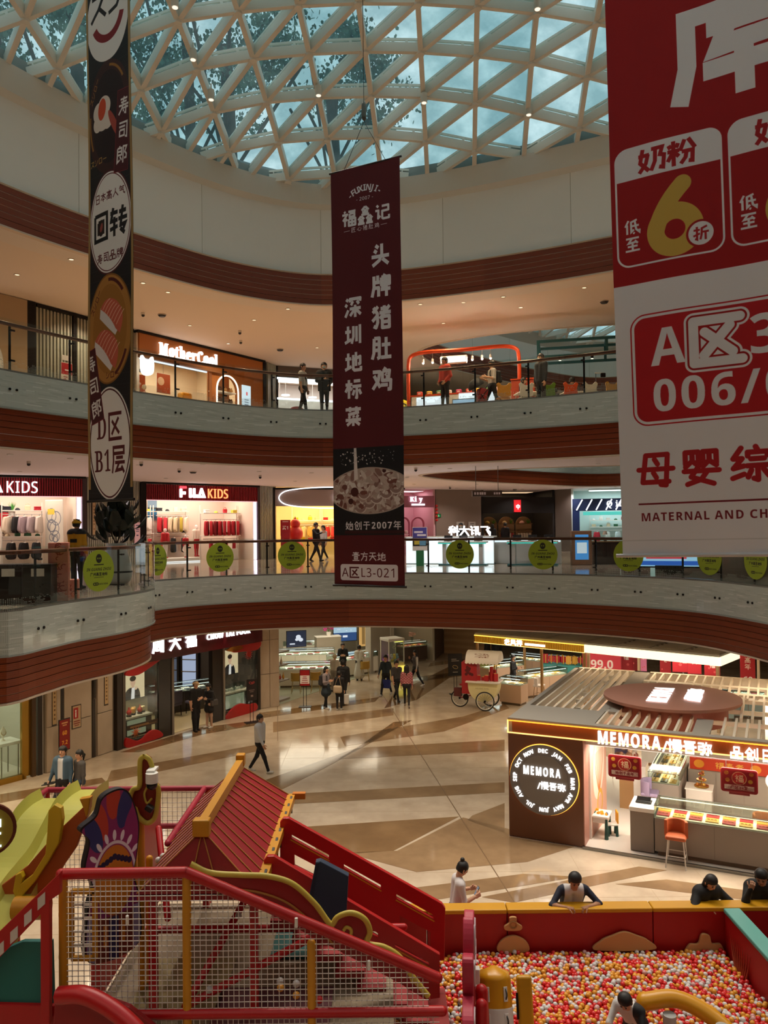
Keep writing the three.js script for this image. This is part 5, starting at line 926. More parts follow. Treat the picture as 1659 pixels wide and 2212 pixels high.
// ---------------------------------------------------------------- the open kiosk with the slatted roof
const KF=frame([2.83,18.7],[2.83+0.9*9,18.7 - 0.435*9],0);
{
const f=KF,W=9,D=7.3,TOP=2.72;
const brown=mat(0x6a4128,0.35),grey=mat(0xa09a90,0.55),cream=mat(0xe2d6c2,0.6),rose=mat(0xb98270,0.55);
structure('floor',box(W,0.04,D,W / 2,0.02,-D / 2),mat(0xe9e4da,0.12),'white polished platform floor of the slat roofed kiosk','floor').position.copy(f.at(0,0,0));scene.children.at(-1).rotation.y=f.turn;
const sill=part('metal_edge',box(W - 1.7,0.06,0.05,1.7+(W - 1.7)/ 2,0.03,0.03),STEEL,scene.children.at(-1));
// pavilion frame
const t=thing('kiosk_pavilion','kiosk pavilion with brown panel, glowing orange fascia and slatted cream roof','kiosk',f.at(0,0,0),f.turn);
part('front_panel',rbox(1.72,2.4,0.5,0.01,0.86,1.2,-0.25),brown,t);
part('front_panel_lining',box(0.02,2.4,0.5,1.73,1.2,-0.25),mat(0xb07a6a,0.4),t);
const fasc=part('fascia',box(W,0.3,0.1,W / 2,2.55,-0.06),mat(0x8a4a1c,0.4),t);
part('glow_strip',box(W,0.025,0.03,W / 2,2.69,0.0),glow(0xffa030,2.2),t);part('glow_strip',box(W,0.025,0.03,W / 2,2.41,0.0),glow(0xffc070,2.2),t);part('glow_strip',box(0.03,0.3,0.03,0.0,2.55,0.0),glow(0xffc070,2.2),t);
areaLight(f.at(W / 2,2.66,-0.1),f.at(W / 2,2.2,0.4),W,0.03,0xffa030,5);
part('side_fascia',box(0.1,0.3,D,0.05,2.55,-D / 2),grey,t);part('back_fascia',box(W,0.3,0.1,W / 2,2.55,-D+0.05),cream,t);
// roof plates
const plate=(u0,u1,v0,v1,m=grey)=>part('roof_plate',box(u1 - u0,0.06,v1 - v0,(u0+u1)/ 2,TOP,-(v0+v1)/ 2),m,t);
plate(0,W,0,0.22);plate(0,1.95,0.22,1.5);plate(0,0.12,1.5,D);plate(1.8,2.25,1.5,D);plate(4.0,4.35,0.22,1.6);plate(0,W,D - 0.16,D,cream);plate(2.25,W,D - 1.6,D - 1.35,cream);plate(2.25,W,D - 2.6,D - 2.35,cream);plate(7.6,7.75,0.2,D,cream);
const slatG=new Map(),slat=(u,v0,v1)=>{const L=v1 - v0,k=L.toFixed(2);if(!slatG.has(k))slatG.set(k,box(0.05,0.14,L));part('roof_slat',slatG.get(k),cream,t,V3(u,TOP - 0.04,-(v0+v1)/ 2));};
for(let u=0.28;u<1.78;u+=0.22)slat(u,1.5,D - 0.16);
for(let u=2.0;u<W;u+=0.235){if(u>3.95&&u<4.4)continue;slat(u,0.22,2.0);}
for(let u=2.4;u<W;u+=0.235){slat(u,D - 1.35,D - 0.16);slat(u,D - 2.35,D - 1.6);}
for(let u=4.9;u<W;u+=0.235)slat(u,2.0,D - 2.6);
for(let u=2.4;u<5;u+=0.235)slat(u,4.3,D - 2.6);
for(const v of[2.0,3.3,4.6])part('roof_rail',box(W - 2.2,0.1,0.06,2.25+(W - 2.2)/ 2,TOP - 0.12,-v),cream,t);
for(const u of[0.9,3.2])for(let v=1.8;v<D;v+=0.9)part('cross_piece',box(0.2,0.08,0.06,u+(v % 0.5),TOP - 0.04,-v),cream,t);
// posts at the back and right
for(const[u,v]of[[0.06,D - 0.06],[W - 0.06,D - 0.06],[2.2,D - 0.06],[5.4,D - 0.06],[W - 0.06,0.06]])part('post',box(0.1,2.45,0.1,u,1.22,-v),cream,t);
// round sign on the roof with glowing letters lying flat
const ds=put(thing('roof_sign','round terracotta sign lying on the slatted roof with glowing white letters','sign'),f,3.3,2.78,2.95);part('disc',cyl(1.62,0.07,0,0.14,0,64),rose,ds);part('drum',cyl(1.3,0.5,0,-0.14,0,48),mat(0x8a4a36,0.5),ds);
{const lm=glow(0xffffff,1.3,0xffffff),g1=new THREE.Group();g1.name='lettering';ds.add(g1);g1.rotation.set(-PI / 2,0,PI / 2);g1.position.set(-0.1,0.19,0);letters('MEMORA',0.62,lm,g1,-0.98,-0.1,0,{depth:0.02,wide:0.5,gap:0.14,font:FONT_SANS});const g2=new THREE.Group();g2.name='lettering';ds.add(g2);g2.rotation.set(-PI / 2,0,PI / 2);g2.position.set(0.62,0.19,0);letters('/慢吾弥',0.4,lm,g2,-0.6,-0.1,0,{depth:0.04});}
// clock shaped sign on the brown panel
const ck=put(thing('round_month_sign','round grey sign with glowing month names and white lettering on brown panel','sign'),f,0.84,1.42,0);
part('halo_light',new THREE.TorusGeometry(0.79,0.016,8,64).translate(0,0,0.015),glow(0xffb545,2.2),ck);part('dial',disc(0.79,0.05,0,0,0.04,64),mat(0x77716a,0.45),ck);part('inner_dial',disc(0.56,0.02,0,0,0.07,64),mat(0x817b73,0.45),ck);
const lm=glow(0xffffff,1.5,0xffffff);
['DEC','JAN','FEB','MAR','APR','MAY','JUN','JUL','AUG','SEP','OCT','NOV'].forEach((m,i)=>{const g=new THREE.Group();g.name='month';ck.add(g);const a=-i*PI / 6;g.rotation.z=a;g.position.set(-Math.sin(a)*0.62,Math.cos(a)*0.62,0.065);letters(m,0.115,lm,g,0,0,0,{depth:0.02,centre:true});});
letters('MEMORA',0.25,lm,ck,-0.47,0.1,0.08,{depth:0.025,wide:0.62,gap:0.12});letters('/慢吾弥',0.18,lm,ck,-0.14,-0.2,0.08,{depth:0.025,gap:0.06,weight:0.09});
areaLight(f.at(0.84,1.42,-0.12),f.at(0.84,1.42,-2),1.0,1.0,0xfff0e0,0.5);
const sg=put(thing('kiosk_sign','glowing white letters standing on the orange kiosk fascia','sign'),f,0,0,0);
letters('MEMORA',0.36,lm,sg,2.05,2.38,0.02,{depth:0.06,wide:0.72,gap:0.08});letters('/慢吾弥',0.28,lm,sg,3.42,2.36,0.02,{depth:0.06});letters('品创日大 合品方',0.26,lm,sg,4.75,2.36,0.02,{depth:0.06,gap:0.1});
// ceiling light of the kiosk: a bright soffit behind the fascia
const so=put(thing('kiosk_light_soffit','white glowing light strip behind the kiosk fascia','ceiling light'),f,W / 2+0.85,2.3,0.5);part('casing',box(W - 1.75,0.1,0.5),white,so);part('lamp',box(W - 1.85,0.02,0.42,0,-0.055,0),glow(0xfff4e4,2.0,0xffffff),so);
for(const[u,v,w,d,k]of[[5.2,0.55,6.6,0.5,22],[5.2,6.8,6.6,0.4,22]]){const p=f.at(u,2.2,v);const l=areaLight(p,p.clone().add(V3(0,-1,0)),w,d,0xfff0dc,k);l.rotation.z=f.turn;}
const so2=put(thing('kiosk_light_soffit','white glowing light strip along the back of the kiosk','ceiling light'),f,W / 2+0.6,2.3,D - 0.5);part('casing',box(W - 2.2,0.1,0.4),white,so2);part('lamp',box(W - 2.3,0.02,0.34,0,-0.055,0),glow(0xfff4e4,2.0,0xffffff),so2);
// inside: left partition with a printed lily, white back parapet
const pw=put(thing('printed_partition','pink printed partition with a gold ring motif inside the kiosk','partition'),f,1.76,0.04,0.55,PI / 2 - 0.05);part('board',box(1.5,2.2,0.06,0.7,1.1,0),white,pw);part('print',box(1.44,2.16,0.004,0.7,1.1,0.034),printed(128,192,(c,w,h)=>{c.fillStyle='#d8a58e';c.fillRect(0,0,w,h);c.fillStyle='#efd8c8';c.beginPath();c.ellipse(64,60,46,70,0.3,0,7);c.fill();c.strokeStyle='#c8763a';c.lineWidth=3;for(let i=0;i<7;i++){c.beginPath();c.moveTo(64,120);c.quadraticCurveTo(30+i*12,70,34+i*11,30);c.stroke();}c.strokeStyle='#d8a83a';c.lineWidth=8;c.beginPath();c.ellipse(70,140,20,24,0,0,7);c.stroke();},0.5),pw);
const bw=put(thing('kiosk_parapet','white low parapet with wooden base around the back of the kiosk','parapet'),f,0,0.04,0);part('board',box(W - 2,1.0,0.1,2+(W - 2)/ 2,0.5,-D+0.4),white,bw);part('skirting',box(W - 2,0.08,0.12,2+(W - 2)/ 2,0.04,-D+0.4),mat(0xa87a4a,0.5),bw);part('ledge',box(W - 2,0.04,0.3,2+(W - 2)/ 2,1.02,-D+0.4),white,bw);
const pil=thing('wooden_column','wooden column with dried flowers beside the pink partition','column',f.at(2.2,0.04,3.1),f.turn);part('column',box(0.35,1.1,0.5,0,0.55,0),mat(0xb58a5a,0.5),pil);part('white_side',box(0.3,1.1,0.5,0.32,0.55,0),white,pil);
const df=thing('dried_flowers','bunch of dried flowers on the wooden column','flowers',f.at(2.2,1.14,3.1),0);for(let i=0;i<16;i++)part('bloom',ball(rr(0.05,0.09),rr(-0.22,0.22),rr(0.08,0.4),rr(-0.2,0.2),7,5),mat(pick([0xb88a6a,0xe0d0c0,0x9a5a48,0xd8b8a0]),0.9),df);part('wrap',cyl(0.06,0.2,0,0.08,0,10,0.16),mat(0xd8c8b8,0.8),df);
// counters
const cs=(label,u,v,len,turn,o={})=>{const c=put(jewelCase(label,len,0.72,{body:0x8d8176,light:0xffe8c0,k:2.4,rows:3,pads:[2,1,0],...o}),f,u,0.04,v,turn);c.updateMatrixWorld();caseLight(c,3.4);return c;};
const P=(px,py)=>{const p=onLevel(px,py,0.04),dx=p.x - f.at(0,0,0).x,dd=-(p.z - f.at(0,0,0).z);return[dx*0.9 - dd*0.435,dx*0.435+dd*0.9];};
const[u1,v1]=P(1540,1862);
cs('long glass counter with orange trays along the kiosk front',u1,v1+0.2,2.3,0,{rows:2,pads:[2,1]});
const cab=put(thing('corner_cabinet','taupe cabinet with a card terminal at the kiosk corner','cabinet'),f,u1 - 1.42,0.04,v1+0.25);part('body',rbox(0.5,0.86,0.7,0.01,0,0.45,0),mat(0x8d8176,0.45),cab);part('top',rbox(0.54,0.1,0.76,0.02,0,0.93,0),white,cab);
const pos=put(thing('card_terminal','small dark card terminal on the taupe cabinet','terminal'),f,u1 - 1.42,1.03,v1+0.25);part('base',rbox(0.34,0.03,0.22,0.01,0,0.015,0),mat(0x24211f,0.4),pos);part('screen',rbox(0.3,0.02,0.18,0.01,0,0.07,0).rotateX(0.3),mat(0x111213,0.2),pos);
const[u2,v2]=P(1432,1742);cs('long glass counter of boxed rings running into the kiosk',u2+0.15,v2+0.9,3.4,PI / 2 - 0.02,{rows:3,pads:[2,3,2,0]});
const[u3,v3]=P(1568,1740);const bk=put(thing('back_counter','taupe back counter with an orange printed case','counter'),f,u3+0.1,0.04,v3+0.35);part('body',rbox(2.0,0.8,0.55,0.01,0,0.4,0),mat(0xa39789,0.45),bk);part('door',box(0.62,0.7,0.012,-0.65,0.42,0.28),mat(0xaa9e90,0.45),bk);part('door',box(0.62,0.7,0.012,0,0.42,0.28),mat(0xaa9e90,0.45),bk);part('door',box(0.62,0.7,0.012,0.65,0.42,0.28),mat(0xaa9e90,0.45),bk);part('orange_case',box(1.9,0.3,0.5,0,0.96,0),printed(256,48,(c,w,h)=>{c.fillStyle='#d8431c';c.fillRect(0,0,w,h);c.fillStyle='#f0a02a';for(const x of[30,210]){c.beginPath();c.arc(x,24,17,0,7);c.fill();}write(c,'福寿老',128,24,30,{color:'#f0b84a',weight:12});},0.5),bk);
const[u4,v4]=P(1512,1755);const st=put(thing('gift_stand','white cube stand with tiered gold cakes','display stand'),f,u4,0.04,v4);part('cube',rbox(0.6,0.62,0.5,0.01,0,0.31,0),mat(0xd8cfc4,0.5),st);part('top',box(0.64,0.03,0.54,0,0.63,0),white,st);
const cake=put(thing('tiered_tray','gold tiered tray of treats on the white cube','tray'),f,u4+0.05,0.685,v4);part('tier',merge([cyl(0.17,0.03,0,0.02,0,20),cyl(0.12,0.03,0,0.17,0,20),cyl(0.08,0.03,0,0.3,0,20),cyl(0.012,0.4,0,0.2,0,8)]),GOLD,cake);for(let i=0;i<10;i++)part('treat',ball(0.035,Math.cos(i)*0.1*(i % 2?1:0.6),0.06+(i % 3)*0.14,Math.sin(i)*0.1*(i % 2?1:0.6),8,6),mat(pick([0xc87830,0xe0b050,0xa04a2a]),0.6),cake);
// toddlers' table with blocks
const[u5,v5]=P(1286,1803);const kt=put(thing('kids_table','small white play table with dark green legs','table'),f,u5,0.04,v5);part('tabletop',rbox(0.7,0.06,0.5,0.02,0,0.5,0),white,kt);part('apron',box(0.62,0.12,0.42,0,0.42,0),mat(0xe0d8cc,0.6),kt);part('green_board',box(0.3,0.012,0.3,-0.13,0.536,-0.06),mat(0x2c5a4a,0.5),kt);for(const[x,z]of[[-1,-1],[1,-1],[-1,1],[1,1]])part('leg',cyl(0.045,0.48,x*0.29,0.24,z*0.19,10,0.03),mat(0x1d4a40,0.5),kt);
for(let i=0;i<9;i++){const b=put(thing('toy_block','yellow toy block on the small play table','toy block',V3(),0,'toy blocks'),f,u5+rr(-0.1,0.3),0.575,v5+rr(-0.2,0.15),rr(0,3));part('brick',merge([box(0.07,0.035,0.045,0,0.018,0),cyl(0.012,0.012,-0.015,0.04,0,8),cyl(0.012,0.012,0.015,0.04,0,8)]),mat(i===3?0x3a6ab0:0xe8a61c,0.4),b);}
const[u6,v6]=P(1322,1803);const kc=put(thing('kids_chair','tiny white chair with yellow back and green legs','chair'),f,u6,0.04,v6,-1.2);part('seat',rbox(0.26,0.04,0.26,0.02,0,0.26,0),white,kc);part('backrest',rbox(0.24,0.26,0.03,0.012,0,0.42,-0.12),mat(0xe8a61c,0.5),kc);for(const[x,z]of[[-1,-1],[1,-1],[-1,1],[1,1]])part('leg',cyl(0.035,0.25,x*0.1,0.125,z*0.1,8,0.024),mat(0x1d4a40,0.5),kc);
// seats
const seatAt=(px,py,color,leg,turn,label,o={})=>{const[u,v]=P(px,py),s=stool(label,color,leg,{h:0.62,...o});put(s,f,u,0.0,v,turn);return s;};
{const[u,v]=P(1468,1862);seatAt(1462,1866,0xb0562a,0xd9d4cc,0,'orange bar stool with pale legs pulled up to the kiosk front').position.y=0;}
seatAt(1405,1768,0x9a8aa8,0xd9d0c4,PI / 2,'lilac chair on the outer side of the ring counter').position.y=0.04;
seatAt(1345,1682,0x9a8aa8,0xd9d0c4,-0.4,'lilac chair by the pink partition, beneath the first hanging red sign').position.y=0.04;
seatAt(1462,1676,0x8a7c9c,0xd9d0c4,PI,'lilac chair behind the far end of the ring counter').position.y=0.04;
const rt=put(thing('round_table','round brass pedestal table beside the kiosk front counter','table'),f,u1+1.75,0,v1 - 0.05);part('tabletop',cyl(0.35,0.05,0,0.98,0,32),CHROME,rt);part('pedestal',cyl(0.07,0.95,0,0.48,0,20),GOLD,rt);part('base',cyl(0.24,0.03,0,0.015,0,28),GOLD,rt);
const ob=seatAt(1652,1850,0xb5642e,0xb08a3c,0.6,'orange leather stool with brass legs by the round table',{metal:0.9});ob.position.y=0;
const rc=cs('glass jewellery case at the right end of the kiosk front',u1+2.3,v1+0.8,1.2,0.0,{});
// hanging red signs
const red=(u,v,label,txt)=>{const s=put(thing('hanging_sign',label,'sign'),f,u,1.78,v);part('board',extrude(roundRect(0.72,0.5,0.06),0.03,0.006),mat(0x7c1218,0.4),s);part('print',box(0.66,0.44,0.004,0,0,0.034),printed(128,90,(c,w,h)=>{c.fillStyle='#8c1018';c.fillRect(0,0,w,h);c.fillStyle='#c22a20';c.beginPath();c.arc(64,34,27,0,7);c.fill();c.strokeStyle='#e8c890';c.lineWidth=3;c.stroke();c.fillStyle='#d8a83a';for(const[x,y]of[[16,14],[20,44],[110,12],[106,44]]){c.beginPath();c.arc(x,y,9,0,7);c.fill();}write(c,'福',64,34,34,{color:'#f0d8a8',weight:12});c.fillStyle='#ecdcc8';c.fillRect(8,64,112,20);write(c,txt,64,74,15,{color:'#7a1418',weight:14});},0.4),s);part('lower_tab',box(0.4,0.05,0.03,0,-0.27,0.015),mat(0x7c1218,0.4),s);for(const x of[-0.25,0.25])part('cord',bar(V3(x,0.24,0.015),V3(x,0.5,0.015),0.006,5),STEEL,s);};
red(2.55,0.5,'dark red hanging sign with round emblem over the kiosk entrance','始创于品年');red(4.9,0.45,'bright red hanging sign with round emblem over the front counter','广区24至');
// balloons
for(const[i,[x,y,z,c]]of[[0,0,0,0xe8a8b0],[-0.2,0.06,0.05,0xf0e4e4],[0.18,0.12,-0.04,0xb090c0],[0.22,-0.1,0.06,0xf2eaea],[-0.1,-0.14,0.08,0xe6b4b8],[0.02,0.2,-0.06,0xe8c0c8]].entries()){const b=put(thing('balloon','pastel balloon tied above the kiosk front counter','balloon',V3(),0,'pastel balloons'),f,5.75+x,1.72+y,0.6+z);part('skin',ball(0.15,0,0,0,18,14).scale(1,1.12,1),mat(c,0.25),b);part('knot',new THREE.ConeGeometry(0.02,0.04,8).translate(0,-0.18,0),mat(c,0.3),b);part('string',bar(V3(0,-0.19,0),V3(-x*0.6,-0.6 - y,-z),0.003,4),white,b);}
}
// ---------------------------------------------------------------- second kiosk with the yellow fascia, and the white canopy beside it
{
const A=[3.8,34.1],B=[7.68,30.9],C=[11.5,27.6],f=frame(A,B,0),g=frame(B,C,0),L=f.L;
const t=thing('yellow_kiosk_canopy','kiosk canopy with a ribbed yellow glowing fascia and grey roof','kiosk',f.at(0,0,0),f.turn);
part('roof',box(L,0.1,4.2,L / 2,2.65,-2.1),mat(0x8f8a80,0.6),t);for(let i=0;i<3;i++)part('roof_panel',box(L / 3 - 0.08,0.03,3.9,L / 6+i*L / 3,2.71,-2.1),mat(0x9a958b,0.6),t);
part('fascia',box(L,0.28,0.06,L / 2,2.44,0),glow(0xd89a20,0.5,0x9a7020),t);for(let u=0.04;u<L;u+=0.075)part('rib',box(0.03,0.26,0.03,u,2.44,0.045),mat(0xc89a30,0.4),t);
part('glow_strip',box(L,0.03,0.04,L / 2,2.59,0.03),glow(0xffc850,2),t);part('glow_strip',box(L,0.02,0.04,L / 2,2.3,0.03),glow(0xffd880,2),t);
for(const[u,v]of[[0.06,0.1],[L - 0.06,0.1],[0.06,4.1],[L*0.62,0.1]])part('post',box(0.09,2.4,0.09,u,1.2,-v),mat(0xa07a4a,0.4),t);
const sg=put(thing('kiosk_sign','glowing white characters on the yellow ribbed fascia','sign'),f,0,0,0),lm=glow(0xffffff,1.6,0xffffff);letters('老凤祥',0.26,lm,sg,L*0.3,2.31,0.07,{gap:0.1});part('caption_bar',box(0.9,0.09,0.03,L*0.58,2.42,0.08),lm,sg);
const p=f.at(L / 2,2.55,2.0);areaLight(p,p.clone().add(V3(0,-1,0)),3.4,2.6,0xfff0dc,3.2).rotation.z=f.turn;const lp=put(thing('ceiling_light_panel','flat light under the yellow kiosk canopy','ceiling light'),f,L / 2,2.58,2.0);part('lamp',box(3.4,0.02,2.6),glow(0xfff0dc,1.6),lp);part('frame',box(3.5,0.02,2.7,0,0.02,0),white,lp);
const cs=(label,px,py,len,turn,o={})=>{const c=jewelCase(label,len,0.7,{body:0xc0a084,light:0xffffff,k:2.4,pads:[0,0,2],...o});c.position.copy(onLevel(px,py));c.rotation.y=f.turn+turn;c.updateMatrixWorld();caseLight(c,4);};
cs('small square glass case at the corner of the yellow kiosk',1110,1520,0.95,0.1);cs('long white lit counter on the right of the yellow kiosk',1172,1500,2.2,1.2);cs('counter at the back left of the yellow kiosk',1085,1478,2.0,1.2);cs('back counter of the yellow kiosk',1150,1462,2.0,0.0);cs('pale counter behind the post of the yellow kiosk',1215,1468,1.6,0.1);
const s1=stool('pale stool by the right counter of the yellow kiosk',0xc8bcae,0x8a6a40,{h:0.6});s1.position.copy(onLevel(1165,1512));s1.rotation.y=1;
// white canopy
const w=thing('white_canopy','flat canopy with a glowing white edge and grey panelled top','canopy',g.at(0,0,0),g.turn);
part('roof',box(g.L,0.08,5,g.L / 2,2.65,-2.5),mat(0x8f8a80,0.6),w);for(let i=0;i<4;i++)part('roof_panel',box(g.L / 4 - 0.12,0.03,4.6,g.L / 8+i*g.L / 4,2.7,-2.5),mat(0x9a958b,0.6),w);
for(let i=1;i<4;i++)part('vent_row',merge(Array.from({length:10},(_,k)=>box(0.06,0.02,0.12,i*g.L / 4+0.12,2.72,-0.6 - k*0.4))),mat(0x55504a,0.7),w);
part('light_edge',box(g.L,0.3,0.08,g.L / 2,2.46,0),glow(0xfff0c8,1.25,0xffffff),w);part('light_edge',box(0.08,0.3,3.5,g.L,2.46,-1.75),glow(0xfff0c8,1.25,0xffffff),w);
for(const[u,v]of[[0.1,0.1],[g.L - 0.1,0.1],[g.L - 0.1,4.8],[0.1,4.8]])part('post',box(0.1,2.35,0.1,u,1.18,-v),mat(0xb59a78,0.4),w);
const q=g.at(g.L / 2,2.55,2.5);areaLight(q,q.clone().add(V3(0,-1,0)),4,3,0xfff0d8,3).rotation.z=g.turn;const lq=put(thing('ceiling_light_panel','flat light under the white canopy','ceiling light'),g,g.L / 2,2.59,2.5);part('lamp',box(4,0.02,3),glow(0xfff0d8,1.6),lq);
areaLight(g.at(g.L / 2,2.46,-0.1),g.at(g.L / 2,2.2,-2),g.L,0.28,0xfff0c8,1.2);
// red posters and streamers under and behind the canopy
const poster=(px,py,w2,h2,d,label,draw)=>{const s=thing('red_poster',label,'poster',at(px,py,d),-0.3);part('board',box(w2,h2,0.04),mat(0xa02028,0.5),s);part('print',box(w2*0.97,h2*0.97,0.004,0,0,0.023),printed(96,Math.round(96*h2 / w2),draw,0.5),s);part('support',box(0.04,1.2,0.03,0,-h2 / 2 - 0.5,-0.02),STEEL,s);};
const rd=(txt,s,bg='#c22430')=>(c,w2,h2)=>{c.fillStyle=bg;c.fillRect(0,0,w2,h2);c.fillStyle='#e05a5a';for(let i=0;i<5;i++){c.beginPath();c.arc(rnd()*w2,rnd()*h2,8,0,7);c.fill();}write(c,txt,w2 / 2,h2 / 2,s,{color:'#f6e6dc',weight:13,vertical:h2>w2});};
poster(1300,1425,1.7,1.3,36,'large coral red sale poster with white figures under the white canopy',(c,w2,h2)=>{c.fillStyle='#d23a48';c.fillRect(0,0,w2,h2);c.fillStyle='#f6e6dc';c.font='bold 30px sans-serif';c.textAlign='center';c.fillText('99.0',w2 / 2,h2*0.8);});
[[1328,'red streamer with gold characters, first under the white canopy'],[1352,'broad red festive poster beside the first streamer'],[1380,'dark red lantern poster under the white canopy'],[1389,'pink and white streamer beside the lantern poster'],[1437,'red streamer hanging alone by the pale column']].forEach(([x,l],i)=>poster(x,1420,[0.5,0.75,0.5,0.3,0.45][i],1.4,36.5 - i*0.5,l,rd(['福寿大','福','寿','大地','福大老'][i],30,['#b01c28','#b8202c','#8c1218','#d87aa0','#b01c28'][i])));
[[1475,'red poster with a glowing orange disc'],[1500,'red sale poster with white characters'],[1538,'red streamer with large characters at the canopy corner'],[1615,'tall red streamer reading 60 beyond the canopy']].forEach(([x,l],i)=>poster(x,i===3?1440:1425,[0.8,0.5,0.55,0.5][i],[1.0,1.1,1.2,1.5][i],32 - i,l,i===3?(c,w2,h2)=>{c.fillStyle='#c22430';c.fillRect(0,0,w2,h2);write(c,'品高年',w2 / 2,h2*0.34,44,{vertical:true,color:'#f2dcd0'});c.fillStyle='#fff';c.font='bold 60px sans-serif';c.textAlign='center';c.fillText('60',w2 / 2,h2*0.9);}:rd(['福','始大','天大福',''][i],36)));
const gt=thing('green_table','long table with a turquoise cloth and red gift boxes behind the yellow kiosk','table',at(1222,1412,37).setY(0),-0.4);part('tablecloth',rbox(2.2,0.4,0.8,0.03,0,0.62,0),mat(0x3a8a84,0.7),gt);part('leg',box(2.0,0.44,0.6,0,0.22,0),mat(0x2a6a64,0.7),gt);
for(let i=0;i<8;i++){const b=thing('gift_box','red festive gift box on the turquoise table','gift box',gt.localToWorld(V3(-0.95+i*0.27,0.82,rr(-0.15,0.15))),rr(-0.5,0.1),'gift boxes');b.position.copy(V3(-0.95+i*0.27,0.82,rr(-0.15,0.15)).applyAxisAngle(V3(0,1,0),-0.4).add(gt.position));part('box',rbox(0.24,rr(0.25,0.5),0.2,0.01,0,0.2,0),mat(pick([0xb01c28,0xc83a30,0xd8a03a]),0.5),b);part('ribbon',box(0.04,0.4,0.21,0,0.2,0),mat(0xd8a840,0.4),b);}
// glass cold counters far right
for(const[px,py,l]of[[1600,1436,'refrigerated glass counter beyond the slatted roof'],[1500,1448,'low glass counter beyond the slatted roof']]){const c=jewelCase(l,2.6,0.8,{body:0x9ab0b0,light:0xe0ffff,k:1.6});c.position.copy(at(px,py,30)).setY(0);c.rotation.y=-0.3;c.updateMatrixWorld();caseLight(c,2);}
}
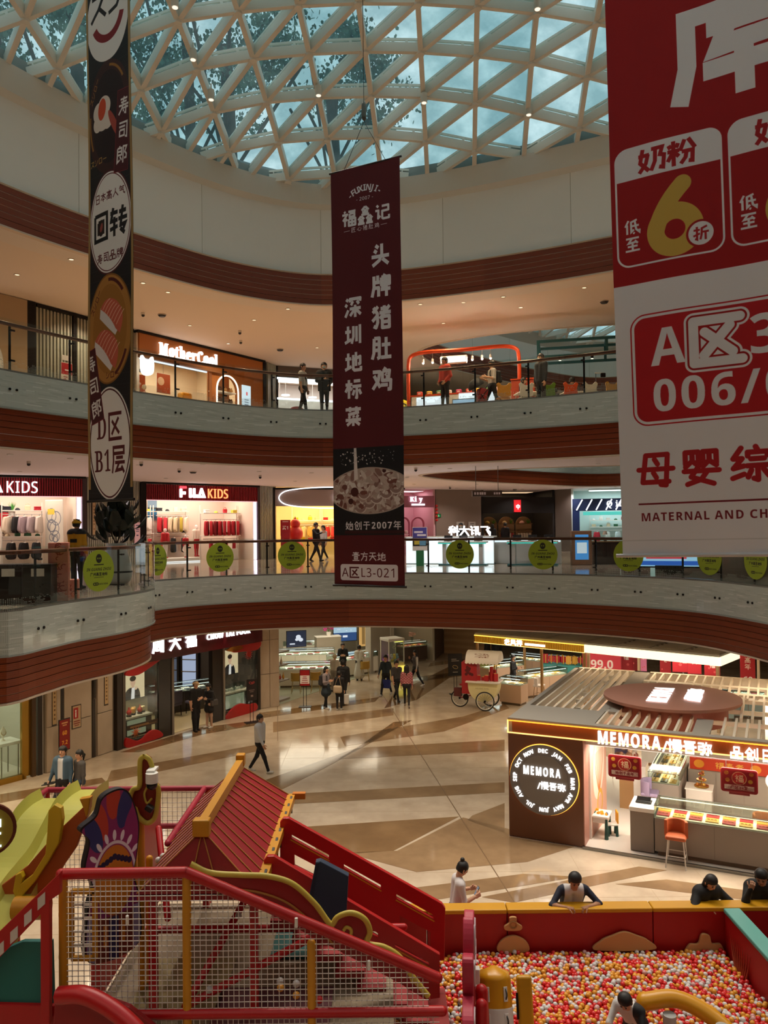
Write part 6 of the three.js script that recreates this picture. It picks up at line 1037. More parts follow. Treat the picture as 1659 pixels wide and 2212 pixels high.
// ---------------------------------------------------------------- vending tricycle with an umbrella roof
{
const t=thing('vending_tricycle','vintage vending tricycle cart with cream barrow, white awning and red boxes','cart',onLevel(1046,1530),-0.35);
const cream=mat(0xd9cf9a,0.5),tyre=mat(0x191714,0.7),redm=mat(0x9a1c20,0.45);
const wheel=(r,x,z)=>{const g=new THREE.Group();g.name='wheel';g.position.set(x,r,z);t.add(g);part('tyre',new THREE.TorusGeometry(r - 0.025,0.025,8,36),tyre,g);part('rim',new THREE.TorusGeometry(r - 0.06,0.018,6,36),mat(0xd8d2c0,0.4),g);part('spokes',merge(Array.from({length:16},(_,i)=>bar(V3(0,0,0),V3(Math.cos(i*PI / 8)*(r - 0.06),Math.sin(i*PI / 8)*(r - 0.06),0),0.005,4))),STEEL,g);part('hub',disc(0.04,0.08),darkMetal,g);};
wheel(0.38,0.15,0.5);wheel(0.38,0.15,-0.42);wheel(0.36,-0.98,0.04);
part('barrow',new THREE.ExtrudeGeometry(outline([[-0.55,0.95],[0.62,0.95],...smooth([[0.62,0.95],[0.56,0.6],[0.38,0.34],[0.02,0.24],[-0.32,0.36],[-0.5,0.62],[-0.55,0.95]],24,false).slice(1,-1)]),{depth:0.74,bevelEnabled:true,bevelSize:0.015,bevelThickness:0.015}).translate(0,0.1,-0.35),cream,t);
part('countertop',rbox(1.35,0.06,0.92,0.02,0.03,1.09,0.02),mat(0xd6d0c6,0.4),t);part('lettering',box(0.62,0.07,0.004,0.02,0.86,0.412),printed(128,16,(c,w,h)=>{c.fillStyle='#d9cf9a';c.fillRect(0,0,w,h);write(c,'LAO FENG XIANG',64,8,13,{color:'#6a5a34',bold:false});}),t);
part('frame',merge([tube([V3(-0.98,0.36,0.04),V3(-0.8,0.42,0.04),V3(-0.5,0.5,0.04)],0.022,16,6),tube([V3(-0.98,0.36,0.04),V3(-0.82,0.72,0.04),V3(-0.6,0.62,0.04)],0.02,16,6),bar(V3(-0.8,0.68,0.04),V3(-0.84,0.86,0.04),0.018)]),redm,t);part('saddle',rbox(0.24,0.07,0.16,0.03,-0.86,0.9,0.04),redm,t);part('chain_guard',disc(0.12,0.03,-0.72,0.42,0.08,20),darkMetal,t);part('rear_rack',box(0.3,0.32,0.2,-1.05,0.6,0.04),mat(0x5a2420,0.6),t);
part('awning_post',merge([bar(V3(-0.45,1.1,-0.3),V3(-0.45,1.95,-0.3),0.018),bar(V3(0.45,1.1,-0.3),V3(0.45,1.95,-0.3),0.018)]),STEEL,t);
const arc=[];for(let i=0;i<=16;i++){const a=PI*(1 - i / 16);arc.push([Math.cos(a)*0.5,Math.sin(a)*0.42]);}const arcIn=arc.map(([x,y])=>[x*0.96,y*0.95]).reverse();
const aw=part('awning',new THREE.ExtrudeGeometry(outline([...arc,...arcIn]),{depth:1.3,bevelEnabled:false}).rotateY(PI / 2 - 0.0).translate(-0.65,1.85,-0.1),mat(0xe6e2d8,0.7),t);
part('awning_end',new THREE.ExtrudeGeometry(outline(arc),{depth:0.02,bevelEnabled:false}).rotateY(PI / 2).translate(0.65,1.85,-0.1),mat(0xdcd7cb,0.7),t);
part('scallops',merge(Array.from({length:10},(_,i)=>new THREE.CylinderGeometry(0.065,0.065,0.012,12,1,false,0,PI).rotateX(PI / 2).rotateZ(-PI / 2).translate(-0.6+i*0.133,1.86,0.4))),mat(0xe6e2d8,0.7),t);
part('awning_print',new THREE.CylinderGeometry(0.506,0.506,1.0,16,1,true,0.35,0.75).rotateZ(PI / 2).rotateX(0).scale(1,0.84,1).translate(0,1.86,-0.1),printed(256,64,(c,w,h)=>{c.fillStyle='#e6e2d8';c.fillRect(0,0,w,h);c.save();c.translate(w / 2,h / 2);c.rotate(PI);write(c,'老凤祥',20,0,40,{color:'#7a4a34',weight:11,gap:0.3});c.restore();},0.7),t);
const rbx=thing('red_display_box','tall red display box with dark print standing on the tricycle','box',t.position.clone().add(V3(-0.5,0.6,-0.15)),-0.35);part('box',rbox(0.62,1.25,0.55,0.01,0,0.62,0),mat(0xa8262c,0.5),rbx);part('print',box(0.5,0.5,0.004,0,0.9,0.28),printed(64,64,(c,w,h)=>{c.fillStyle='#a8262c';c.fillRect(0,0,w,h);c.fillStyle='#5a1418';for(let i=0;i<9;i++){c.beginPath();c.arc(16+rnd()*32,14+rnd()*36,8,0,7);c.fill();}}),rbx);
[[-0.18,0.16],[0.02,0.1],[0.16,0.2],[0.34,0.12],[0.42,-0.05],[0.28,-0.15],[0.5,0.15]].forEach(([x,z],i)=>{const b=thing('red_gift_can','small red gift box on the tricycle counter','gift box',t.position.clone().add(V3(x,0,z).applyAxisAngle(V3(0,1,0),-0.35)).setY(1.12),rr(-0.5,0.5),'red boxes on the tricycle');const h=[0.2,0.14,0.22,0.55,0.42,0.3,0.3][i];part('box',i>2&&i<5?cyl(0.07,h,0,h / 2,0,16):rbox(0.17,h,0.15,0.01,0,h / 2,0),mat(0xb02024,0.45),b);part('lid',i===4?cyl(0.03,0.16,0,h+0.08,0,10):box(0.1,0.02,0.1,0,h+0.005,0),mat(0xd0a050,0.4),b);});
const sg=standSign('black stand sign with a ring picture beside the tricycle',0.62,0.95,1.75,(c,w,h)=>{scribble(c,w,h,'#151311',[[0.22,0.2,0.6,0.03],[0.3,0.2,0.8,0.03],[0.84,0.3,0.7,0.03]],'#b0a898');c.strokeStyle='#c8a868';c.lineWidth=4;c.beginPath();c.ellipse(64,120,26,14,0.3,0,7);c.stroke();});sg.position.copy(onLevel(984,1500));sg.rotation.y=0.15;
}
// ---------------------------------------------------------------- shops of the middle gallery
const garmentShape=(()=>{
const body=smooth([[-0.2,0],[-0.22,-0.3],[-0.24,-0.56],[0,-0.6],[0.24,-0.56],[0.22,-0.3],[0.2,0],[0.08,0.04],[0,0.02],[-0.08,0.04]],30),sl=smooth([[0.2,0.02],[0.26,-0.1],[0.32,-0.46],[0.24,-0.5],[0.18,-0.2]],20);
return{body:extrude(outline(body),0.08,0.03),sleeves:[extrude(outline(sl),0.06,0.02),extrude(outline(sl.map(([x,y])=>[-x,y])),0.06,0.02)],hook:tube([V3(0,0.02,0.04),V3(0,0.09,0.04),V3(0.03,0.12,0.04),V3(0.04,0.09,0.04)],0.006,10,5),collar:new THREE.TorusGeometry(0.07,0.022,6,14).rotateX(1.2).translate(0,0.02,0.04)};
})();
function garment(p,turn,s,color,label,group,trim=0xf0ece6){
const t=thing('hanging_jacket',label,'jacket',p,turn,group),m=mat(color,0.85);
part('jacket_body',garmentShape.body,m,t);for(const g of garmentShape.sleeves)part('sleeve',g,m,t);part('collar',garmentShape.collar,mat(trim,0.8),t);part('hanger_hook',garmentShape.hook,STEEL,t);t.scale.setScalar(s);return t;
}
function wallBay(f,u0,u1,v,o){
const y=f.y,w=u1 - u0,sh=put(thing('wall_shelf',o.label,'shelf'),f,(u0+u1)/ 2,0,v);
for(const s of[-1,1])part('upright',box(0.04,2.7,0.04,s*w / 2,1.35,0),white,sh);
for(const h of o.boards||[1.45,2.1])part('board',box(w,0.04,0.36,0,h,0.16),white,sh);
for(const h of o.rails)part('rail',bar(V3(-w / 2,h,0.26),V3(w / 2,h,0.26),0.015),CHROME,sh);
o.rails.forEach((h,r)=>{const cols=o.colors[r % o.colors.length],n=cols.length;cols.forEach((c,i)=>garment(f.at(u0+(i+0.6)*w /(n+0.2),h - 0.13,v - 0.26),f.turn+(o.face?0:0.9)+rr(-0.15,0.15),o.scale||0.9,c,toneOf(c)+' '+o.what,o.group));});
(o.boards||[1.45,2.1]).forEach((h,r)=>{for(let i=0;i<(o.count??4);i++){const kind=(i+r)% 3,p=f.at(u0+(i+0.5)*w /(o.count??4),h+0.02,v - 0.16);const b=thing(['folded_clothes','cap','handbag'][kind],'',['clothes','cap','bag'][kind],p,f.turn,o.group);const c=pick(o.tones||[0xe8e0d8,0x1e2230,0xb02030,0xd8c8a8,0x3a6a4a]);b.userData.label=toneOf(c)+[' folded clothes',' cap',' bag'][kind]+' on board '+(r?'above':'below')+', '+o.goods;
if(kind===0)part('stack',merge([rbox(0.26,0.05,0.22,0.02,0,0.03,0),rbox(0.25,0.05,0.21,0.02,0,0.08,0),rbox(0.26,0.05,0.22,0.02,0,0.13,0)]),mat(c,0.9),b);else if(kind===1){part('crown',new THREE.SphereGeometry(0.1,14,8,0,7,0,PI / 2),mat(c,0.8),b);part('peak',new THREE.CylinderGeometry(0.09,0.09,0.012,14,1,false,-PI / 2,PI).scale(1,1,1.3).translate(0,0.01,0.05),mat(c,0.8),b);}else{part('bag_body',rbox(0.22,0.2,0.12,0.04,0,0.1,0),mat(c,0.7),b);part('handle',new THREE.TorusGeometry(0.07,0.012,6,14,PI).translate(0,0.2,0),mat(c,0.7),b);}}});
}
function fluted(f,u0,u1,h0,h1,label){
const t=put(thing('fluted_sign_band',label,'sign band'),f,0,0,0);part('backing',box(u1 - u0,h1 - h0,0.1,(u0+u1)/ 2,(h0+h1)/ 2,-0.02),mat(0x5a0c14,0.5),t);
const ribs=[];for(let u=u0+0.05;u<u1;u+=0.09)ribs.push(box(0.045,h1 - h0,0.05,u,(h0+h1)/ 2,0.05));tag(part('ribs',merge(ribs),mat(0xa0222c,0.4),t),null,null,null,'stuff');
part('lower_light',box(u1 - u0,0.03,0.08,(u0+u1)/ 2,h0 - 0.015,0.02),glow(0xffc0c0,1.2),t);return t;
}
const heavyF=(m,p,x,y,s)=>{const g=merge([rbox(0.26*s,0.72*s,0.06,0.05*s,0.13*s,0.36*s,0),rbox(0.56*s,0.26*s,0.06,0.05*s,0.3*s,0.38*s,0)]);part('letter',g,m,p,V3(x,y,0.1));part('letter',rbox(0.66*s,0.2*s,0.06,0.05*s,0.33*s,0.84*s,0),glow(0xff5060,1.1,0xff6070),p,V3(x,y,0.1));};
function kidsShop(A,B,uF,sF,wF,label,o){
const f=frame(A,B,L2),L=f.L,H=CEIL2 - L2;
fluted(f,0,L,2.86,3.56,'fluted red sign band of the '+label);
const t=put(thing('open_shopfront','dark framed open front of the '+label,'shop front'),f,0,0,0);part('top_frame',box(L+0.3,0.1,0.3,L / 2,3.62,-0.05),darkMetal,t);part('side_frame',box(0.28,3.6,0.3,-0.14,1.8,-0.05),darkMetal,t);part('side_frame',box(0.16,3.6,0.3,L+0.1,1.8,-0.05),mat(0x4a3a3c,0.4),t);
const neon=put(thing('neon_strip','vertical white neon strip at the edge of the '+label,'light'),f,L - 0.1,0,-0.03);part('lamp',box(0.14,2.8,0.06,0,1.42,0),glow(0xf4e0ff,1.9,0xffffff),neon);part('casing',box(0.2,2.86,0.05,0,1.43,-0.05),white,neon);const np=f.at(L - 0.1,1.42,-0.1);areaLight(np,f.at(L - 0.1,1.42,-2),0.12,2.8,0xf4d8ff,2.2);
const lm=glow(0xffffff,1.7,0xffffff),sg=put(thing('shop_sign','glowing white letters on the band of the '+label,'sign'),f,0,0,0),y=2.98;
heavyF(lm,sg,uF - 0.12,y,sF*0.56);part('letter',rbox(0.16*wF,0.45,0.06,0.03,uF+0.44*wF,y+0.22,0.1),lm,sg);part('letter',merge([rbox(0.14*wF,0.45,0.06,0.03,uF+0.64*wF,y+0.22,0.1),rbox(0.3*wF,0.16,0.06,0.03,uF+0.7*wF,y+0.08,0.1)]),lm,sg);
const A2=new THREE.Shape();A2.moveTo(0,0);A2.lineTo(0.42*wF,0);A2.lineTo(0.24*wF,0.46);A2.lineTo(0.16*wF,0.46);A2.closePath();const hole=new THREE.Path();hole.moveTo(0.15*wF,0.12);hole.lineTo(0.26*wF,0.12);hole.lineTo(0.2*wF,0.26);hole.closePath();A2.holes.push(hole);part('letter',extrude(A2,0.06,0).translate(uF+0.82*wF,y,0.08),lm,sg);
letters('KIDS',0.56,o.kids||lm,sg,uF+1.32*wF,y,0.08,{font:FONT_SANS,depth:0.06,wide:o.kw||0.85});
room(f,2.9,H,mat(0xf0e2d4,0.7),label,{k:o.k,color:0xffe8d4,w:L*0.75,d:1.6,v:1.3,show:1.8});
return f;
}
{
const f=kidsShop([-16.2,28.9],[-11.95,31.55],1.0,1,0.95,'left red kids clothes shop',{k:4.4});
wallBay(f,0.6,2.2,2.6,{label:'white wall shelf with green and grey clothes in the left kids shop',rails:[2.3,1.25],boards:[2.45,1.4],colors:[[0x2a6a4a,0x2a6a4a,0x1c1e24,0xd8d0c4],[0x1c1e24,0x2a6a4a,0xe0d8cc,0x4a5a70]],what:'jacket on the dark green bay of the left kids shop',group:'clothes in the left kids shop',goods:'left kids shop item'});
wallBay(f,2.4,3.9,2.3,{label:'white wall shelf with beige and mauve jackets in the left kids shop',rails:[2.2,1.15],boards:[2.35,1.3],colors:[[0xd8c8b4,0x1c1a1c,0xa8949c,0xb0a0a4,0xd0c4bc],[0x17161a,0x17161a,0x1c2026]],what:'jacket on the mauve bay of the left kids shop',group:'clothes in the left kids shop',goods:'left kids shop item',scale:1.05});
const r=put(thing('round_mirror','large round black and red wall ornament in the left kids shop','ornament'),f,2.3,2.0,2.75);part('disc',disc(0.6,0.06),mat(0x25262c,0.4),r);part('red_half',disc(0.4,0.07,0.25,-0.1,0.01),mat(0xc02630,0.5),r);part('rod',bar(V3(0,0.55,0),V3(0,1.2,0),0.012),darkMetal,r);
const tb=put(thing('display_table','pale table stacked with white and blue goods in the left kids shop','table'),f,1.6,0,1.4);part('arch_frame',tube([V3(-0.6,0,0),V3(-0.6,1.7,0),V3(-0.5,1.85,0),V3(0.5,1.85,0),V3(0.6,1.7,0),V3(0.6,0,0)],0.05,60,8),white,tb);for(const h of[0.5,0.9,1.3])part('shelf',box(1.2,0.04,0.5,0,h,0),white,tb);part('name_board',rbox(1.0,0.16,0.04,0.06,0,1.5,0.06),mat(0x2a3560,0.5),tb);
for(let i=0;i<9;i++){const b=put(thing('shoe_box','white or blue shoe box on the pale table shelves','box',V3(),0,'shoe boxes'),f,1.15+(i % 3)*0.4,0.52+Math.floor(i / 3)*0.4,1.4);part('box',rbox(0.3,0.14,0.2,0.01,0,0.07,0),mat(pick([0xe8e4dc,0x3a4a80,0xd0c8be]),0.7),b);part('lid',box(0.31,0.04,0.21,0,0.15,0),mat(0xf0ece6,0.7),b);}
const pl=put(thing('potted_aloe','small aloe in a white pot on the shelf of the left kids shop','plant'),f,2.75,2.12,2.14);part('pot',cyl(0.11,0.2,0,0.1,0,16,0.13),white,pl);for(let i=0;i<11;i++)part('leaf',new THREE.ConeGeometry(0.03,0.42,5).translate(0,0.21,0).rotateZ(rr(-0.5,0.5)).rotateX(rr(-0.5,0.5)).translate(0,0.2,0),mat(0x4a9a44,0.6),pl);
const g=put(thing('screen_poster','white and yellow figure poster by the door of the left kids shop','poster'),f,4.3,1.7,1.8,-0.9);part('board',box(0.9,2.2,0.04),white,g);part('print',box(0.86,2.1,0.004,0,0,0.024),printed(64,128,(c,w,h)=>{c.fillStyle='#d8d4c8';c.fillRect(0,0,w,h);c.strokeStyle='#6a7080';c.lineWidth=2;for(let i=0;i<9;i++){c.beginPath();c.arc(20+rnd()*24,20+rnd()*90,5+rnd()*14,0,7);c.stroke();}c.fillStyle='#e0c84a';c.fillRect(8,20,26,14);}),g);
}
{
const f=kidsShop([-10.55,35.3],[-6.3,39.4],1.75,1,1.0,'right red kids clothes shop',{k:5.2,kids:glow(0xffa060,1.5,0xffb080)});
wallBay(f,0.1,1.6,2.6,{label:'left wall bay of caps and mixed jackets in the right kids shop',rails:[2.2,1.2],colors:[[0x2a8a6a,0x1c1e24,0xf0ece6,0xe8e2da],[0xe8e2da,0x1c1e24,0xc83038,0xc83038]],what:'jacket in the caps bay of the right kids shop',group:'clothes in the right kids shop',goods:'right kids shop item',boards:[1.35,2.4],tones:[0x1c2030,0xe8b8b0,0xe0c840,0xf0ece6]});
wallBay(f,1.75,3.5,2.6,{label:'middle wall bay of beige and yellow jackets in the right kids shop',rails:[2.2,1.2],colors:[[0xc82834,0xd83844,0xe0cfae,0xdccaa6,0xb8a23a,0xe6d8c0],[0xc82834,0x1a1a1c,0x1a1a1c]],what:'jacket in the beige bay of the right kids shop',group:'clothes in the right kids shop',goods:'right kids shop item',boards:[2.4,1.35],tones:[0xd8c0a8,0xe8d8c8,0x2a2c34],scale:1.1});
wallBay(f,3.65,5.75,1.5,{label:'right wall bay with a row of red jackets in the right kids shop',rails:[2.0,1.05],colors:[[0xb82030,0xc02430,0x8c1824,0xc02430,0xb82030,0xc82834,0xb82030,0xc02430],[0xb02030,0xd84048,0xb02030]],what:'jacket in the red jacket bay of the right kids shop',group:'clothes in the right kids shop',goods:'right kids shop item',boards:[2.3,1.2],tones:[0xc82834,0xf0ece6,0xe0c850],scale:1.1});
const pl=put(thing('display_platform','white display platform under the red mannequins','platform'),f,2.0,0,1.0);part('step',rbox(2.0,0.2,1.1,0.02,0,0.1,0),white,pl);part('light_edge',box(2.0,0.03,0.02,0,0.03,0.56),glow(0xffffff,1.4),pl);
const mq=new THREE.MeshStandardMaterial({vertexColors:true,roughness:0.4});
const bob=(u,v,h,o,label)=>{const p=f.at(u,0.2,v);person(label,p,{h,yaw:f.turn,mannequin:true,hair:'bald',skin:0xf0e8e4,material:mq,shirt:0xc82430,pants:0xe8e0dc,shoes:0xd04048,puff:0.03,noHands:true,...o});const last=scene.children.at(-1);last.name=numbered('mannequin');last.userData.category='mannequin';};
bob(1.5,1.0,1.35,{},'white child mannequin in a red quilted jacket on the platform');bob(2.5,0.9,1.05,{skirt:[0.3,0.18,0xf0e0d8]},'small white mannequin in a red top and cream skirt');bob(3.55,1.7,1.5,{shirt:0xe8ddcc,pants:0xb82030},'white mannequin in a cream shirt and red trousers');bob(0.8,1.9,1.3,{shirt:0x2a6a4a,pants:0x1c1e24},'white mannequin in green and black below the caps');
const pic=put(thing('wall_poster','blue landscape poster on the back wall of the right kids shop','poster'),f,1.8,2.5,2.8);part('board',box(0.5,1.1,0.03),white,pic);part('print',box(0.48,1.06,0.004,0,0,0.018),printed(48,96,(c,w,h)=>{c.fillStyle='#7a98b0';c.fillRect(0,0,w,h);c.fillStyle='#3a4a50';c.fillRect(0,h*0.4,w,10);c.fillStyle='#3a86b8';c.fillRect(0,h*0.5,w,h*0.4);}),pic);
const bx=put(thing('white_plinth','white plinth with a red bag in the right kids shop','plinth'),f,4.9,0,1.2);part('cube',rbox(1.1,0.55,0.6,0.02,0,0.28,0),white,bx);const bag=put(thing('red_bag','red handbag on the white plinth','bag'),f,4.8,0.56,1.2);part('bag_body',rbox(0.4,0.34,0.16,0.05,0,0.17,0),mat(0xc02834,0.6),bag);part('handle',new THREE.TorusGeometry(0.11,0.018,6,14,PI).translate(0,0.32,0),mat(0xc02834,0.6),bag);
}
// walls between the shops: ribbed glass, pillars
function ribbed(A,B,y,h,label,name='wall_ribbed'){
const f=frame(A,B,y),w=structure(name,box(f.L,h,0.14,f.L / 2,h / 2,-0.1),mat(0x6d6c62,0.5),label,'wall');w.position.copy(f.at(0,0,0));w.rotation.y=f.turn;
for(let u=0.06;u<f.L;u+=0.13)part('rib',box(0.07,h,0.06,u,h / 2,0),mat(0xa9a796,0.35),w);return f;
}
{
const f=ribbed([-11.9,31.7],[-10.75,35.1],L2,CEIL2 - L2,'pale ribbed wall between the two kids shops');
const s=put(thing('wall_notice','narrow gold notice behind the big plant','sign'),f,0.5,2.0,-0.05);part('frame',box(0.22,1.4,0.03),mat(0x4a4034,0.4),s);part('print',box(0.18,1.3,0.004,0,0,0.018),printed(32,192,(c,w,h)=>scribble(c,w,h,'#c8a87c',[0.1,0.2,0.3,0.45,0.55,0.65,0.8].map((y)=>[y,0.3,0.7,0.05]),'#8a6a40')),s);
const n2=put(thing('pink_notice','pink printed board beside the big plant','sign'),f,3.0,1.4,-0.3);part('board',box(0.4,0.9,0.03),mat(0xd8a8b0,0.6),n2);part('print',box(0.36,0.84,0.004,0,0,0.018),printed(48,96,(c,w,h)=>scribble(c,w,h,'#e0b8c0',[[0.1,0.2,0.8,0.05],[0.3,0.2,0.8,0.04],[0.4,0.2,0.8,0.04],[0.6,0.3,0.7,0.06]],'#4a3a5a')),n2);part('stand',box(0.05,1.0,0.03,0,-0.9,-0.02),STEEL,n2);
ribbed([-6.15,39.5],[-5.65,40.5],L2,CEIL2 - L2,'narrow ribbed pillar right of the kids shop');
}
{
const f=frame([-5.55,40.6],[1.0,42.2],L2),L=f.L;room(f,4.5,CEIL2 - L2,mat(0xf0dfae,0.7),'cream variety shop',{k:5.0,color:0xffe2a8,w:L*0.8,d:2.6,v:2,show:1.8});
const sg=put(thing('shop_sign','taupe sign board with a rounded white neon outline and white letters','sign'),f,0,0,0);part('board',box(L,0.85,0.1,L / 2,3.08,0),mat(0x9a8884,0.6),sg);part('neon_outline',tube([V3(0.5,3.4,0.1),V3(L - 0.5,3.4,0.1),V3(L - 0.2,3.08,0.1),V3(L - 0.5,2.76,0.1),V3(0.5,2.76,0.1),V3(0.2,3.08,0.1)],0.03,160,6,true),glow(0xffffff,2),sg);letters('Mini',0.5,glow(0xffffff,2,0xffffff),sg,3.0,2.88,0.1,{});
const fr=put(thing('open_shopfront','dark slim frame of the cream variety shop','shop front'),f,0,0,0);part('top_frame',box(L+0.2,0.08,0.2,L / 2,3.55,0),darkMetal,fr);part('side_frame',box(0.12,3.55,0.2,-0.06,1.78,0),darkMetal,fr);
wallBay(f,1.4,3.0,4.2,{label:'wall shelf of yellow and beige bags in the variety shop',rails:[1.7],colors:[[0xd8b048,0xe0c890,0xc8a050,0xe8d8b0]],what:'jacket among the yellow bags of the variety shop',group:'goods in the variety shop',goods:'variety shop item',tones:[0xe0c020,0xd84040,0xe8d0a0],boards:[1.95,0.8]});
wallBay(f,3.1,4.6,4.2,{label:'wall shelf of red bags in the variety shop',rails:[1.7],colors:[[0xc03030,0xd84040,0xe8c8a8,0xd8b890]],what:'jacket among the red bags of the variety shop',group:'goods in the variety shop',goods:'variety shop item',tones:[0xc02828,0xe0b060,0xe8d0c0],boards:[1.95,0.8]});
const rb=put(thing('red_bear_statue','stacked red round figure at the door of the variety shop','statue'),f,1.1,0,0.5);part('lower_body',ball(0.42,0,0.5,0,18,12).scale(1,1.0,0.9),mat(0xc8242a,0.45),rb);part('middle',ball(0.4,0,1.25,0,18,12),mat(0xc8242a,0.45),rb);part('head',ball(0.26,0,1.75,0,16,12),mat(0xc8242a,0.45),rb);part('belly',ball(0.2,0,0.5,0.28,12,9),mat(0xe8a0a0,0.5),rb);part('crest',new THREE.ConeGeometry(0.08,0.2,10).translate(0,2.05,0),mat(0xb01c24,0.5),rb);
const kp=put(thing('promo_stand','red promotion pillar with white figures by the variety shop','sign'),f,0.5,0,-0.2);part('pillar',rbox(0.45,1.3,0.25,0.02,0,0.65,0),mat(0xa81c2c,0.5),kp);part('board',box(0.5,0.8,0.04,0,1.55,0.05),printed(64,96,(c,w,h)=>{scribble(c,w,h,'#b01c30',[[0.08,0.2,0.8,0.06]],'#f0d8d8');write(c,'买1',w / 2,h*0.5,26,{weight:12});}),kp);
}
{
const f=frame([0.95,44.6],[2.85,45.3],L2),L=f.L,H=CEIL2 - L2;room(f,3,H,mat(0xe0b0b8,0.6),'pink toy shop',{k:2.6,color:0xffe0e4,w:1.4,d:1.4});
const sg=put(thing('shop_sign','pink sign board with white script letters','sign'),f,0,0,0);part('board',box(L,0.65,0.1,L / 2,2.95,0),mat(0xb06a80,0.6),sg);letters('Ki y',0.34,glow(0xffffff,1.8,0xffffff),sg,0.5,2.95,0.08,{font:FONT_SERIF});part('caption',box(0.8,0.1,0.03,L / 2,2.78,0.08),glow(0xffffff,1.4),sg);
for(const[i,u]of[0.5,1.4].entries()){const a=put(thing('arched_niche','rose pink arched display niche with plush toys, '+(i?'by the lantern side':'by the sign start'),'display niche'),f,u,0,1.0);const s=new THREE.Shape();s.moveTo(-0.4,0);s.lineTo(-0.4,1.7);s.absarc(0,1.7,0.4,PI,0,true);s.lineTo(0.4,0);s.lineTo(0.32,0);s.lineTo(0.32,1.7);s.absarc(0,1.7,0.32,0,PI);s.lineTo(-0.32,0);part('arch',extrude(s,0.1,0),mat(0xc06a84,0.5),a);for(const h of[0.5,1.1])part('shelf',box(0.64,0.04,0.3,0,h,0),mat(0xf0d8d8,0.6),a);for(let k=0;k<6;k++)part('plush',ball(0.11,-0.2+(k % 3)*0.2,0.64+Math.floor(k / 3)*0.6,0,8,6),mat(pick([0xf0e4d8,0xb03848,0xe8c0b0]),0.9),a);}
const la=put(thing('red_lantern_string','string of small red lanterns at the edge of the pink shop','lantern'),f,L+0.1,2.7,-0.1);for(let k=0;k<5;k++)part('lantern',ball(0.09,0,-k*0.22,0,10,8).scale(1,0.9,1),mat(0xc02a24,0.5),la);
wallRun('wall_lobby',[2.95,45.4],[5.7,46.8],L2,CEIL2,mat(0x8d7d72,0.4),'taupe stone lobby wall with notices');const lf=frame([2.95,45.4],[5.7,46.8],L2);
const ex=put(thing('exit_sign','small green running man exit sign','sign'),lf,0.15,2.15,-0.04);part('casing',box(0.3,0.2,0.04),mat(0x18331f,0.5),ex);part('screen',box(0.27,0.17,0.01,0,0,0.024),lit(32,20,(c,w,h)=>{c.fillStyle='#0c5a2c';c.fillRect(0,0,w,h);c.fillStyle='#8fffb0';c.beginPath();c.arc(15,4,2,0,7);c.fill();c.fillRect(13,6,4,7);c.fillRect(10,12,3,6);c.fillRect(17,11,5,3);},1),ex);
for(const[u,l]of[[1.6,'white notice on the taupe lobby wall'],[2.4,'second white notice on the taupe lobby wall, nearer the black shop']]){const s=put(thing('wall_notice',l,'sign'),lf,u,1.6,-0.04);part('board',box(0.5,0.4,0.03),mat(0xb8b0a8,0.5),s);part('print',box(0.44,0.34,0.004,0,0,0.018),printed(48,36,(c,w,h)=>scribble(c,w,h,'#c8c0b8',[[0.2,0.2,0.8,0.1],[0.5,0.2,0.7,0.1]],'#4a4440')),s);}
// hanging direction sign
const hs=thing('direction_sign','hanging brown direction sign with white symbols','sign',at(1052,1066,28.3),0.06);part('board',box(1.06,0.2,0.1),mat(0x5a4a44,0.4),hs);part('print',box(1.02,0.16,0.004,0,0,0.053),printed(192,28,(c,w,h)=>{c.fillStyle='#4a3c38';c.fillRect(0,0,w,h);c.fillStyle='#e8e4f0';for(const x of[8,26,44,58,74])c.fillRect(x,6,12,16);for(const x of[140,156,172])c.fillRect(x,7,11,14);}),hs);for(const x of[-0.4,0.4])part('hanger',bar(V3(x,0.1,0),V3(x,CEIL2 - hs.position.y,0),0.012),STEEL,hs);
const bf=frame([5.8,46.9],[10.1,47.6],L2);room(bf,3.4,H,mat(0x221d1c,0.6),'black clothes shop',{k:1.8,color:0xffd8a8,w:3,d:1.2,v:2.2});
const bs=put(thing('shop_sign','black header with a small bright red vertical sign','sign'),bf,0,0,0);part('header',box(bf.L,0.95,0.12,bf.L / 2,2.75,0),mat(0x151212,0.4),bs);part('red_sign',box(0.42,0.72,0.06,bf.L*0.48,2.7,0.1),glow(0xd81c24,0.9,0xa01018),bs);letters('中',0.3,glow(0xffffff,1.6),bs,bf.L*0.45,2.5,0.14,{});
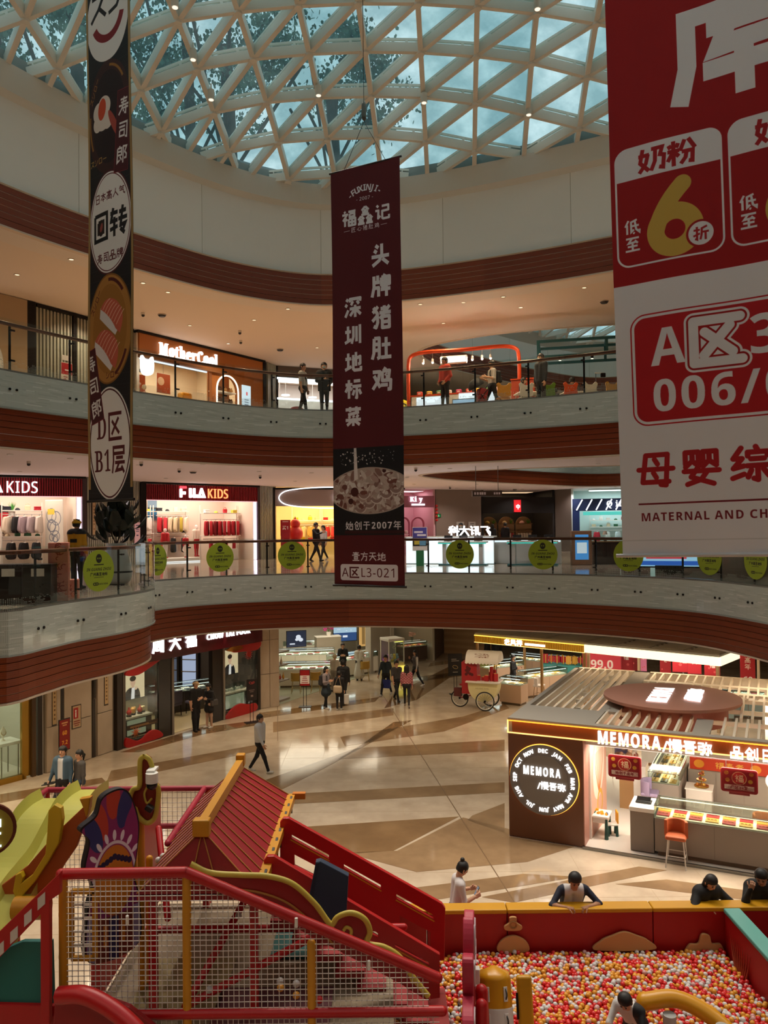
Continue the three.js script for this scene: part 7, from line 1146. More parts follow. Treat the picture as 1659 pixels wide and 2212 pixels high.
for(const[i,u]of[0.9,2.0,3.1].entries()){const a=put(thing('wood_arch_display','wooden arched display of clothes and hats in the black shop, '+['with yellow hats','with a green plant','with a pink hat'][i],'display niche'),bf,u,0,1.8);part('back',new THREE.ExtrudeGeometry((()=>{const s=new THREE.Shape();s.moveTo(-0.5,0);s.lineTo(-0.5,1.6);s.absarc(0,1.6,0.5,PI,0,true);s.lineTo(0.5,0);return s;})(),{depth:0.05,bevelEnabled:false}),mat(0xb08a60,0.6),a);for(const h of[0.5,1.2,1.65])part('shelf',box(0.96,0.04,0.3,0,h,0.16),mat(0x8a6a44,0.6),a);for(let k=0;k<5;k++)part('garment',rbox(0.14,0.5,0.1,0.03,-0.34+k*0.17,0.85,0.16),mat(pick([0xd8c8b0,0xb03030,0xe8d8c8,0x8a5a40]),0.8),a);part('hat',new THREE.SphereGeometry(0.16,12,8,0,7,0,PI / 2).translate(-0.15,1.68,0.16),mat([0xd8b860,0xc8a878,0xe0a8a0][i],0.8),a);part('leaf_tuft',merge(Array.from({length:7},()=>new THREE.ConeGeometry(0.04,0.3,5).translate(0,0.15,0).rotateZ(rr(-0.9,0.9)).translate(0.25,1.68,0.16))),mat(0x5a8a2a,0.7),a);}
const lf2=frame([11.0,46.6],[15.8,45.4],L2);room(lf2,3.2,H,mat(0xd8ecea,0.5),'blue shop',{k:3.4,color:0xe8ffff,w:3,d:1.4});
const ls=put(thing('shop_sign','dark blue sign band with slanted white bars and a white glowing name','sign'),lf2,0,0,0);part('band',box(lf2.L,0.7,0.1,lf2.L / 2,2.7,0),mat(0x1c2c50,0.4),ls);for(let k=0;k<7;k++)part('slanted_bar',box(0.07,0.7,0.04,0,0,0).rotateZ(-0.5).translate(0.4+k*0.55,2.7,0.07),glow(0xffffff,1.5,0xffffff),ls);letters('Q ing',0.42,glow(0xffffff,1.8),ls,1.9,2.58,0.12,{font:FONT_SERIF});
part('blue_edge',box(0.4,2.4,0.1,0.2,1.2,0),mat(0x1c3468,0.4),ls);part('teal_strip',box(lf2.L - 0.8,0.2,0.06,lf2.L / 2+0.2,2.2,-0.3),glow(0x60e0d0,0.8),ls);
wallBay(lf2,1.0,3.6,2.9,{label:'white shelf of small goods in the blue shop',rails:[1.2],colors:[[0xc83040,0xf0f0ee,0xd8e4e8,0xc83040]],what:'small garment in the blue shop',group:'goods in the blue shop',goods:'blue shop item',count:6,boards:[1.4,1.8]});
wallRun('wall_plain',[10.2,47.6],[10.95,46.7],L2,CEIL2,mat(0x6a625a,0.4),'grey pier between the black and the blue shop');
}
// ---------------------------------------------------------------- electronics island on the middle gallery
{
const f=frame([0.9,32.9],[7.0,31.2],L2);
const t=put(thing('island_counter','glowing white island counter of an electronics brand','counter'),f,0,0,0);part('lit_front',rbox(3.6,1.05,0.08,0.02,1.8,0.55,0.02),glow(0xeaf6ff,1.05,0xffffff),t);part('body',box(3.6,1.0,0.6,1.8,0.52,-0.32),white,t);part('top',rbox(3.7,0.05,0.7,0.01,1.8,1.1,-0.3),white,t);part('plinth',box(3.6,0.06,0.5,1.8,0.03,-0.3),mat(0x3a7a80,0.4),t);
areaLight(f.at(1.8,0.6,-0.1),f.at(1.8,0.6,-2),3.5,0.9,0xeaf6ff,1.0);
const back=put(thing('island_counter','white and grey rear counter of the electronics island','counter'),f,4.9,0,0.6);part('body',rbox(2.6,1.0,0.5,0.02,0,0.5,0),mat(0xd8dcdc,0.4),back);part('screen_edge',box(2.6,0.1,0.02,0,0.92,0.26),glow(0xeaf6ff,1.2),back);part('top',box(2.7,0.04,0.6,0,1.02,0),white,back);
const sg=put(thing('island_sign','large glowing white characters standing on the island counter','sign'),f,0,0,0);letters('科大讯飞',0.42,glow(0xffffff,1.8,0xffffff),sg,1.75,1.13,-0.2,{depth:0.06,gap:0.02,weight:0.14});
for(const[u,l]of[[2.5,'white desk with teal glowing edge in front of the lit counter'],[5.2,'white desk with teal glowing edge right of the lit counter']]){const d=put(thing('demo_desk',l,'desk'),f,u,0,-0.75);part('tabletop',rbox(1.9,0.06,0.6,0.01,0,0.9,0),white,d);part('teal_edge',box(1.9,0.05,0.01,0,0.86,0.3),glow(0x40c8b8,0.9),d);for(const s of[-1,1])part('leg',rbox(0.16,0.88,0.4,0.02,s*0.72,0.44,0),mat(0xc8cccc,0.4),d);part('foot',box(1.9,0.05,0.5,0,0.025,0),mat(0x3a7a80,0.4),d);for(let i=0;i<3;i++){const q=put(thing('tablet','dark tablet lying on a teal edged desk','tablet',V3(),0,'tablets on the desks'),f,u - 0.6+i*0.6,0.93,-0.75);part('screen',rbox(0.34,0.24,0.02,0.01,0,0.13,0).rotateX(-0.35),mat(0x1c2228,0.2),q);part('holder',box(0.1,0.14,0.05,0,0.07,-0.05),white,q);}}
const st=put(stool('white swivel stool by the right demo desk',0xd8dcdc,0xc8cccc,{h:0.6}),f,5.7,0,-0.2);
const ps=thing('poster_stand','purple and white poster on a green stand in front of the island','sign',f.at(0.95,0,-1.6),f.turn+0.1);part('board',box(0.58,0.92,0.04,0,1.05,0),white,ps);part('print',box(0.55,0.88,0.004,0,1.05,0.023),printed(64,104,(c,w,h)=>{c.fillStyle='#4a4aa0';c.fillRect(0,0,w,h*0.5);c.fillStyle='#e8e8f0';c.fillRect(6,16,40,9);c.fillRect(20,30,40,9);c.fillStyle='#d8c850';c.fillRect(6,h*0.5,24,26);c.fillStyle='#6aa8d0';c.fillRect(30,h*0.5,30,30);c.fillStyle='#f0ece8';c.fillRect(0,h*0.82,w,h*0.18);}),ps);part('stand',box(0.3,0.6,0.1,0,0.3,0),mat(0x2a7a50,0.5),ps);
const kc=put(thing('info_kiosk','wooden framed kiosk with a blue screen right of the island','screen'),f,7.0,0,-0.4,0.2);part('case',rbox(0.75,1.3,0.4,0.02,0,0.65,0),mat(0x8a6a50,0.5),kc);part('screen',box(0.5,0.95,0.01,0,0.68,0.205),lit(48,96,(c,w,h)=>{c.fillStyle='#4a90d0';c.fillRect(0,0,w,h);c.fillStyle='#d0dce4';c.fillRect(6,30,36,42);},0.8),kc);
for(const[u,l]of[[7.9,'dark storage cabinet with goods on top right of the info kiosk'],[9.0,'dark cabinet near the end of the gallery']]){const c=put(thing('dark_cabinet',l,'cabinet'),f,u,0,0.2,0.2);part('body',rbox(1.0,0.85,0.5,0.02,0,0.42,0),mat(0x2c2420,0.4),c);part('wood_top',box(1.05,0.04,0.55,0,0.87,0),mat(0x9a7a54,0.5),c);for(const x of[-0.25,0.25])part('door',box(0.46,0.75,0.012,x,0.43,0.255),mat(0x352c26,0.4),c);const b=put(thing('table_lamp','small lamp on the dark cabinet '+(u<8.5?'by the info kiosk':'near the gallery end'),'lamp'),f,u,0.89,0.2);part('base',cyl(0.06,0.03,0,0.015,0,12),darkMetal,b);part('pole',cyl(0.01,0.25,0,0.14,0,8),GOLD,b);part('shade',cyl(0.1,0.14,0,0.32,0,16,0.06),mat(0xe8dccc,0.7),b);}
const bb=thing('wide_screen','wide bright advert screen standing on the gallery floor behind the banner','screen',at(1445,1200,24.5),-0.4);part('casing',box(2.6,0.75,0.1),darkMetal,bb);part('screen',box(2.5,0.66,0.01,0,0,0.055),lit(128,40,(c,w,h)=>{c.fillStyle='#9ac8e0';c.fillRect(0,0,w,h);c.fillStyle='#c03a48';c.fillRect(30,4,60,22);c.fillStyle='#2a5ab0';c.fillRect(0,30,w,8);},0.9),bb);part('foot',box(0.8,0.6,0.3,0,-0.6,0),darkMetal,bb);
}
// planter, cartons and bins on the near part of the gallery
{
const p=onLevel(252,1262,L2),t=thing('planter','tall white planter with a dark rubber plant behind the glass','plant',p);
part('pot',lathe([[0.18,0],[0.3,0.02],[0.4,0.12],[0.43,0.3],[0.4,0.6],[0.3,0.95],[0.27,1.15],[0.25,1.15],[0.27,0.95]],32),mat(0xb8bab6,0.35),t);part('dark_band',lathe([[0.428,0.33],[0.434,0.34],[0.432,0.37],[0.424,0.38]],32),mat(0x1c1c1c,0.5),t);part('soil',cyl(0.25,0.05,0,1.1,0,20),mat(0x2a2018,0.9),t);
const leaf=extrude(outline(smooth([[0,0],[0.1,0.08],[0.13,0.22],[0.08,0.36],[0,0.42],[-0.08,0.36],[-0.13,0.22],[-0.1,0.08]],24)),0.004,0),lp=leaf.attributes.position;for(let i=0;i<lp.count;i++)lp.setZ(i,lp.getZ(i)- lp.getY(i)*lp.getY(i)*0.9+Math.abs(lp.getX(i))*0.4);leaf.computeVertexNormals();
for(let i=0;i<6;i++)part('stem',tube([V3(0,1.1,0),V3(rr(-0.15,0.15),1.5,rr(-0.15,0.15)),V3(Math.cos(i)*0.3,1.9,Math.sin(i)*0.3)],0.016,14,6),mat(0x3a3020,0.8),t);
for(let i=0;i<62;i++){const a=rr(0,2*PI),r=rr(0.05,0.5),l=new THREE.Mesh(leaf,mat(pick([0x16241a,0x1b2c1e,0x122017]),0.4));l.name='leaf';l.position.set(Math.cos(a)*r,rr(1.2,2.15)- r*0.3,Math.sin(a)*r);l.rotation.set(rr(0.2,1.5),-a+PI / 2,rr(-0.4,0.4),'YXZ');l.scale.setScalar(rr(0.8,1.25));t.add(l);}
for(const[px,l]of[[25,'dark bin cabinet with a pale label, the one nearer the glass corner'],[88,'dark bin cabinet with a pale label beside the red cartons']]){const b=thing('bin_cabinet',l,'bin',onLevel(px,1304,L2),0.1);part('body',rbox(0.56,0.78,0.5,0.02,0,0.4,0),mat(0x211c18,0.35),b);part('lid',rbox(0.58,0.06,0.52,0.02,0,0.8,0),mat(0x15120f,0.4),b);part('label',box(0.26,0.16,0.004,0.02,0.66,0.252),mat(0xd8cfc0,0.6),b);part('knob',disc(0.02,0.02,0.15,0.12,0.255,10),CHROME,b);}
for(const[px,k]of[[128,0],[128,1],[128,2],[150,0]]){const b=thing('red_carton','carton with red line drawings, '+['bottom','middle','top'][k]+' of the stack'+(px>140?' beside the first stack':''),'carton',onLevel(px,1300 -(px>140?8:0),L2).add(V3(0,k*0.42,0)),0.3);part('box',rbox(0.4,0.42,0.4,0.01,0,0.21,0),printed(64,64,(c,w,h)=>{c.fillStyle='#c87a66';c.fillRect(0,0,w,h);c.strokeStyle='#8a2a20';c.lineWidth=3;for(let i=0;i<7;i++){c.beginPath();c.arc(10+rnd()*44,10+rnd()*44,5+rnd()*12,rnd()*3,4+rnd()*2);c.stroke();}},0.7),b);part('tape',box(0.06,0.004,0.4,0,0.421,0),mat(0xb89a70,0.5),b);}
}
// round green stickers on the balustrade glass
{
const art=printed(192,192,(c,w,h)=>{
c.fillStyle='#8fa524';c.fillRect(0,0,w,h);c.fillStyle='#1a1c10';c.beginPath();c.ellipse(96,40,18,21,0,0,7);c.fill();c.fillStyle='#8fa524';c.fillRect(86,36,7,7);c.fillRect(99,36,7,7);c.fillStyle='#1a1c10';c.fillRect(66,66,60,5);
c.font='italic bold 19px sans-serif';c.textAlign='center';c.fillText('IN GUANG ZHOU',96,96);write(c,'广州高至地标',96,112,17,{color:'#1a1c10',weight:15,gap:0.04});c.fillRect(66,126,60,2);
c.beginPath();c.roundRect(60,150,34,14,7);c.fill();c.fillStyle='#8fa524';c.fillRect(66,154,8,6);c.fillRect(80,154,8,6);c.fillStyle='#1a1c10';c.font='bold 11px sans-serif';c.fillText('NEXCHINA',124,162);
},0.6);
const nn=normals(EDGE2),g=new THREE.CircleGeometry(0.46,40),back=new THREE.CylinderGeometry(0.46,0.46,0.006,40).rotateX(PI / 2).translate(0,0,-0.004);
const proj=([x,d])=>{const v=V3(x,L2+0.62,-d).project(camera);return[(v.x+1)/ 2*1659,(1 - v.y)/ 2*2212];};
[[200,1232,'big plant'],[337,1207,'inner bend of the gallery'],[464,1200,'right kids shop'],[630,1195,'variety shop'],[998,1192,'lit island counter'],[1173,1193,'right demo desk'],[1358,1195,'dark cabinets'],[1535,1210,'wide advert screen'],[1645,1225,'end of the gallery']].forEach(([px,py,near])=>{
let best=1e9,at3=0;EDGE2.forEach((e,i)=>{if(e[1]<13)return;const[x,y]=proj(e),s=Math.abs(x - px)+Math.abs(y - py)*1.5;if(s<best){best=s;at3=i;}});
const e=EDGE2[at3],q=nn[at3],o=-0.15,t=thing('green_sticker','round green sticker on the glass before the '+near,'sticker',V3(e[0]+q[0]*o,L2+0.62,-(e[1]+q[1]*o)),Math.atan2(-q[0],q[1]));part('print',g,art,t);part('backing',back,mat(0x8fa524,0.7),t);
});
}
// ---------------------------------------------------------------- upper gallery
{
const H=CEIL3 - L3 - 0.02;
// arch shop at the far left
const f=frame([-14.2,20.2],[-11.2,24.9],L3),L=f.L;room(f,3.5,H,mat(0xdcd6c4,0.7),'arched shop of the upper gallery',{k:2.2,color:0xfff6e0,w:2.4,d:1.6},{skip:[]});
const t=put(thing('arched_shop_front','beige shop front with nested white light arches','shop front'),f,0,0,0);const s=new THREE.Shape();s.moveTo(0,0);s.lineTo(0,H);s.lineTo(L,H);s.lineTo(L,0);s.lineTo(L - 0.8,0);s.lineTo(L - 0.8,1.4);s.absarc(L - 1.9,1.4,1.1,0,PI);s.lineTo(L - 3.0,0);s.closePath();part('front_wall',extrude(s,0.15,0),mat(0xb09878,0.6),t);
for(let k=0;k<4;k++){const r=0.98 - k*0.2;part('light_arch',tube([V3(L - 1.9+r,0.1,0.1 - k*0.12),V3(L - 1.9+r,1.35,0.1 - k*0.12),...Array.from({length:9},(_,i)=>V3(L - 1.9+Math.cos(i*PI / 8)*r,1.4+Math.sin(i*PI / 8)*r,0.1 - k*0.12)),V3(L - 1.9 - r,1.35,0.1 - k*0.12),V3(L - 1.9 - r,0.1,0.1 - k*0.12)],0.026,90,6),glow(0xffffff,1.6),t);}
part('column',box(0.3,H,0.3,L+0.15,H / 2,0),darkMetal,t);
const rb=ribbed([-11.0,25.2],[-9.0,28.6],L3,H,'pale ribbed glass wall of the upper gallery');part('dark_post',box(0.12,H,0.16,rb.L*0.36,H / 2,0.04),darkMetal,scene.children.at(-1));part('top_frame',box(rb.L,0.1,0.16,rb.L / 2,H - 0.05,0.03),darkMetal,scene.children.at(-1));
const n1=put(thing('sale_stand','red and white buy one sale sign on a stand by the ribbed wall','sign'),rb,0.7,0,-0.6);part('board',box(0.42,0.9,0.03,0,1.25,0),white,n1);part('print',box(0.4,0.86,0.004,0,1.25,0.018),printed(64,128,(c,w,h)=>{c.fillStyle='#f0ece4';c.fillRect(0,0,w,h);c.fillStyle='#c0242c';c.fillRect(0,0,w,h*0.42);write(c,'买1',w / 2,h*0.6,28,{color:'#a02024',weight:13});write(c,'至1',w / 2,h*0.86,28,{color:'#a02024',weight:13});c.fillStyle='#fff';c.fillRect(20,30,24,6);}),n1);part('topper',box(0.36,0.16,0.02,0,1.85,0),white,n1);part('pole',cyl(0.012,1.8,0,0.9,-0.03,8),STEEL,n1);part('foot',cyl(0.18,0.03,0,0.015,-0.03,20),STEEL,n1);
const n2=put(thing('wall_notice','red fire safety notice on the ribbed wall of the upper gallery','sign'),rb,2.6,1.0,-0.06);part('frame',box(0.4,0.75,0.03),mat(0x4a4034,0.4),n2);part('print',box(0.36,0.7,0.004,0,0,0.018),printed(48,96,(c,w,h)=>{c.fillStyle='#c3a580';c.fillRect(0,0,w,h);c.fillStyle='#b3221f';c.fillRect(4,6,30,44);c.fillStyle='#f0e8e0';c.beginPath();c.arc(19,18,5,0,7);c.fill();c.fillRect(14,24,10,22);}),n2);
}
{
const f=frame([-8.85,28.8],[-5.2,34.2],L3),L=f.L,H=CEIL3 - L3 - 0.02,org=mat(0xb0682a,0.6);room(f,4,H,mat(0xe8d8c0,0.7),'orange fronted baby shop',{k:3.4,color:0xffe8c8,w:L*0.7,d:2,show:1.8});
const t=put(thing('orange_shop_front','orange brown shop front with wide window and arched lit niche','shop front'),f,0,0,0);
part('header',box(L,0.9,0.16,L / 2,H - 0.47,0),org,t);part('ledge',box(L*0.68,0.1,0.24,L*0.34,2.62,0.06),mat(0x8a5a34,0.5),t);part('window_light',box(L*0.5,0.05,0.06,L*0.26,2.54,0.02),glow(0xe8f2ff,1.4),t);part('top_frame',box(L+0.2,0.08,0.24,L / 2,H - 0.03,0.02),darkMetal,t);part('side_frame',box(0.14,H,0.24,L+0.06,H / 2,0),darkMetal,t);
const s=new THREE.Shape();s.moveTo(3.55,0);s.lineTo(3.55,2.7);s.lineTo(L,2.7);s.lineTo(L,0);s.lineTo(5.0,0);s.lineTo(5.0,1.95);s.absarc(4.4,1.95,0.6,0,PI);s.lineTo(3.8,0);s.closePath();part('niche_wall',extrude(s,0.16,0).translate(0,0,-0.08),org,t);
part('arch_light',tube([V3(5.0,0.05,0.1),V3(5.0,1.9,0.1),...Array.from({length:9},(_,i)=>V3(4.4+Math.cos(i*PI / 8)*0.6,1.95+Math.sin(i*PI / 8)*0.6,0.1)),V3(3.8,1.9,0.1),V3(3.8,0.05,0.1)],0.035,80,6),glow(0xfff0dc,2),t);for(const h of[1.45,1.9])part('niche_shelf',box(1.16,0.05,0.4,4.4,h,-0.2),white,t);part('niche_back',box(1.2,2.7,0.05,4.4,1.35,-0.45),mat(0xc08a5a,0.6),t);
part('light_poster',box(0.5,1.1,0.04,5.45,1.75,0.12),lit(32,64,(c,w,h)=>{c.fillStyle='#dcecf4';c.fillRect(0,0,w,h);c.fillStyle='#e06a6a';c.fillRect(14,16,6,8);c.fillStyle='#5a6a78';for(let i=0;i<4;i++)c.fillRect(8,34+i*6,16,2);},1.1),t);
const sg=put(thing('shop_sign','large glowing white serif letters on the orange header','sign'),f,0,0,0);letters('MotherCool',0.6,glow(0xffffff,1.4,0xffffff),sg,0.85,2.8,0.1,{font:FONT_SERIF,depth:0.08,wide:0.7,gap:0.05});
const cl=put(thing('cloud_sign','white glowing cat head shaped sign jutting beside the window','sign'),f,0.1,2.25,-0.35);part('lamp',extrude(outline(smooth([[-0.25,-0.3],[-0.3,0.1],[-0.26,0.32],[-0.12,0.2],[0.06,0.2],[0.2,0.34],[0.26,0.1],[0.22,-0.25],[0,-0.38]],40)),0.1,0.01),glow(0xffffff,1.5,0xffffff),cl);part('bracket',box(0.03,0.03,0.4,0,0,-0.15),darkMetal,cl);
for(let i=0;i<8;i++){const b=put(thing('basket_goods','small brown plush on the arched niche shelves','plush toy',V3(),0,'plush toys in the arched niche'),f,3.95+(i % 4)*0.3,i<4?1.48:1.93,0.2);part('body',ball(0.1,0,0.09,0,10,8),mat(pick([0x7a4a28,0xa8763c,0x5a3a24,0xb88a50]),0.9),b);part('ear',merge([ball(0.035,-0.06,0.18,0,6,5),ball(0.035,0.06,0.18,0,6,5)]),mat(0x7a4a28,0.9),b);}
const pn=(u,v,w,h,y,c1,label,txt)=>{const q=put(thing('hanging_poster',label,'poster'),f,u,y,v);part('board',box(w,h,0.03),white,q);part('print',box(w*0.97,h*0.97,0.004,0,0,0.018),printed(96,Math.round(96*h / w),(c,W2,H2)=>{c.fillStyle=c1;c.fillRect(0,0,W2,H2);c.fillStyle='#e8c8a8';c.beginPath();c.arc(W2*0.3,H2*0.4,H2*0.22,0,7);c.fill();c.fillStyle='#3a2a20';c.font='bold 13px serif';c.fillText(txt,W2*0.12,H2*0.82);}),q);part('cord',box(0.01,0.5,0.01,0,h / 2+0.25,0),STEEL,q);};
pn(0.9,1.2,0.8,0.8,1.85,'#c8602a','orange baby poster hanging in the baby shop window','');pn(2.0,3.6,1.6,0.9,1.9,'#d8c8a0','cream wall poster with the shop name in the baby shop','MotherCool');pn(2.7,1.8,0.7,0.8,2.2,'#b0522a','reddish baby poster high in the baby shop window','');
const st=put(thing('baby_stroller_frame','white folding baby chair with yellow seat in the baby shop','stroller'),f,3.1,0.6,1.0);part('seat',rbox(0.5,0.4,0.4,0.1,0,1.0,0),mat(0xe0a018,0.6),st);part('tray',rbox(0.6,0.08,0.4,0.03,0,0.85,0.2),mat(0xe8c040,0.5),st);part('frame',merge([-1,1].flatMap((s2)=>[bar(V3(s2*0.2,0,0.3),V3(s2*0.24,0.85,-0.25),0.02),bar(V3(s2*0.2,0,-0.3),V3(s2*0.24,0.85,0.25),0.02),bar(V3(s2*0.22,0.45,-0.2),V3(s2*0.22,0.45,0.2),0.015)])),white,st);
const shf=put(thing('display_rack','white display rack with small goods in the baby shop','rack'),f,1.6,0,2.2);for(const h of[1.15,1.6])part('shelf',box(2.0,0.05,0.4,0,h,0),white,shf);for(const x of[-1,1])part('upright',box(0.05,1.7,0.4,x,0.85,0),white,shf);for(let i=0;i<10;i++)part('goods',rbox(0.14,0.2,0.14,0.02,-0.85+i*0.19,i % 2?1.28:1.73,0),mat(pick([0xe8d8b8,0x3a6a9a,0xd08030,0x8a6a4a]),0.7),shf);
const fl=put(thing('flower_arrangement','cream flowers and a timber roof frame at the edge of the baby shop','flowers'),f,0.15,0,0.5);part('roof_frame',merge([beam(V3(-0.5,2.5,0),V3(0.4,2.2,0),0.08,0.08),beam(V3(-0.5,1.8,0),V3(0.3,2.25,0),0.07,0.07),box(0.9,0.08,0.08,-0.1,2.22,0),box(0.1,2.2,0.1,-0.5,1.1,0)]),mat(0x4a3a2c,0.7),fl);for(let i=0;i<16;i++)part('bloom',ball(rr(0.06,0.11),rr(-0.4,0.5),rr(1.3,1.75),rr(-0.15,0.15),7,5),mat(pick([0xe8d8b8,0xd8a890,0x8a8a5a]),0.9),fl);
}
{
ribbed([-5.0,34.5],[-4.75,35.2],L3,CEIL3 - L3 - 0.02,'ribbed pillar right of the orange shop');
const f=frame([-4.7,35.3],[0.6,37.6],L3),L=f.L,H=CEIL3 - L3 - 0.02;room(f,4.4,H,mat(0xe8e0dc,0.6),'white balloon shop',{k:3.2,color:0xfff4ee,w:L*0.7,d:2.4});
const t=put(thing('open_shopfront','white shop front with two long light lines','shop front'),f,0,0,0);part('header',box(L,0.5,0.12,L / 2,H - 0.25,0),mat(0x5a4a40,0.5),t);part('light_line',box(L,0.09,0.06,L / 2,H - 0.55,0.06),glow(0xf2f8ff,2),t);part('light_line',box(L,0.08,0.06,L / 2,H - 1.45,0.06),glow(0xf2f8ff,2),t);part('side_frame',box(0.1,H,0.14,0,H / 2,0),darkMetal,t);part('shop_window',box(L,2.1,0.012,L / 2,1.05,0),PANE,t);
for(const[u,h,c,l]of[[1.3,1.75,0xc02a3a,'upper red oval sign in the white shop'],[1.3,1.3,0xd86a74,'lower pink oval sign in the white shop'],[0.35,1.5,0xd8606a,'pink round sign at the edge of the white shop']]){const o=put(thing('oval_sign',l,'sign'),f,u,h,1.2);part('disc',disc(0.3,0.08).scale(1.2,0.72,1),mat(c,0.4),o);part('support',bar(V3(0,-0.2,-0.03),V3(0,-h,-0.03),0.015),STEEL,o);}
for(const[u,v]of[[1.0,2],[1.0,3],[2.4,2.2],[2.4,3.2]]){const r=put(thing('round_ceiling_light','round flat ceiling light inside the white shop','ceiling light',V3(),0,'round lights of the white shop'),f,u,2.6,v);part('lamp',cyl(0.2,0.05,0,0,0,24),glow(0xffffff,1.8),r);part('rod',cyl(0.01,0.8,0,0.4,0,6),white,r);}
const rs=put(thing('red_shelf','red shelf with small goods in the white shop','shelf'),f,2.3,0,2.4);part('case',box(1.6,0.9,0.4,0,0.45,0),mat(0xb83040,0.5),rs);for(let i=0;i<8;i++)part('goods',rbox(0.14,0.2,0.14,0.02,-0.7+i*0.2,1.0,0),mat(pick([0xf0e8e0,0xd85060,0xe0b0a0]),0.7),rs);
}
{
const f=frame([0.95,28.9],[4.75,27.7],L3),L=f.L,org=mat(0xd0491c,0.4);
const t=put(thing('orange_kiosk','snack kiosk under a rounded orange tube frame with hanging lamps','kiosk'),f,0,0,0);
part('orange_frame',tube([V3(0,0,0),V3(0,2.2,0),V3(0.05,2.45,0),V3(0.3,2.58,0),V3(L / 2,2.6,0),V3(L - 0.3,2.58,0),V3(L - 0.05,2.45,0),V3(L,2.2,0),V3(L,0,0)],0.07,120,10),org,t);
part('sign_board',rbox(1.0,0.3,0.1,0.08,L*0.42,2.27,0),white,t);part('sign_lamp',rbox(0.9,0.2,0.02,0.01,L*0.42,2.27,0.06),glow(0xffffff,1.8),t);
for(const u of[0.55,0.9,1.25,2.35,2.7,3.0]){const b=put(thing('hanging_lamp','small white lamp hanging from the orange kiosk frame','lamp',V3(),0,'lamps of the orange kiosk'),f,u,2.3,0);part('cord',bar(V3(0,0.06,0),V3(0,0.26,0),0.008,5),white,b);part('shade',cyl(0.05,0.12,0,0,0,12,0.035),white,b);part('bulb',ball(0.045,0,-0.08,0,10,8),glow(0xfff2dc,2.2),b);const l=new THREE.PointLight(0xfff2dc,1.5);l.position.copy(f.at(u,2.2,0));scene.add(l);}
const c=put(thing('kiosk_counter','white lit kiosk counter with orange edge and blue white screen','counter'),f,L / 2,0,0.1);part('body',rbox(L - 0.3,1.0,0.6,0.02,0,0.5,0),white,c);part('lit_panel',box(1.1,0.3,0.02,-1.1,0.8,0.31),glow(0xf2faff,1.2),c);part('lit_panel',box(1.6,0.35,0.02,0.7,0.85,0.31),glow(0xf2faff,1.2),c);part('orange_edge',box(L - 0.25,0.05,0.64,0,1.02,0),org,c);part('shelf_light',box(1.3,0.04,0.02,-1.1,0.42,0.31),glow(0xffffff,1.6),c);
const sc=put(thing('menu_screen','blue white screen with a red logo on the kiosk counter front','screen'),f,L*0.55,0.45,-0.25);part('casing',box(1.05,0.72,0.06),mat(0x5a6670,0.4),sc);part('screen',box(1.0,0.66,0.01,0,0,0.035),lit(96,64,(c2,w,h)=>{c2.fillStyle='#a8cce4';c2.fillRect(0,0,w,h);c2.fillStyle='#d8303a';c2.fillRect(22,26,12,12);c2.fillStyle='#3a4a5a';c2.fillRect(38,28,40,8);for(let i=0;i<9;i++)c2.fillRect(8+i*9,52,5,3);},0.9),sc);
for(let i=0;i<9;i++){const g=put(thing('snack_pack','colourful snack pack on the orange kiosk counter','snack',V3(),0,'snacks on the orange kiosk'),f,0.4+i*0.36,1.045,0.05);part('pack',rbox(0.2,0.16,0.14,0.04,0,0.08,0),mat([0xd85a50,0xe8c040,0x5a9a50,0xe8e0d8,0xc03a6a][i % 5],0.6),g);part('label',box(0.1,0.06,0.004,0,0.08,0.072),white,g);}
const red=put(thing('orange_crate_wall','orange red panel standing right of the orange kiosk','panel'),f,L+0.2,0,-0.4);part('board',rbox(0.8,1.3,0.3,0.03,0,0.65,0),mat(0xa83c1c,0.6),red);part('top',box(0.84,0.04,0.34,0,1.32,0),org,red);
const yl=put(thing('yellow_arch_light','yellow lit arch of a fruit stall behind the banner edge','stall'),f,-0.9,0,1.2);part('arch',tube([V3(-0.6,0.9,0),V3(0,1.15,0),V3(0.5,1.0,0),V3(0.7,0.6,0)],0.06,30,8),glow(0xe8c020,0.8,0xc8a020),yl);part('stall',rbox(1.4,0.8,0.6,0.03,0,0.4,-0.1),mat(0x5a6a50,0.6),yl);for(let i=0;i<7;i++)part('fruit',ball(0.1,-0.5+i*0.17,0.86,0,9,7),mat(pick([0xd8c030,0x6a9a3a,0xe08030]),0.5),yl);
// teal frame
const tf=frame([5.5,28.3],[10.2,27.2],L3),teal=mat(0x2a6a70,0.4),tt=put(thing('teal_frame','teal metal truss frame over the snack tables','frame'),tf,0,0,0);
for(const h of[2.3,2.85])for(const v of[0,1.2])part('long_bar',box(tf.L,0.09,0.09,tf.L / 2,h,-v),teal,tt);for(const u of[0.05,2.4,tf.L - 0.05]){for(const v of[0,1.2])part('upright',box(0.09,0.6,0.09,u,2.57,-v),teal,tt);part('cross_bar',box(0.09,0.09,1.2,u,2.85,-0.6),teal,tt);}for(const u of[0.05,tf.L - 0.05])part('post',box(0.08,2.3,0.08,u,1.15,-1.2),teal,tt);
for(const u of[0.8,1.9]){const b=put(thing('track_spot','small spotlight on the teal frame','spotlight',V3(),0,'spots on the teal frame'),tf,u,2.2,0);part('housing',cyl(0.05,0.1,0,0,0,12),darkMetal,b);part('lamp',cyl(0.045,0.02,0,-0.055,0,12),glow(0xfff0d0,2),b);}
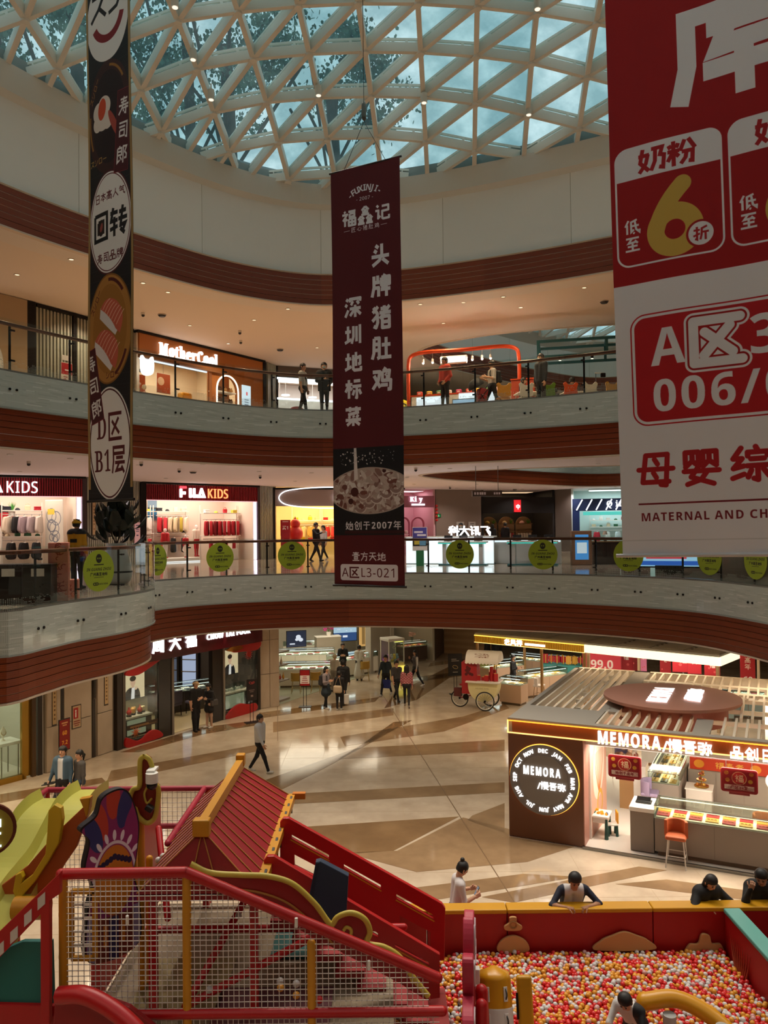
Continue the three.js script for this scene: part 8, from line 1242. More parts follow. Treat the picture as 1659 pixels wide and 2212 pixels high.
const bear=(px,c,label)=>{const d=25.9,p=at(px,850,d);p.y=L3;const b=thing('bear_chair',label,'chair',p,PI+0.15),m=mat(c,0.5);part('seat',rbox(0.42,0.05,0.4,0.02,0,0.45,0),m,b);part('backrest',extrude(outline(smooth([[-0.2,0.5],[-0.21,0.75],[-0.25,0.88],[-0.17,0.94],[-0.08,0.86],[0.08,0.86],[0.17,0.94],[0.25,0.88],[0.21,0.75],[0.2,0.5]],50)),0.03,0.01).translate(0,0,-0.21),m,b);for(const[x,z]of[[-1,-1],[1,-1],[-1,1],[1,1]])part('leg',bar(V3(x*0.17,0.43,z*0.16),V3(x*0.2,0,z*0.19),0.014),mat(0xd8d0c4,0.4),b);};
bear(1085,0xb07a24,'ochre bear eared chair at the snack tables');bear(1133,0xb8b4ac,'grey white bear eared chair next to the ochre one');bear(1180,0x5a7a18,'green bear eared chair at the snack tables');bear(1228,0xc04a1c,'orange bear eared chair at the snack tables');bear(1270,0xc4c0b4,'white bear eared chair beside the document lamp');bear(1318,0xc08a24,'yellow bear eared chair at the end of the snack tables');
for(const[px,l]of[[1150,'white snack table between the grey and green bear chairs'],[1250,'white snack table between the orange and white bear chairs']]){const p=at(px,850,26.6);p.y=L3;const b=thing('snack_table',l,'table',p,0.15);part('tabletop',rbox(1.1,0.04,0.7,0.015,0,0.72,0),white,b);for(const[x,z]of[[-1,-1],[1,-1],[-1,1],[1,1]])part('leg',bar(V3(x*0.48,0.7,z*0.28),V3(x*0.5,0,z*0.3),0.018),white,b);}
const dl=thing('desk_lamp','angled white desk lamp at the snack tables','lamp',at(1287,800,26.6).setY(L3+0.74));part('pole',bar(V3(0,0,0),V3(0,0.65,0),0.014),STEEL,dl);part('arm',box(0.3,0.03,0.06,0.12,0.65,0),white,dl);part('head',rbox(0.16,0.14,0.1,0.02,0.24,0.58,0),darkMetal,dl);part('foot',cyl(0.1,0.02,0,0.01,0,16),darkMetal,dl);
}
// ---------------------------------------------------------------- playground
const RED=mat(0xb20f14,0.4),DRED=mat(0x8c1014,0.5),PINKRED=mat(0xb02030,0.5),YEL=mat(0xc98a14,0.45),LEMON=mat(0xc9b44a,0.45),TAN=mat(0xb98a56,0.6),NETM=mat(0xd9d2cc,0.7);
const flat=(pts,d)=>pts.map(([x,y])=>{const p=at(x,y,d);return[p.x,p.y];});
function board(pts,d,thick,holes=[],bevel=0.01){
const s=outline(flat(pts,d));for(const h of holes){const q=new THREE.Path();flat(h,d).forEach(([x,y],i)=>(i?q.lineTo(x,y):q.moveTo(x,y)));q.closePath();s.holes.push(q);}
return extrude(s,thick,bevel).translate(0,0,-d - thick);
}
const rope=(pts,d,r,n=60)=>tube(flat(pts,d).map(([x,y])=>V3(x,y,-d)),r,n,8);
function foam(a,b,r=0.052){const g=[bar(a,b,r,12),ball(r,a.x,a.y,a.z,10,8),ball(r,b.x,b.y,b.z,10,8)],n=Math.round(a.distanceTo(b)/ 0.45);for(let i=1;i<n;i++){const p=a.clone().lerp(b,i / n),q=a.clone().lerp(b,i / n+0.012);g.push(bar(p,q,r*1.03,12));}return merge(g);}
function net(d,x0,x1,bottom,top,cell,r=0.0035){
const g=[];for(let x=x0;x<=x1;x+=cell)if(top(x)>bottom)g.push(box(r*2,top(x)- bottom,r*2,x+0.008*Math.sin(x*9),(top(x)+bottom)/ 2,-d));
for(let y=bottom;y<top(x0);y+=cell){let e=x0;while(e<x1&&top(e)>y)e+=cell;if(e - x0>cell)g.push(box(e - x0,r*2,r*2,(e+x0)/ 2,y+0.008*Math.sin(y*13),-d));}return merge(g);
}
{
const t=thing('play_frame','padded red and yellow play frame with white safety nets','play structure'),A=at(132,1888,9),B=at(402,1884,9),C=at(945,2112,9),low=at(402,2190,9).y,F=(x,y,d)=>V3(x,y,-d);
part('padded_tube',foam(A,B,0.06),RED,t);part('padded_tube',foam(B,C,0.06),RED,t);part('padded_tube',foam(F(-3.3,low,9),F(C.x+0.05,low,9),0.055),RED,t);
for(const[px,y1]of[[135,1888],[402,1890],[672,2040]]){const p=at(px,y1,9);part('padded_post',foam(F(p.x,0.1,9.02),F(p.x,p.y,9.02),0.05),YEL,t);}
const topY=(x)=>(x<B.x?B.y:B.y+(C.y - B.y)*(x - B.x)/(C.x - B.x));
tag(part('net',net(9,A.x,C.x - 0.1,low,topY,0.062),NETM,t),null,null,null,'stuff');tag(part('net',net(9,A.x+0.3,C.x,low - 1.3,()=>low,0.062),NETM,t),null,null,null,'stuff');
// rear cage
for(const[a,b]of[[[-5.5,3.02,13],[-2.8,3.02,13]],[[-5.5,3.02,13],[-5.5,3.02,10.6]],[[-5.5,2.42,13],[-2.8,2.42,13]],[[-2.95,3.02,13],[-2.95,3.0,10.8]],[[-3.3,2.9,11.6],[-2.9,2.1,10.6]],[[-5.5,0.1,13],[-5.5,3.02,13]],[[-2.9,0.1,13],[-2.9,3.02,13]],[[-3.25,2.05,10.4],[0.2,2.05,10.4]],[[-1.55,2.9,10.6],[-2.4,1.6,9.5]],[[-2.4,1.6,9.5],[-0.9,2.3,9.7]],[[-3.6,1.6,12.4],[-1.2,1.6,12.4]]])part('padded_tube',foam(F(...a),F(...b),0.045),a[1]===3.02||a[1]===2.42?mat(0x9a1830,0.5):RED,t);
tag(part('net',net(13,-5.5,-2.8,1.3,()=>3.0,0.075),NETM,t),null,null,null,'stuff');{const g=net(0,-13,-10.7,1.6,()=>3.0,0.075).rotateY(-PI / 2).translate(-5.5,0,0);g.applyMatrix4(new THREE.Matrix4().identity());tag(part('net',g.translate(0,0,0),NETM,t),null,null,null,'stuff');}
part('deck',box(3.6,0.12,3.2,-1.75,1.35,-10.9),mat(0x8a7a62,0.8),t);part('deck_mat',box(1.2,0.03,1.1,-1.0,1.43,-11.4),mat(0x1c5a58,0.7),t);part('deck_mat',box(1.1,0.03,1.3,-2.6,1.43,-10.2),mat(0x8a7a50,0.7),t);part('deck_mat',box(1.4,0.03,0.9,-1.4,1.43,-9.7),mat(0x5a2a30,0.7),t);
part('side_panel',box(0.06,1.6,2.6,-3.55,2.3,-11.2),RED,t);part('yellow_post',foam(F(-3.05,0.1,10.3),F(-3.05,3.0,10.3),0.045),YEL,t);
for(const[x0,x1,y0,y1,d,tn]of[[155,205,1925,2070,9.35,0],[280,292,1790,1930,10.2,0]]){const p=at(x0,y1,d),q=at(x1,y0,d),w=q.x - p.x,h=q.y - p.y;part('window_frame',merge([box(w,0.05,0.05,p.x+w / 2,p.y,-d),box(w,0.05,0.05,p.x+w / 2,q.y,-d),box(0.05,h,0.05,p.x,p.y+h / 2,-d),box(0.05,h,0.05,q.x,p.y+h / 2,-d)]),YEL,t);for(let k=1;k<5;k++)part('lattice_bar',box(w,0.025,0.02,p.x+w / 2,p.y+h*k / 5,-d),white,t);part('lattice_bar',box(0.02,h,0.02,p.x+w / 2,p.y+h / 2,-d),white,t);}
// red rail with white squares and the panels below it
part('red_rail',board([[-40,2050],[130,1885],[130,1930],[108,1945],[108,2212],[88,2212],[88,1975],[-40,2110]],8.75,0.06),RED,t);
for(const[x,y]of[[89,1947],[60,1983],[30,2020],[0,2052]])part('white_square',board([[x - 8,y - 6],[x+8,y - 20],[x+8,y+6],[x - 8,y+20]],8.73,0.02,[],0),mat(0xd0c8c0,0.6),t);
part('green_panel',board([[-40,2070],[50,2033],[112,2033],[116,2172],[-40,2172]],8.9,0.05),mat(0x1c6a64,0.6),t);part('red_panel',board([[-40,2168],[120,2172],[120,2260],[-40,2260]],8.85,0.05),RED,t);part('yellow_barrel',new THREE.CylinderGeometry(0.13,0.13,0.4,16).rotateZ(PI / 2).translate(-4.25,2.72,-9.6),YEL,t);
part('red_slide_rim',tube(flat([[128,2150],[190,2138],[260,2158],[320,2195],[370,2250]],8.5).map(([x,y],i)=>V3(x,y,-8.5+i*0.1)),0.09,40,10),RED,t);part('red_chute',board([[120,2150],[200,2145],[280,2175],[350,2230],[350,2300],[110,2300]],8.7,0.05),DRED,t);
for(const[px,py]of[[640,1993],[797,2085],[275,1988]])part('tag_clip',cyl(0.018,0.1,at(px,py,8.9).x,at(px,py,8.9).y,-8.9,8),white,t);
}
{
const t=thing('wave_slide','two lane lime yellow slide with orange side and yellow scroll','slide'),lime=mat(0xcfca62,0.35);
const prof=[[11.7,3.3],[11.4,3.3],[11.1,3.22],[10.8,3.02],[10.5,2.82],[10.2,2.72],[9.9,2.62],[9.5,2.38],[9.1,2.1],[8.6,1.85]];
const lane=(x0,x1,lift,sx)=>{const pts=smooth(prof,40,false),pos=[],ix=[];pts.forEach(([d,y],i)=>{const s=sx*(11.7 - d);for(const[x,up]of[[x0,0.16],[x0+0.05,0.02],[x1 - 0.05,0.02],[x1,0.16],[x1,-0.1],[x0,-0.1]])pos.push(x+s,y+up+lift,-d);});for(let i=0;i<pts.length - 1;i++)for(let j=0;j<6;j++){const a=i*6+j,b=i*6+(j+1)% 6,c=a+6,e=b+6;ix.push(a,c,b,b,c,e);}const g=new THREE.BufferGeometry();g.setAttribute('position',new THREE.Float32BufferAttribute(pos,3));g.setIndex(ix);const f=g.toNonIndexed();f.computeVertexNormals();return f;};
part('lane',lane(-5.05,-4.5,0,-0.14),lime,t);part('lane',lane(-4.5,-4.05,0.12,-0.14),lime,t);
part('side_board',board([[196,1728],[195,1745],[165,1830],[120,1895],[0,2010],[-60,2050],[-60,1960],[60,1870],[120,1800]],9.9,0.05),mat(0xb4541e,0.5),t);
part('yellow_scroll',board([[118,1738],[132,1745],[135,1770],[128,1820],[105,1860],[75,1905],[48,1936],[35,1942],[28,1925],[34,1890],[45,1885],[50,1895],[46,1908],[70,1890],[98,1845],[102,1800],[105,1750]],9.8,0.07),mat(0xd0ac1c,0.45),t);
part('end_cap',board([[172,1726],[196,1722],[190,1760],[186,1765],[180,1745]],9.85,0.08),YEL,t);
for(const[x,d]of[[-5.3,11.5],[-4.2,11.5],[-5.6,9.6]])part('leg',foam(V3(x,0,-d),V3(x,1.8,-d),0.045),RED,t);
const s=thing('round_play_sign','round brown rimmed sign with glowing white characters beside the slide','sign',at(-26,1795,9.2),0.5);part('rim',disc(0.3,0.06,0,0,-0.02,32),mat(0x6a2a14,0.5),s);part('face',disc(0.26,0.02,0,0,0.02,32),mat(0x9a8420,0.5),s);letters('品',0.18,glow(0xdff0ff,1.5),s,-0.04,0.03,0.03,{depth:0.02});letters('区',0.18,glow(0xdff0ff,1.5),s,-0.04,-0.2,0.03,{depth:0.02});
}
{
const t=thing('pagoda_roof','red hipped pagoda roof with orange ribs and yellow ridge','roof'),R=3.63,E=3.0,xr=-2.2,xe=-1.5,d0=9.55,d1=12.1,e0=9.3,e1=12.6,P=(x,y,d)=>V3(x,y,-d);
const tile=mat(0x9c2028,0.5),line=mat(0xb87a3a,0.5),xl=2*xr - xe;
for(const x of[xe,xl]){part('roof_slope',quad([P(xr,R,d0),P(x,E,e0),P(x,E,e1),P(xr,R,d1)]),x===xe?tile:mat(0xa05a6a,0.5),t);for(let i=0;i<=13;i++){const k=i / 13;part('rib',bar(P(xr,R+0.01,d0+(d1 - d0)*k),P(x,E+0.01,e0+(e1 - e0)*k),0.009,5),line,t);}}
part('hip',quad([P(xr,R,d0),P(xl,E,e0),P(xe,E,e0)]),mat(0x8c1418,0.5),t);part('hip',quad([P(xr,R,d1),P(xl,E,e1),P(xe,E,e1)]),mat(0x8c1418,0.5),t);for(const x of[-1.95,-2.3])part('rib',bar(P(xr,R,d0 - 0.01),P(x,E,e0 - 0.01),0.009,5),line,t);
part('ridge',beam(P(xr,R+0.05,d0 - 0.05),P(xr,R+0.05,d1),0.1,0.14),YEL,t);part('ridge_block',rbox(0.2,0.2,0.14,0.02,xr,R+0.05,-d0+0.02),YEL,t);part('ridge_block',rbox(0.13,0.18,0.14,0.02,xr,R+0.1,-d1),YEL,t);
part('eave_bar',beam(P(xe,E,e0),P(xe,E,e1),0.12,0.1),YEL,t);part('eave_end',box(0.2,0.09,0.1,xe+0.12,E+0.02,-e1),mat(0xc0701c,0.5),t);
part('eave_fringe',merge(Array.from({length:10},(_,i)=>new THREE.CylinderGeometry(0.13,0.13,0.03,12,1,false,0,PI).rotateZ(PI / 2).rotateY(0).rotateX(PI / 2).translate(xe+0.02,E - 0.06,-(e0+0.16+i*0.33)))),mat(0x1c120f,0.6),t);
part('soffit',box(xe - xl,0.05,e1 - e0,xr,E - 0.05,-(e0+e1)/ 2),DRED,t);for(const[x,d]of[[xe - 0.1,e0+0.3],[xe - 0.1,e1 - 0.2],[xl+0.1,e0+0.3],[xl+0.1,e1 - 0.2]])part('corner_post',box(0.09,E,0.09,x,E / 2,-d),RED,t);
}
{
const t=thing('stair_ramp','red stair ramp with slotted side boards leading down to the ball pit','stairs');
part('far_side_board',board([[605,1776],[612,1767],[624,1767],[955,1952],[962,1962],[960,2074],[940,2076],[605,1886]],11.2,0.06,[[[628,1800],[712,1845],[712,1858],[628,1812]],[[634,1843],[690,1872],[690,1900],[634,1872]],[[741,1864],[824,1910],[824,1923],[741,1876]],[[855,1929],[938,1975],[938,1988],[855,1942]],[[862,1975],[932,2012],[932,2058],[862,2022]]]),RED,t);
part('near_side_board',board([[570,1858],[578,1849],[592,1849],[950,2062],[950,2155],[920,2160],[700,2020],[570,1940]],10,0.06,[[[595,1888],[670,1930],[670,1942],[595,1900]],[[800,2003],[818,2014],[818,2028],[800,2018]],[[852,2035],[928,2077],[928,2088],[852,2047]]]),RED,t);
for(const[d,list]of[[11.19,[[628,1812,712,1858],[741,1876,824,1923],[855,1942,938,1988]]],[9.99,[[595,1900,670,1942],[852,2047,928,2088]]]])for(const[a,b,c,e]of list)part('yellow_slot_edge',beam(at(a,b,d+0.03),at(c,e,d+0.03),0.07,0.015),YEL,t);
for(let i=0;i<8;i++)part('step',box(0.36,0.1,1.08,-1.3+i*0.27,2.25 - i*0.21,-10.63),DRED,t);
const m=thing('blue_mat','blue foam mat leaning between the stair boards','mat');part('pad',board([[682,1862],[692,1860],[753,1892],[748,1975],[716,2000],[668,1935]],9.75,0.09),mat(0x26364e,0.7),m);part('seam',board([[684,1865],[690,1863],[676,1938],[671,1936]],9.73,0.02,[],0),mat(0x1c2a40,0.7),m);
const c=thing('cloud_board','red cloud shaped board with thick yellow scroll edging','play panel');const top=[[412,1866],[450,1884],[520,1890],[580,1893],[630,1908],[680,1952],[717,1997],[728,1982],[758,1972],[788,1986],[799,2015],[792,2036],[830,2046],[862,2066],[890,2108],[925,2152]];
part('panel',board([...top,[930,2162],[860,2122],[700,2037],[560,1962],[420,1900]],9.3,0.06),DRED,c);part('yellow_edge',rope(top,9.28,0.034,120),LEMON,c);
part('yellow_scroll',rope([[717,1997],[722,2018],[738,2030],[756,2022],[758,2008],[748,2003],[742,2010]],9.28,0.02),LEMON,c);part('yellow_scroll',rope([[500,1920],[560,1928],[620,1950],[670,1990],[720,2040]],9.28,0.014),mat(0xa8702a,0.5),c);part('yellow_scroll',rope([[850,2085],[868,2082],[880,2098],[892,2125]],9.28,0.014),LEMON,c);
}
{
const p=at(246,2060,9.7),t=thing('headdress_panel','tall cut-out panel painted like a feathered purple head-dress over orange','play panel',p,0.75),o=smooth([[-0.42,0],[-0.46,0.6],[-0.36,0.95],[-0.5,1.2],[-0.42,1.55],[-0.56,1.72],[-0.3,1.85],[-0.2,2.05],[0,2.12],[0.2,2.1],[0.34,1.95],[0.46,1.6],[0.42,1.2],[0.36,0.95],[0.46,0.6],[0.42,0]].map(([x,y])=>[x*0.72,y*0.92]),90);
part('black_board',extrude(outline(o),0.1,0).translate(0,0,-0.1),mat(0x17121a,0.6),t);const g=new THREE.ShapeGeometry(outline(o.map(([x,y])=>[x*0.95,y*0.99]))),a=g.attributes;for(let i=0;i<a.position.count;i++)a.uv.setXY(i,a.position.getX(i)/ 0.86+0.5,a.position.getY(i)/ 2.03);
part('print',g.translate(0,0,0.004),printed(256,470,(c,w,h)=>{c.fillStyle='#8c2a68';c.fillRect(0,0,w,h);const Y=(y)=>h - y / 2.2*h;for(const[x,y,col]of[[80,1.75,'#c0402c'],[128,2.0,'#c0402c'],[170,1.85,'#2c3470'],[56,1.6,'#2c3470'],[200,1.65,'#8c2a68']]){c.fillStyle=col;c.beginPath();c.ellipse(x,Y(y),26,56,(x - 128)*0.006,0,7);c.fill();}c.fillStyle='#c87a1c';c.beginPath();c.ellipse(132,Y(0.95),70,96,0,0,7);c.fill();c.strokeStyle='#e0d8e0';c.lineWidth=9;c.beginPath();c.ellipse(132,Y(0.95),78,104,0,PI,2*PI);c.stroke();c.fillStyle='#e8e2ea';for(let i=0;i<11;i++){const an=PI+i*PI / 10;c.beginPath();c.ellipse(132+Math.cos(an)*96,Y(0.95)+Math.sin(an)*124,7,15,an+PI / 2,0,7);c.fill();}c.fillStyle='#1c1640';for(let i=0;i<9;i++){c.beginPath();c.arc(76+i*14,Y(1.25)+Math.abs(i - 4)*5,9,0,7);c.fill();}c.fillStyle='#7a3020';c.fillRect(40,Y(0.5),180,200);c.fillStyle='#2c2a60';c.fillRect(110,Y(0.48),36,110);c.fillStyle='#9a94c0';c.fillRect(30,Y(0.55),30,180);c.fillRect(200,Y(0.55),30,180);c.fillStyle='#c87a1c';c.fillRect(90,Y(0.4),14,60);c.fillRect(156,Y(0.4),14,60);},0.5),t);
const s=thing('scroll_totem','yellow edged brown scroll totem above the play frame','totem');const out=[[312,1633],[322,1640],[329,1660],[330,1690],[341,1700],[340,1740],[332,1770],[318,1778],[300,1765],[290,1745],[283,1770],[278,1760],[280,1725],[288,1705],[300,1700],[302,1660],[304,1640]];part('panel',board(out,10.1,0.1),mat(0x8a2a1a,0.5),s);part('yellow_edge',rope([...out,out[0]],10.06,0.032,140),LEMON,s);part('inner_scroll',rope([[318,1665],[322,1690],[312,1715],[318,1735],[328,1725]],10.06,0.014),LEMON,s);part('post',foam(at(305,1775,10.15),at(306,2000,10.15).setY(0.1),0.045),YEL,s);
const cm=thing('camera_dome','white and black dome camera bracketed on the scroll totem','camera',at(328,1680,9.9));part('housing',cyl(0.075,0.12,0,0,0,20),white,cm);part('lens_dome',ball(0.07,0,-0.08,0),mat(0x121214,0.2),cm);part('bracket',box(0.1,0.03,0.2,-0.02,0.07,-0.1),white,cm);const c2=thing('small_camera','small black camera at the middle of the scroll totem','camera',at(323,1746,9.95));part('housing',rbox(0.1,0.07,0.1,0.02).rotateZ(-0.6),mat(0x161618,0.4),c2);part('arm',bar(V3(0,0,0),V3(0,0,-0.1),0.012),darkMetal,c2);
// flower arch, seen almost edge on
const f=thing('flower_arch','pink petalled flower arch at the foot of the stair ramp','play arch',V3(0.93,1.35,-9.9),PI / 2 - 0.12);const ring=new THREE.Shape();ring.absarc(0,0,0.62,0,PI);ring.lineTo(-0.62,-1.2);ring.lineTo(-0.46,-1.2);ring.lineTo(-0.46,0);ring.absarc(0,0,0.46,PI,0,true);ring.lineTo(0.46,-1.2);ring.lineTo(0.62,-1.2);ring.closePath();part('arch_board',extrude(ring,0.1,0.01),RED,f);part('yellow_lining',new THREE.TorusGeometry(0.47,0.03,8,30,PI).translate(0,0,0.05),LEMON,f);
for(let i=0;i<7;i++){const an=-0.25+i*(PI+0.5)/ 6,x=Math.cos(an)*0.78,y=Math.sin(an)*0.78;const q=part('petal',extrude(outline(smooth([[-0.17,-0.22],[-0.19,0.05],[0,0.28],[0.19,0.05],[0.17,-0.22]],30)),0.1,0.015).rotateZ(an - PI / 2).translate(x,y,0),mat(0xb02842,0.5),f);part('white_loop',tube(smooth([[-0.09,-0.12],[-0.1,0.05],[0,0.18],[0.1,0.05],[0.09,-0.12]],20,false).map(([a2,b2])=>V3(a2,b2,0.12)),0.014,30,6).rotateZ(an - PI / 2).translate(x,y,0),mat(0xd8c8d0,0.5),q);}
part('padded_column',foam(V3(-0.3,-1.2,0.25),V3(-0.3,0.35,0.2),0.075),RED,f);part('padded_column',foam(V3(-0.55,-1.2,0.2),V3(-0.5,0.3,0.2),0.07),RED,f);part('white_box',rbox(0.1,0.18,0.08,0.01,-0.1,0.42,0.14),white,f);
}
// ---- ball pit
{
const w=thing('ball_pit_wall','red padded ball pit wall with yellow top pads','padded wall'),top=1.2;
for(const[x0,x1]of[[-1.3,0.6],[0.6,1.86],[1.86,4.14],[4.14,6.3],[6.3,8.4]]){part('red_pad',rbox(x1 - x0 - 0.012,top - 0.06,0.24,0.012,(x0+x1)/ 2,(top - 0.06)/ 2,-12.74),mat(0x980608,0.5),w);part('yellow_pad',rbox(x1 - x0 - 0.008,0.07,0.26,0.02,(x0+x1)/ 2,top - 0.03,-12.74),mat(0xc08a08,0.45),w);}
const v=thing('divider_wall','red padded divider with pale teal top running towards the viewer','padded wall');for(let i=0;i<4;i++){const d0=12.6 - i*1.6;part('red_pad',rbox(0.22,top - 0.06,1.59,0.012,5.36,(top - 0.06)/ 2,-d0+0.8),mat(0x980608,0.5),v);part('teal_pad',rbox(0.26,0.07,1.59,0.02,5.36,top - 0.03,-d0+0.8),mat(0x5a9a92,0.5),v);}
single('pit_bed','dark red padded floor under the balls','floor pad',box(9.6,0.49,4.6,3.4,0.245,-10.3),mat(0x5a0a0c,0.7));scene.children.at(-1).userData.kind='structure';
const tan=(px,py,s,label,pts)=>{const t=thing('wooden_cloud',label,'wall ornament',at(px,py,12.58));part('board',extrude(outline(smooth(pts.map(([x,y])=>[x*s,y*s]),60)),0.03,0.008),TAN,t);return t;};
const fl=tan(1108,2008,1,'tan flower shaped ornament on the pit wall',[[-0.1,0],[-0.14,0.06],[-0.06,0.12],[-0.05,0.2],[0.05,0.2],[0.06,0.12],[0.14,0.06],[0.1,0]]);part('eye_ring',new THREE.TorusGeometry(0.05,0.012,6,20).translate(0,0.09,0.045),mat(0x9a6a38,0.6),fl);
tan(1108,2040,1,'tan mound below the flower ornament',[[-0.22,-0.1],[-0.2,0.06],[0,0.15],[0.2,0.06],[0.22,-0.1]]);tan(1348,2036,1,'wide tan cloud ornament on the pit wall',[[-0.45,-0.1],[-0.36,0.05],[-0.2,0.12],[0,0.18],[0.2,0.12],[0.36,0.05],[0.45,-0.1]]);tan(1515,2050,1,'curly tan cloud near the divider',[[-0.24,-0.1],[-0.2,0.08],[-0.06,0.1],[0,0.24],[0.12,0.22],[0.16,0.1],[0.3,0.08],[0.3,-0.1]]);tan(1645,2050,1,'curly tan cloud beyond the divider',[[-0.2,-0.1],[-0.16,0.1],[0,0.2],[0.16,0.1],[0.2,-0.1]]);
const gr=thing('coral_reeds','orange reed shaped ornament at the divider corner','wall ornament',V3(5.22,0.55,-12.0));for(let i=0;i<9;i++)part('reed',new THREE.ConeGeometry(0.02,0.5,5).translate(0,0.2,0).rotateX((i - 4)*0.09).translate(0,0,(i - 4)*0.05),mat(0xa8442a,0.6),gr);
// balls
const cols=[[0.55,0.012,0.012],[0.62,0.27,0.02],[0.55,0.53,0.52],[0.55,0.3,0.29]],geo=new THREE.SphereGeometry(0.036,12,9),spots=[];
const put2=(x0,x1,d0,d1,y0)=>{let r=0;for(let d=d0;d<d1;d+=0.06,r++)for(let x=x0+(r % 2)*0.034;x<x1;x+=0.068){const X=x+rr(-0.017,0.017),D=d+rr(-0.014,0.014),hill=0.035*Math.sin(X*2.1)*Math.sin(D*2.7+1);spots.push([X,y0+hill+rr(-0.016,0.028),-D]);}};
put2(0.98,5.2,9.4,12.58,0.5);put2(1.0,5.2,9.4,12.58,0.555);put2(-1.0,0.95,10.2,12.58,0.52);put2(5.52,8,10.6,12.58,0.4);
const kinds=spots.map(()=>{const q=rnd();return q<0.36?0:q<0.66?1:q<0.93?2:3;}),order=spots.map((_,i)=>i).filter((i)=>spots[i][1]>0.55&&spots[i][2]<-10.45&&spots[i][0]>1.6&&spots[i][0]<5.1).sort((a,b)=>spots[b][2]- spots[a][2]).slice(0,300),near=new Set(order);
const bm=cols.map((c)=>new THREE.MeshStandardMaterial({color:new THREE.Color(...c),roughness:0.35})),nm=['red','yellow','white','pale pink'];
for(const i of order){const b=single('pit_ball',nm[kinds[i]]+' plastic ball among the front balls of the pit','ball',geo,bm[kinds[i]],V3(...spots[i]),0,nm[kinds[i]]+' balls in the pit');}
const rest=spots.map((_,i)=>i).filter((i)=>!near.has(i)),im=new THREE.InstancedMesh(geo,new THREE.MeshStandardMaterial({roughness:0.35}),rest.length),M4=new THREE.Matrix4();rest.forEach((i,k)=>{im.setMatrixAt(k,M4.makeTranslation(...spots[i]));im.setColorAt(k,new THREE.Color(...cols[kinds[i]]));});
im.name='pit_balls';scene.add(im);tag(im,'red, yellow and white plastic balls filling the pit','balls',null,'stuff');
for(const[px,py,d,k]of[[515,1978,10,2],[605,2120,9.4,2],[640,2125,9.4,2],[606,2134,9.3,1],[640,2150,9.3,1],[452,2138,9.3,2],[352,1850,10.5,2],[342,1858,10.5,2],[378,1800,11.5,0],[690,2160,9.4,0]])single('loose_ball',nm[k]+' ball caught in the netting near pixel-worn tube'.replace(' near pixel-worn tube',''),'ball',new THREE.SphereGeometry(0.042,16,12),bm[k],at(px,py,d),0,'loose balls in the play frame');
// inflatables
const roll=thing('inflatable_roll','yellow and white inflatable roll with handles leaning in the ball pit','inflatable',V3(1.38,0.45,-10.35));roll.rotation.x=-0.35;part('roll_body',lathe([[0,0],[0.2,0.02],[0.22,0.1],[0.22,0.85],[0.2,0.93],[0.06,0.98],[0.03,1.0],[0,1.0]],28),mat(0xc58a0c,0.35),roll);part('white_band',lathe([[0.221,0.28],[0.226,0.3],[0.226,0.52],[0.221,0.54]],28),mat(0xc4c2bc,0.4),roll);for(const[a,h]of[[-0.55,0.7],[0.55,0.7],[-0.55,0.4],[0.55,0.4]]){part('handle_patch',rbox(0.06,0.17,0.012,0.005,0,0,0.225).rotateY(a).translate(0,h,0),mat(0xd4d0c8,0.5),roll);part('handle',tube([V3(0,-0.06,0.225),V3(0,-0.02,0.25),V3(0,0.02,0.25),V3(0,0.06,0.225)],0.01,10,6).rotateY(a).translate(0,h,0),mat(0x3a3c38,0.5),roll);}
const slab2=thing('inflatable_mat','flat yellow inflatable mat beside the inflatable roll','inflatable',V3(1.78,0.45,-10.45));slab2.rotation.x=-0.3;part('mat_body',rbox(0.2,0.85,0.12,0.04,0,0.42,0),mat(0xb8860c,0.4),slab2);part('strap',box(0.03,0.3,0.01,-0.11,0.5,0.06),darkMetal,slab2);
const arc=thing('inflatable_arch','curved yellow inflatable tube on grey posts at the pit front','inflatable',V3(0,0,0));part('curved_tube',tube([V3(3.35,0.95,-10.6),V3(3.75,0.98,-10.6),V3(4.1,0.88,-10.45),V3(4.35,0.7,-10.25),V3(4.45,0.55,-10.0)],0.11,50,14),mat(0xc58a0c,0.35),arc);part('end_cap',ball(0.11,3.35,0.95,-10.6),mat(0xc58a0c,0.35),arc);for(const[x,d]of[[3.62,10.45],[4.2,10.2]])part('grey_post',cyl(0.085,0.5,x,0.62,-d,18),mat(0x9a9c9a,0.4),arc);part('lower_tube',tube([V3(3.4,0.6,-10.4),V3(3.8,0.62,-10.4),V3(4.0,0.58,-10.3)],0.09,24,12),mat(0xb87a0c,0.4),arc);
}
// ---------------------------------------------------------------- people, where they stand in the photograph
const walk=[[0.42,0.1],[-0.32,0.25]],walk2=[[-0.3,0.3],[0.35,0.08]],hang=[[0.14,-1,0.02],[0.08,-1,0.22]],swing=[[[0.15,-1,0.35],[0.08,-0.9,0.5]],[[0.15,-1,-0.35],[0.1,-1,0]]],hold=[[0.2,-1,0.15],[-0.35,0.25,1]],folded=[[0.2,-1,0.2],[-1,0.1,0.5]];
const G0=(px,py)=>onLevel(px,py,0);
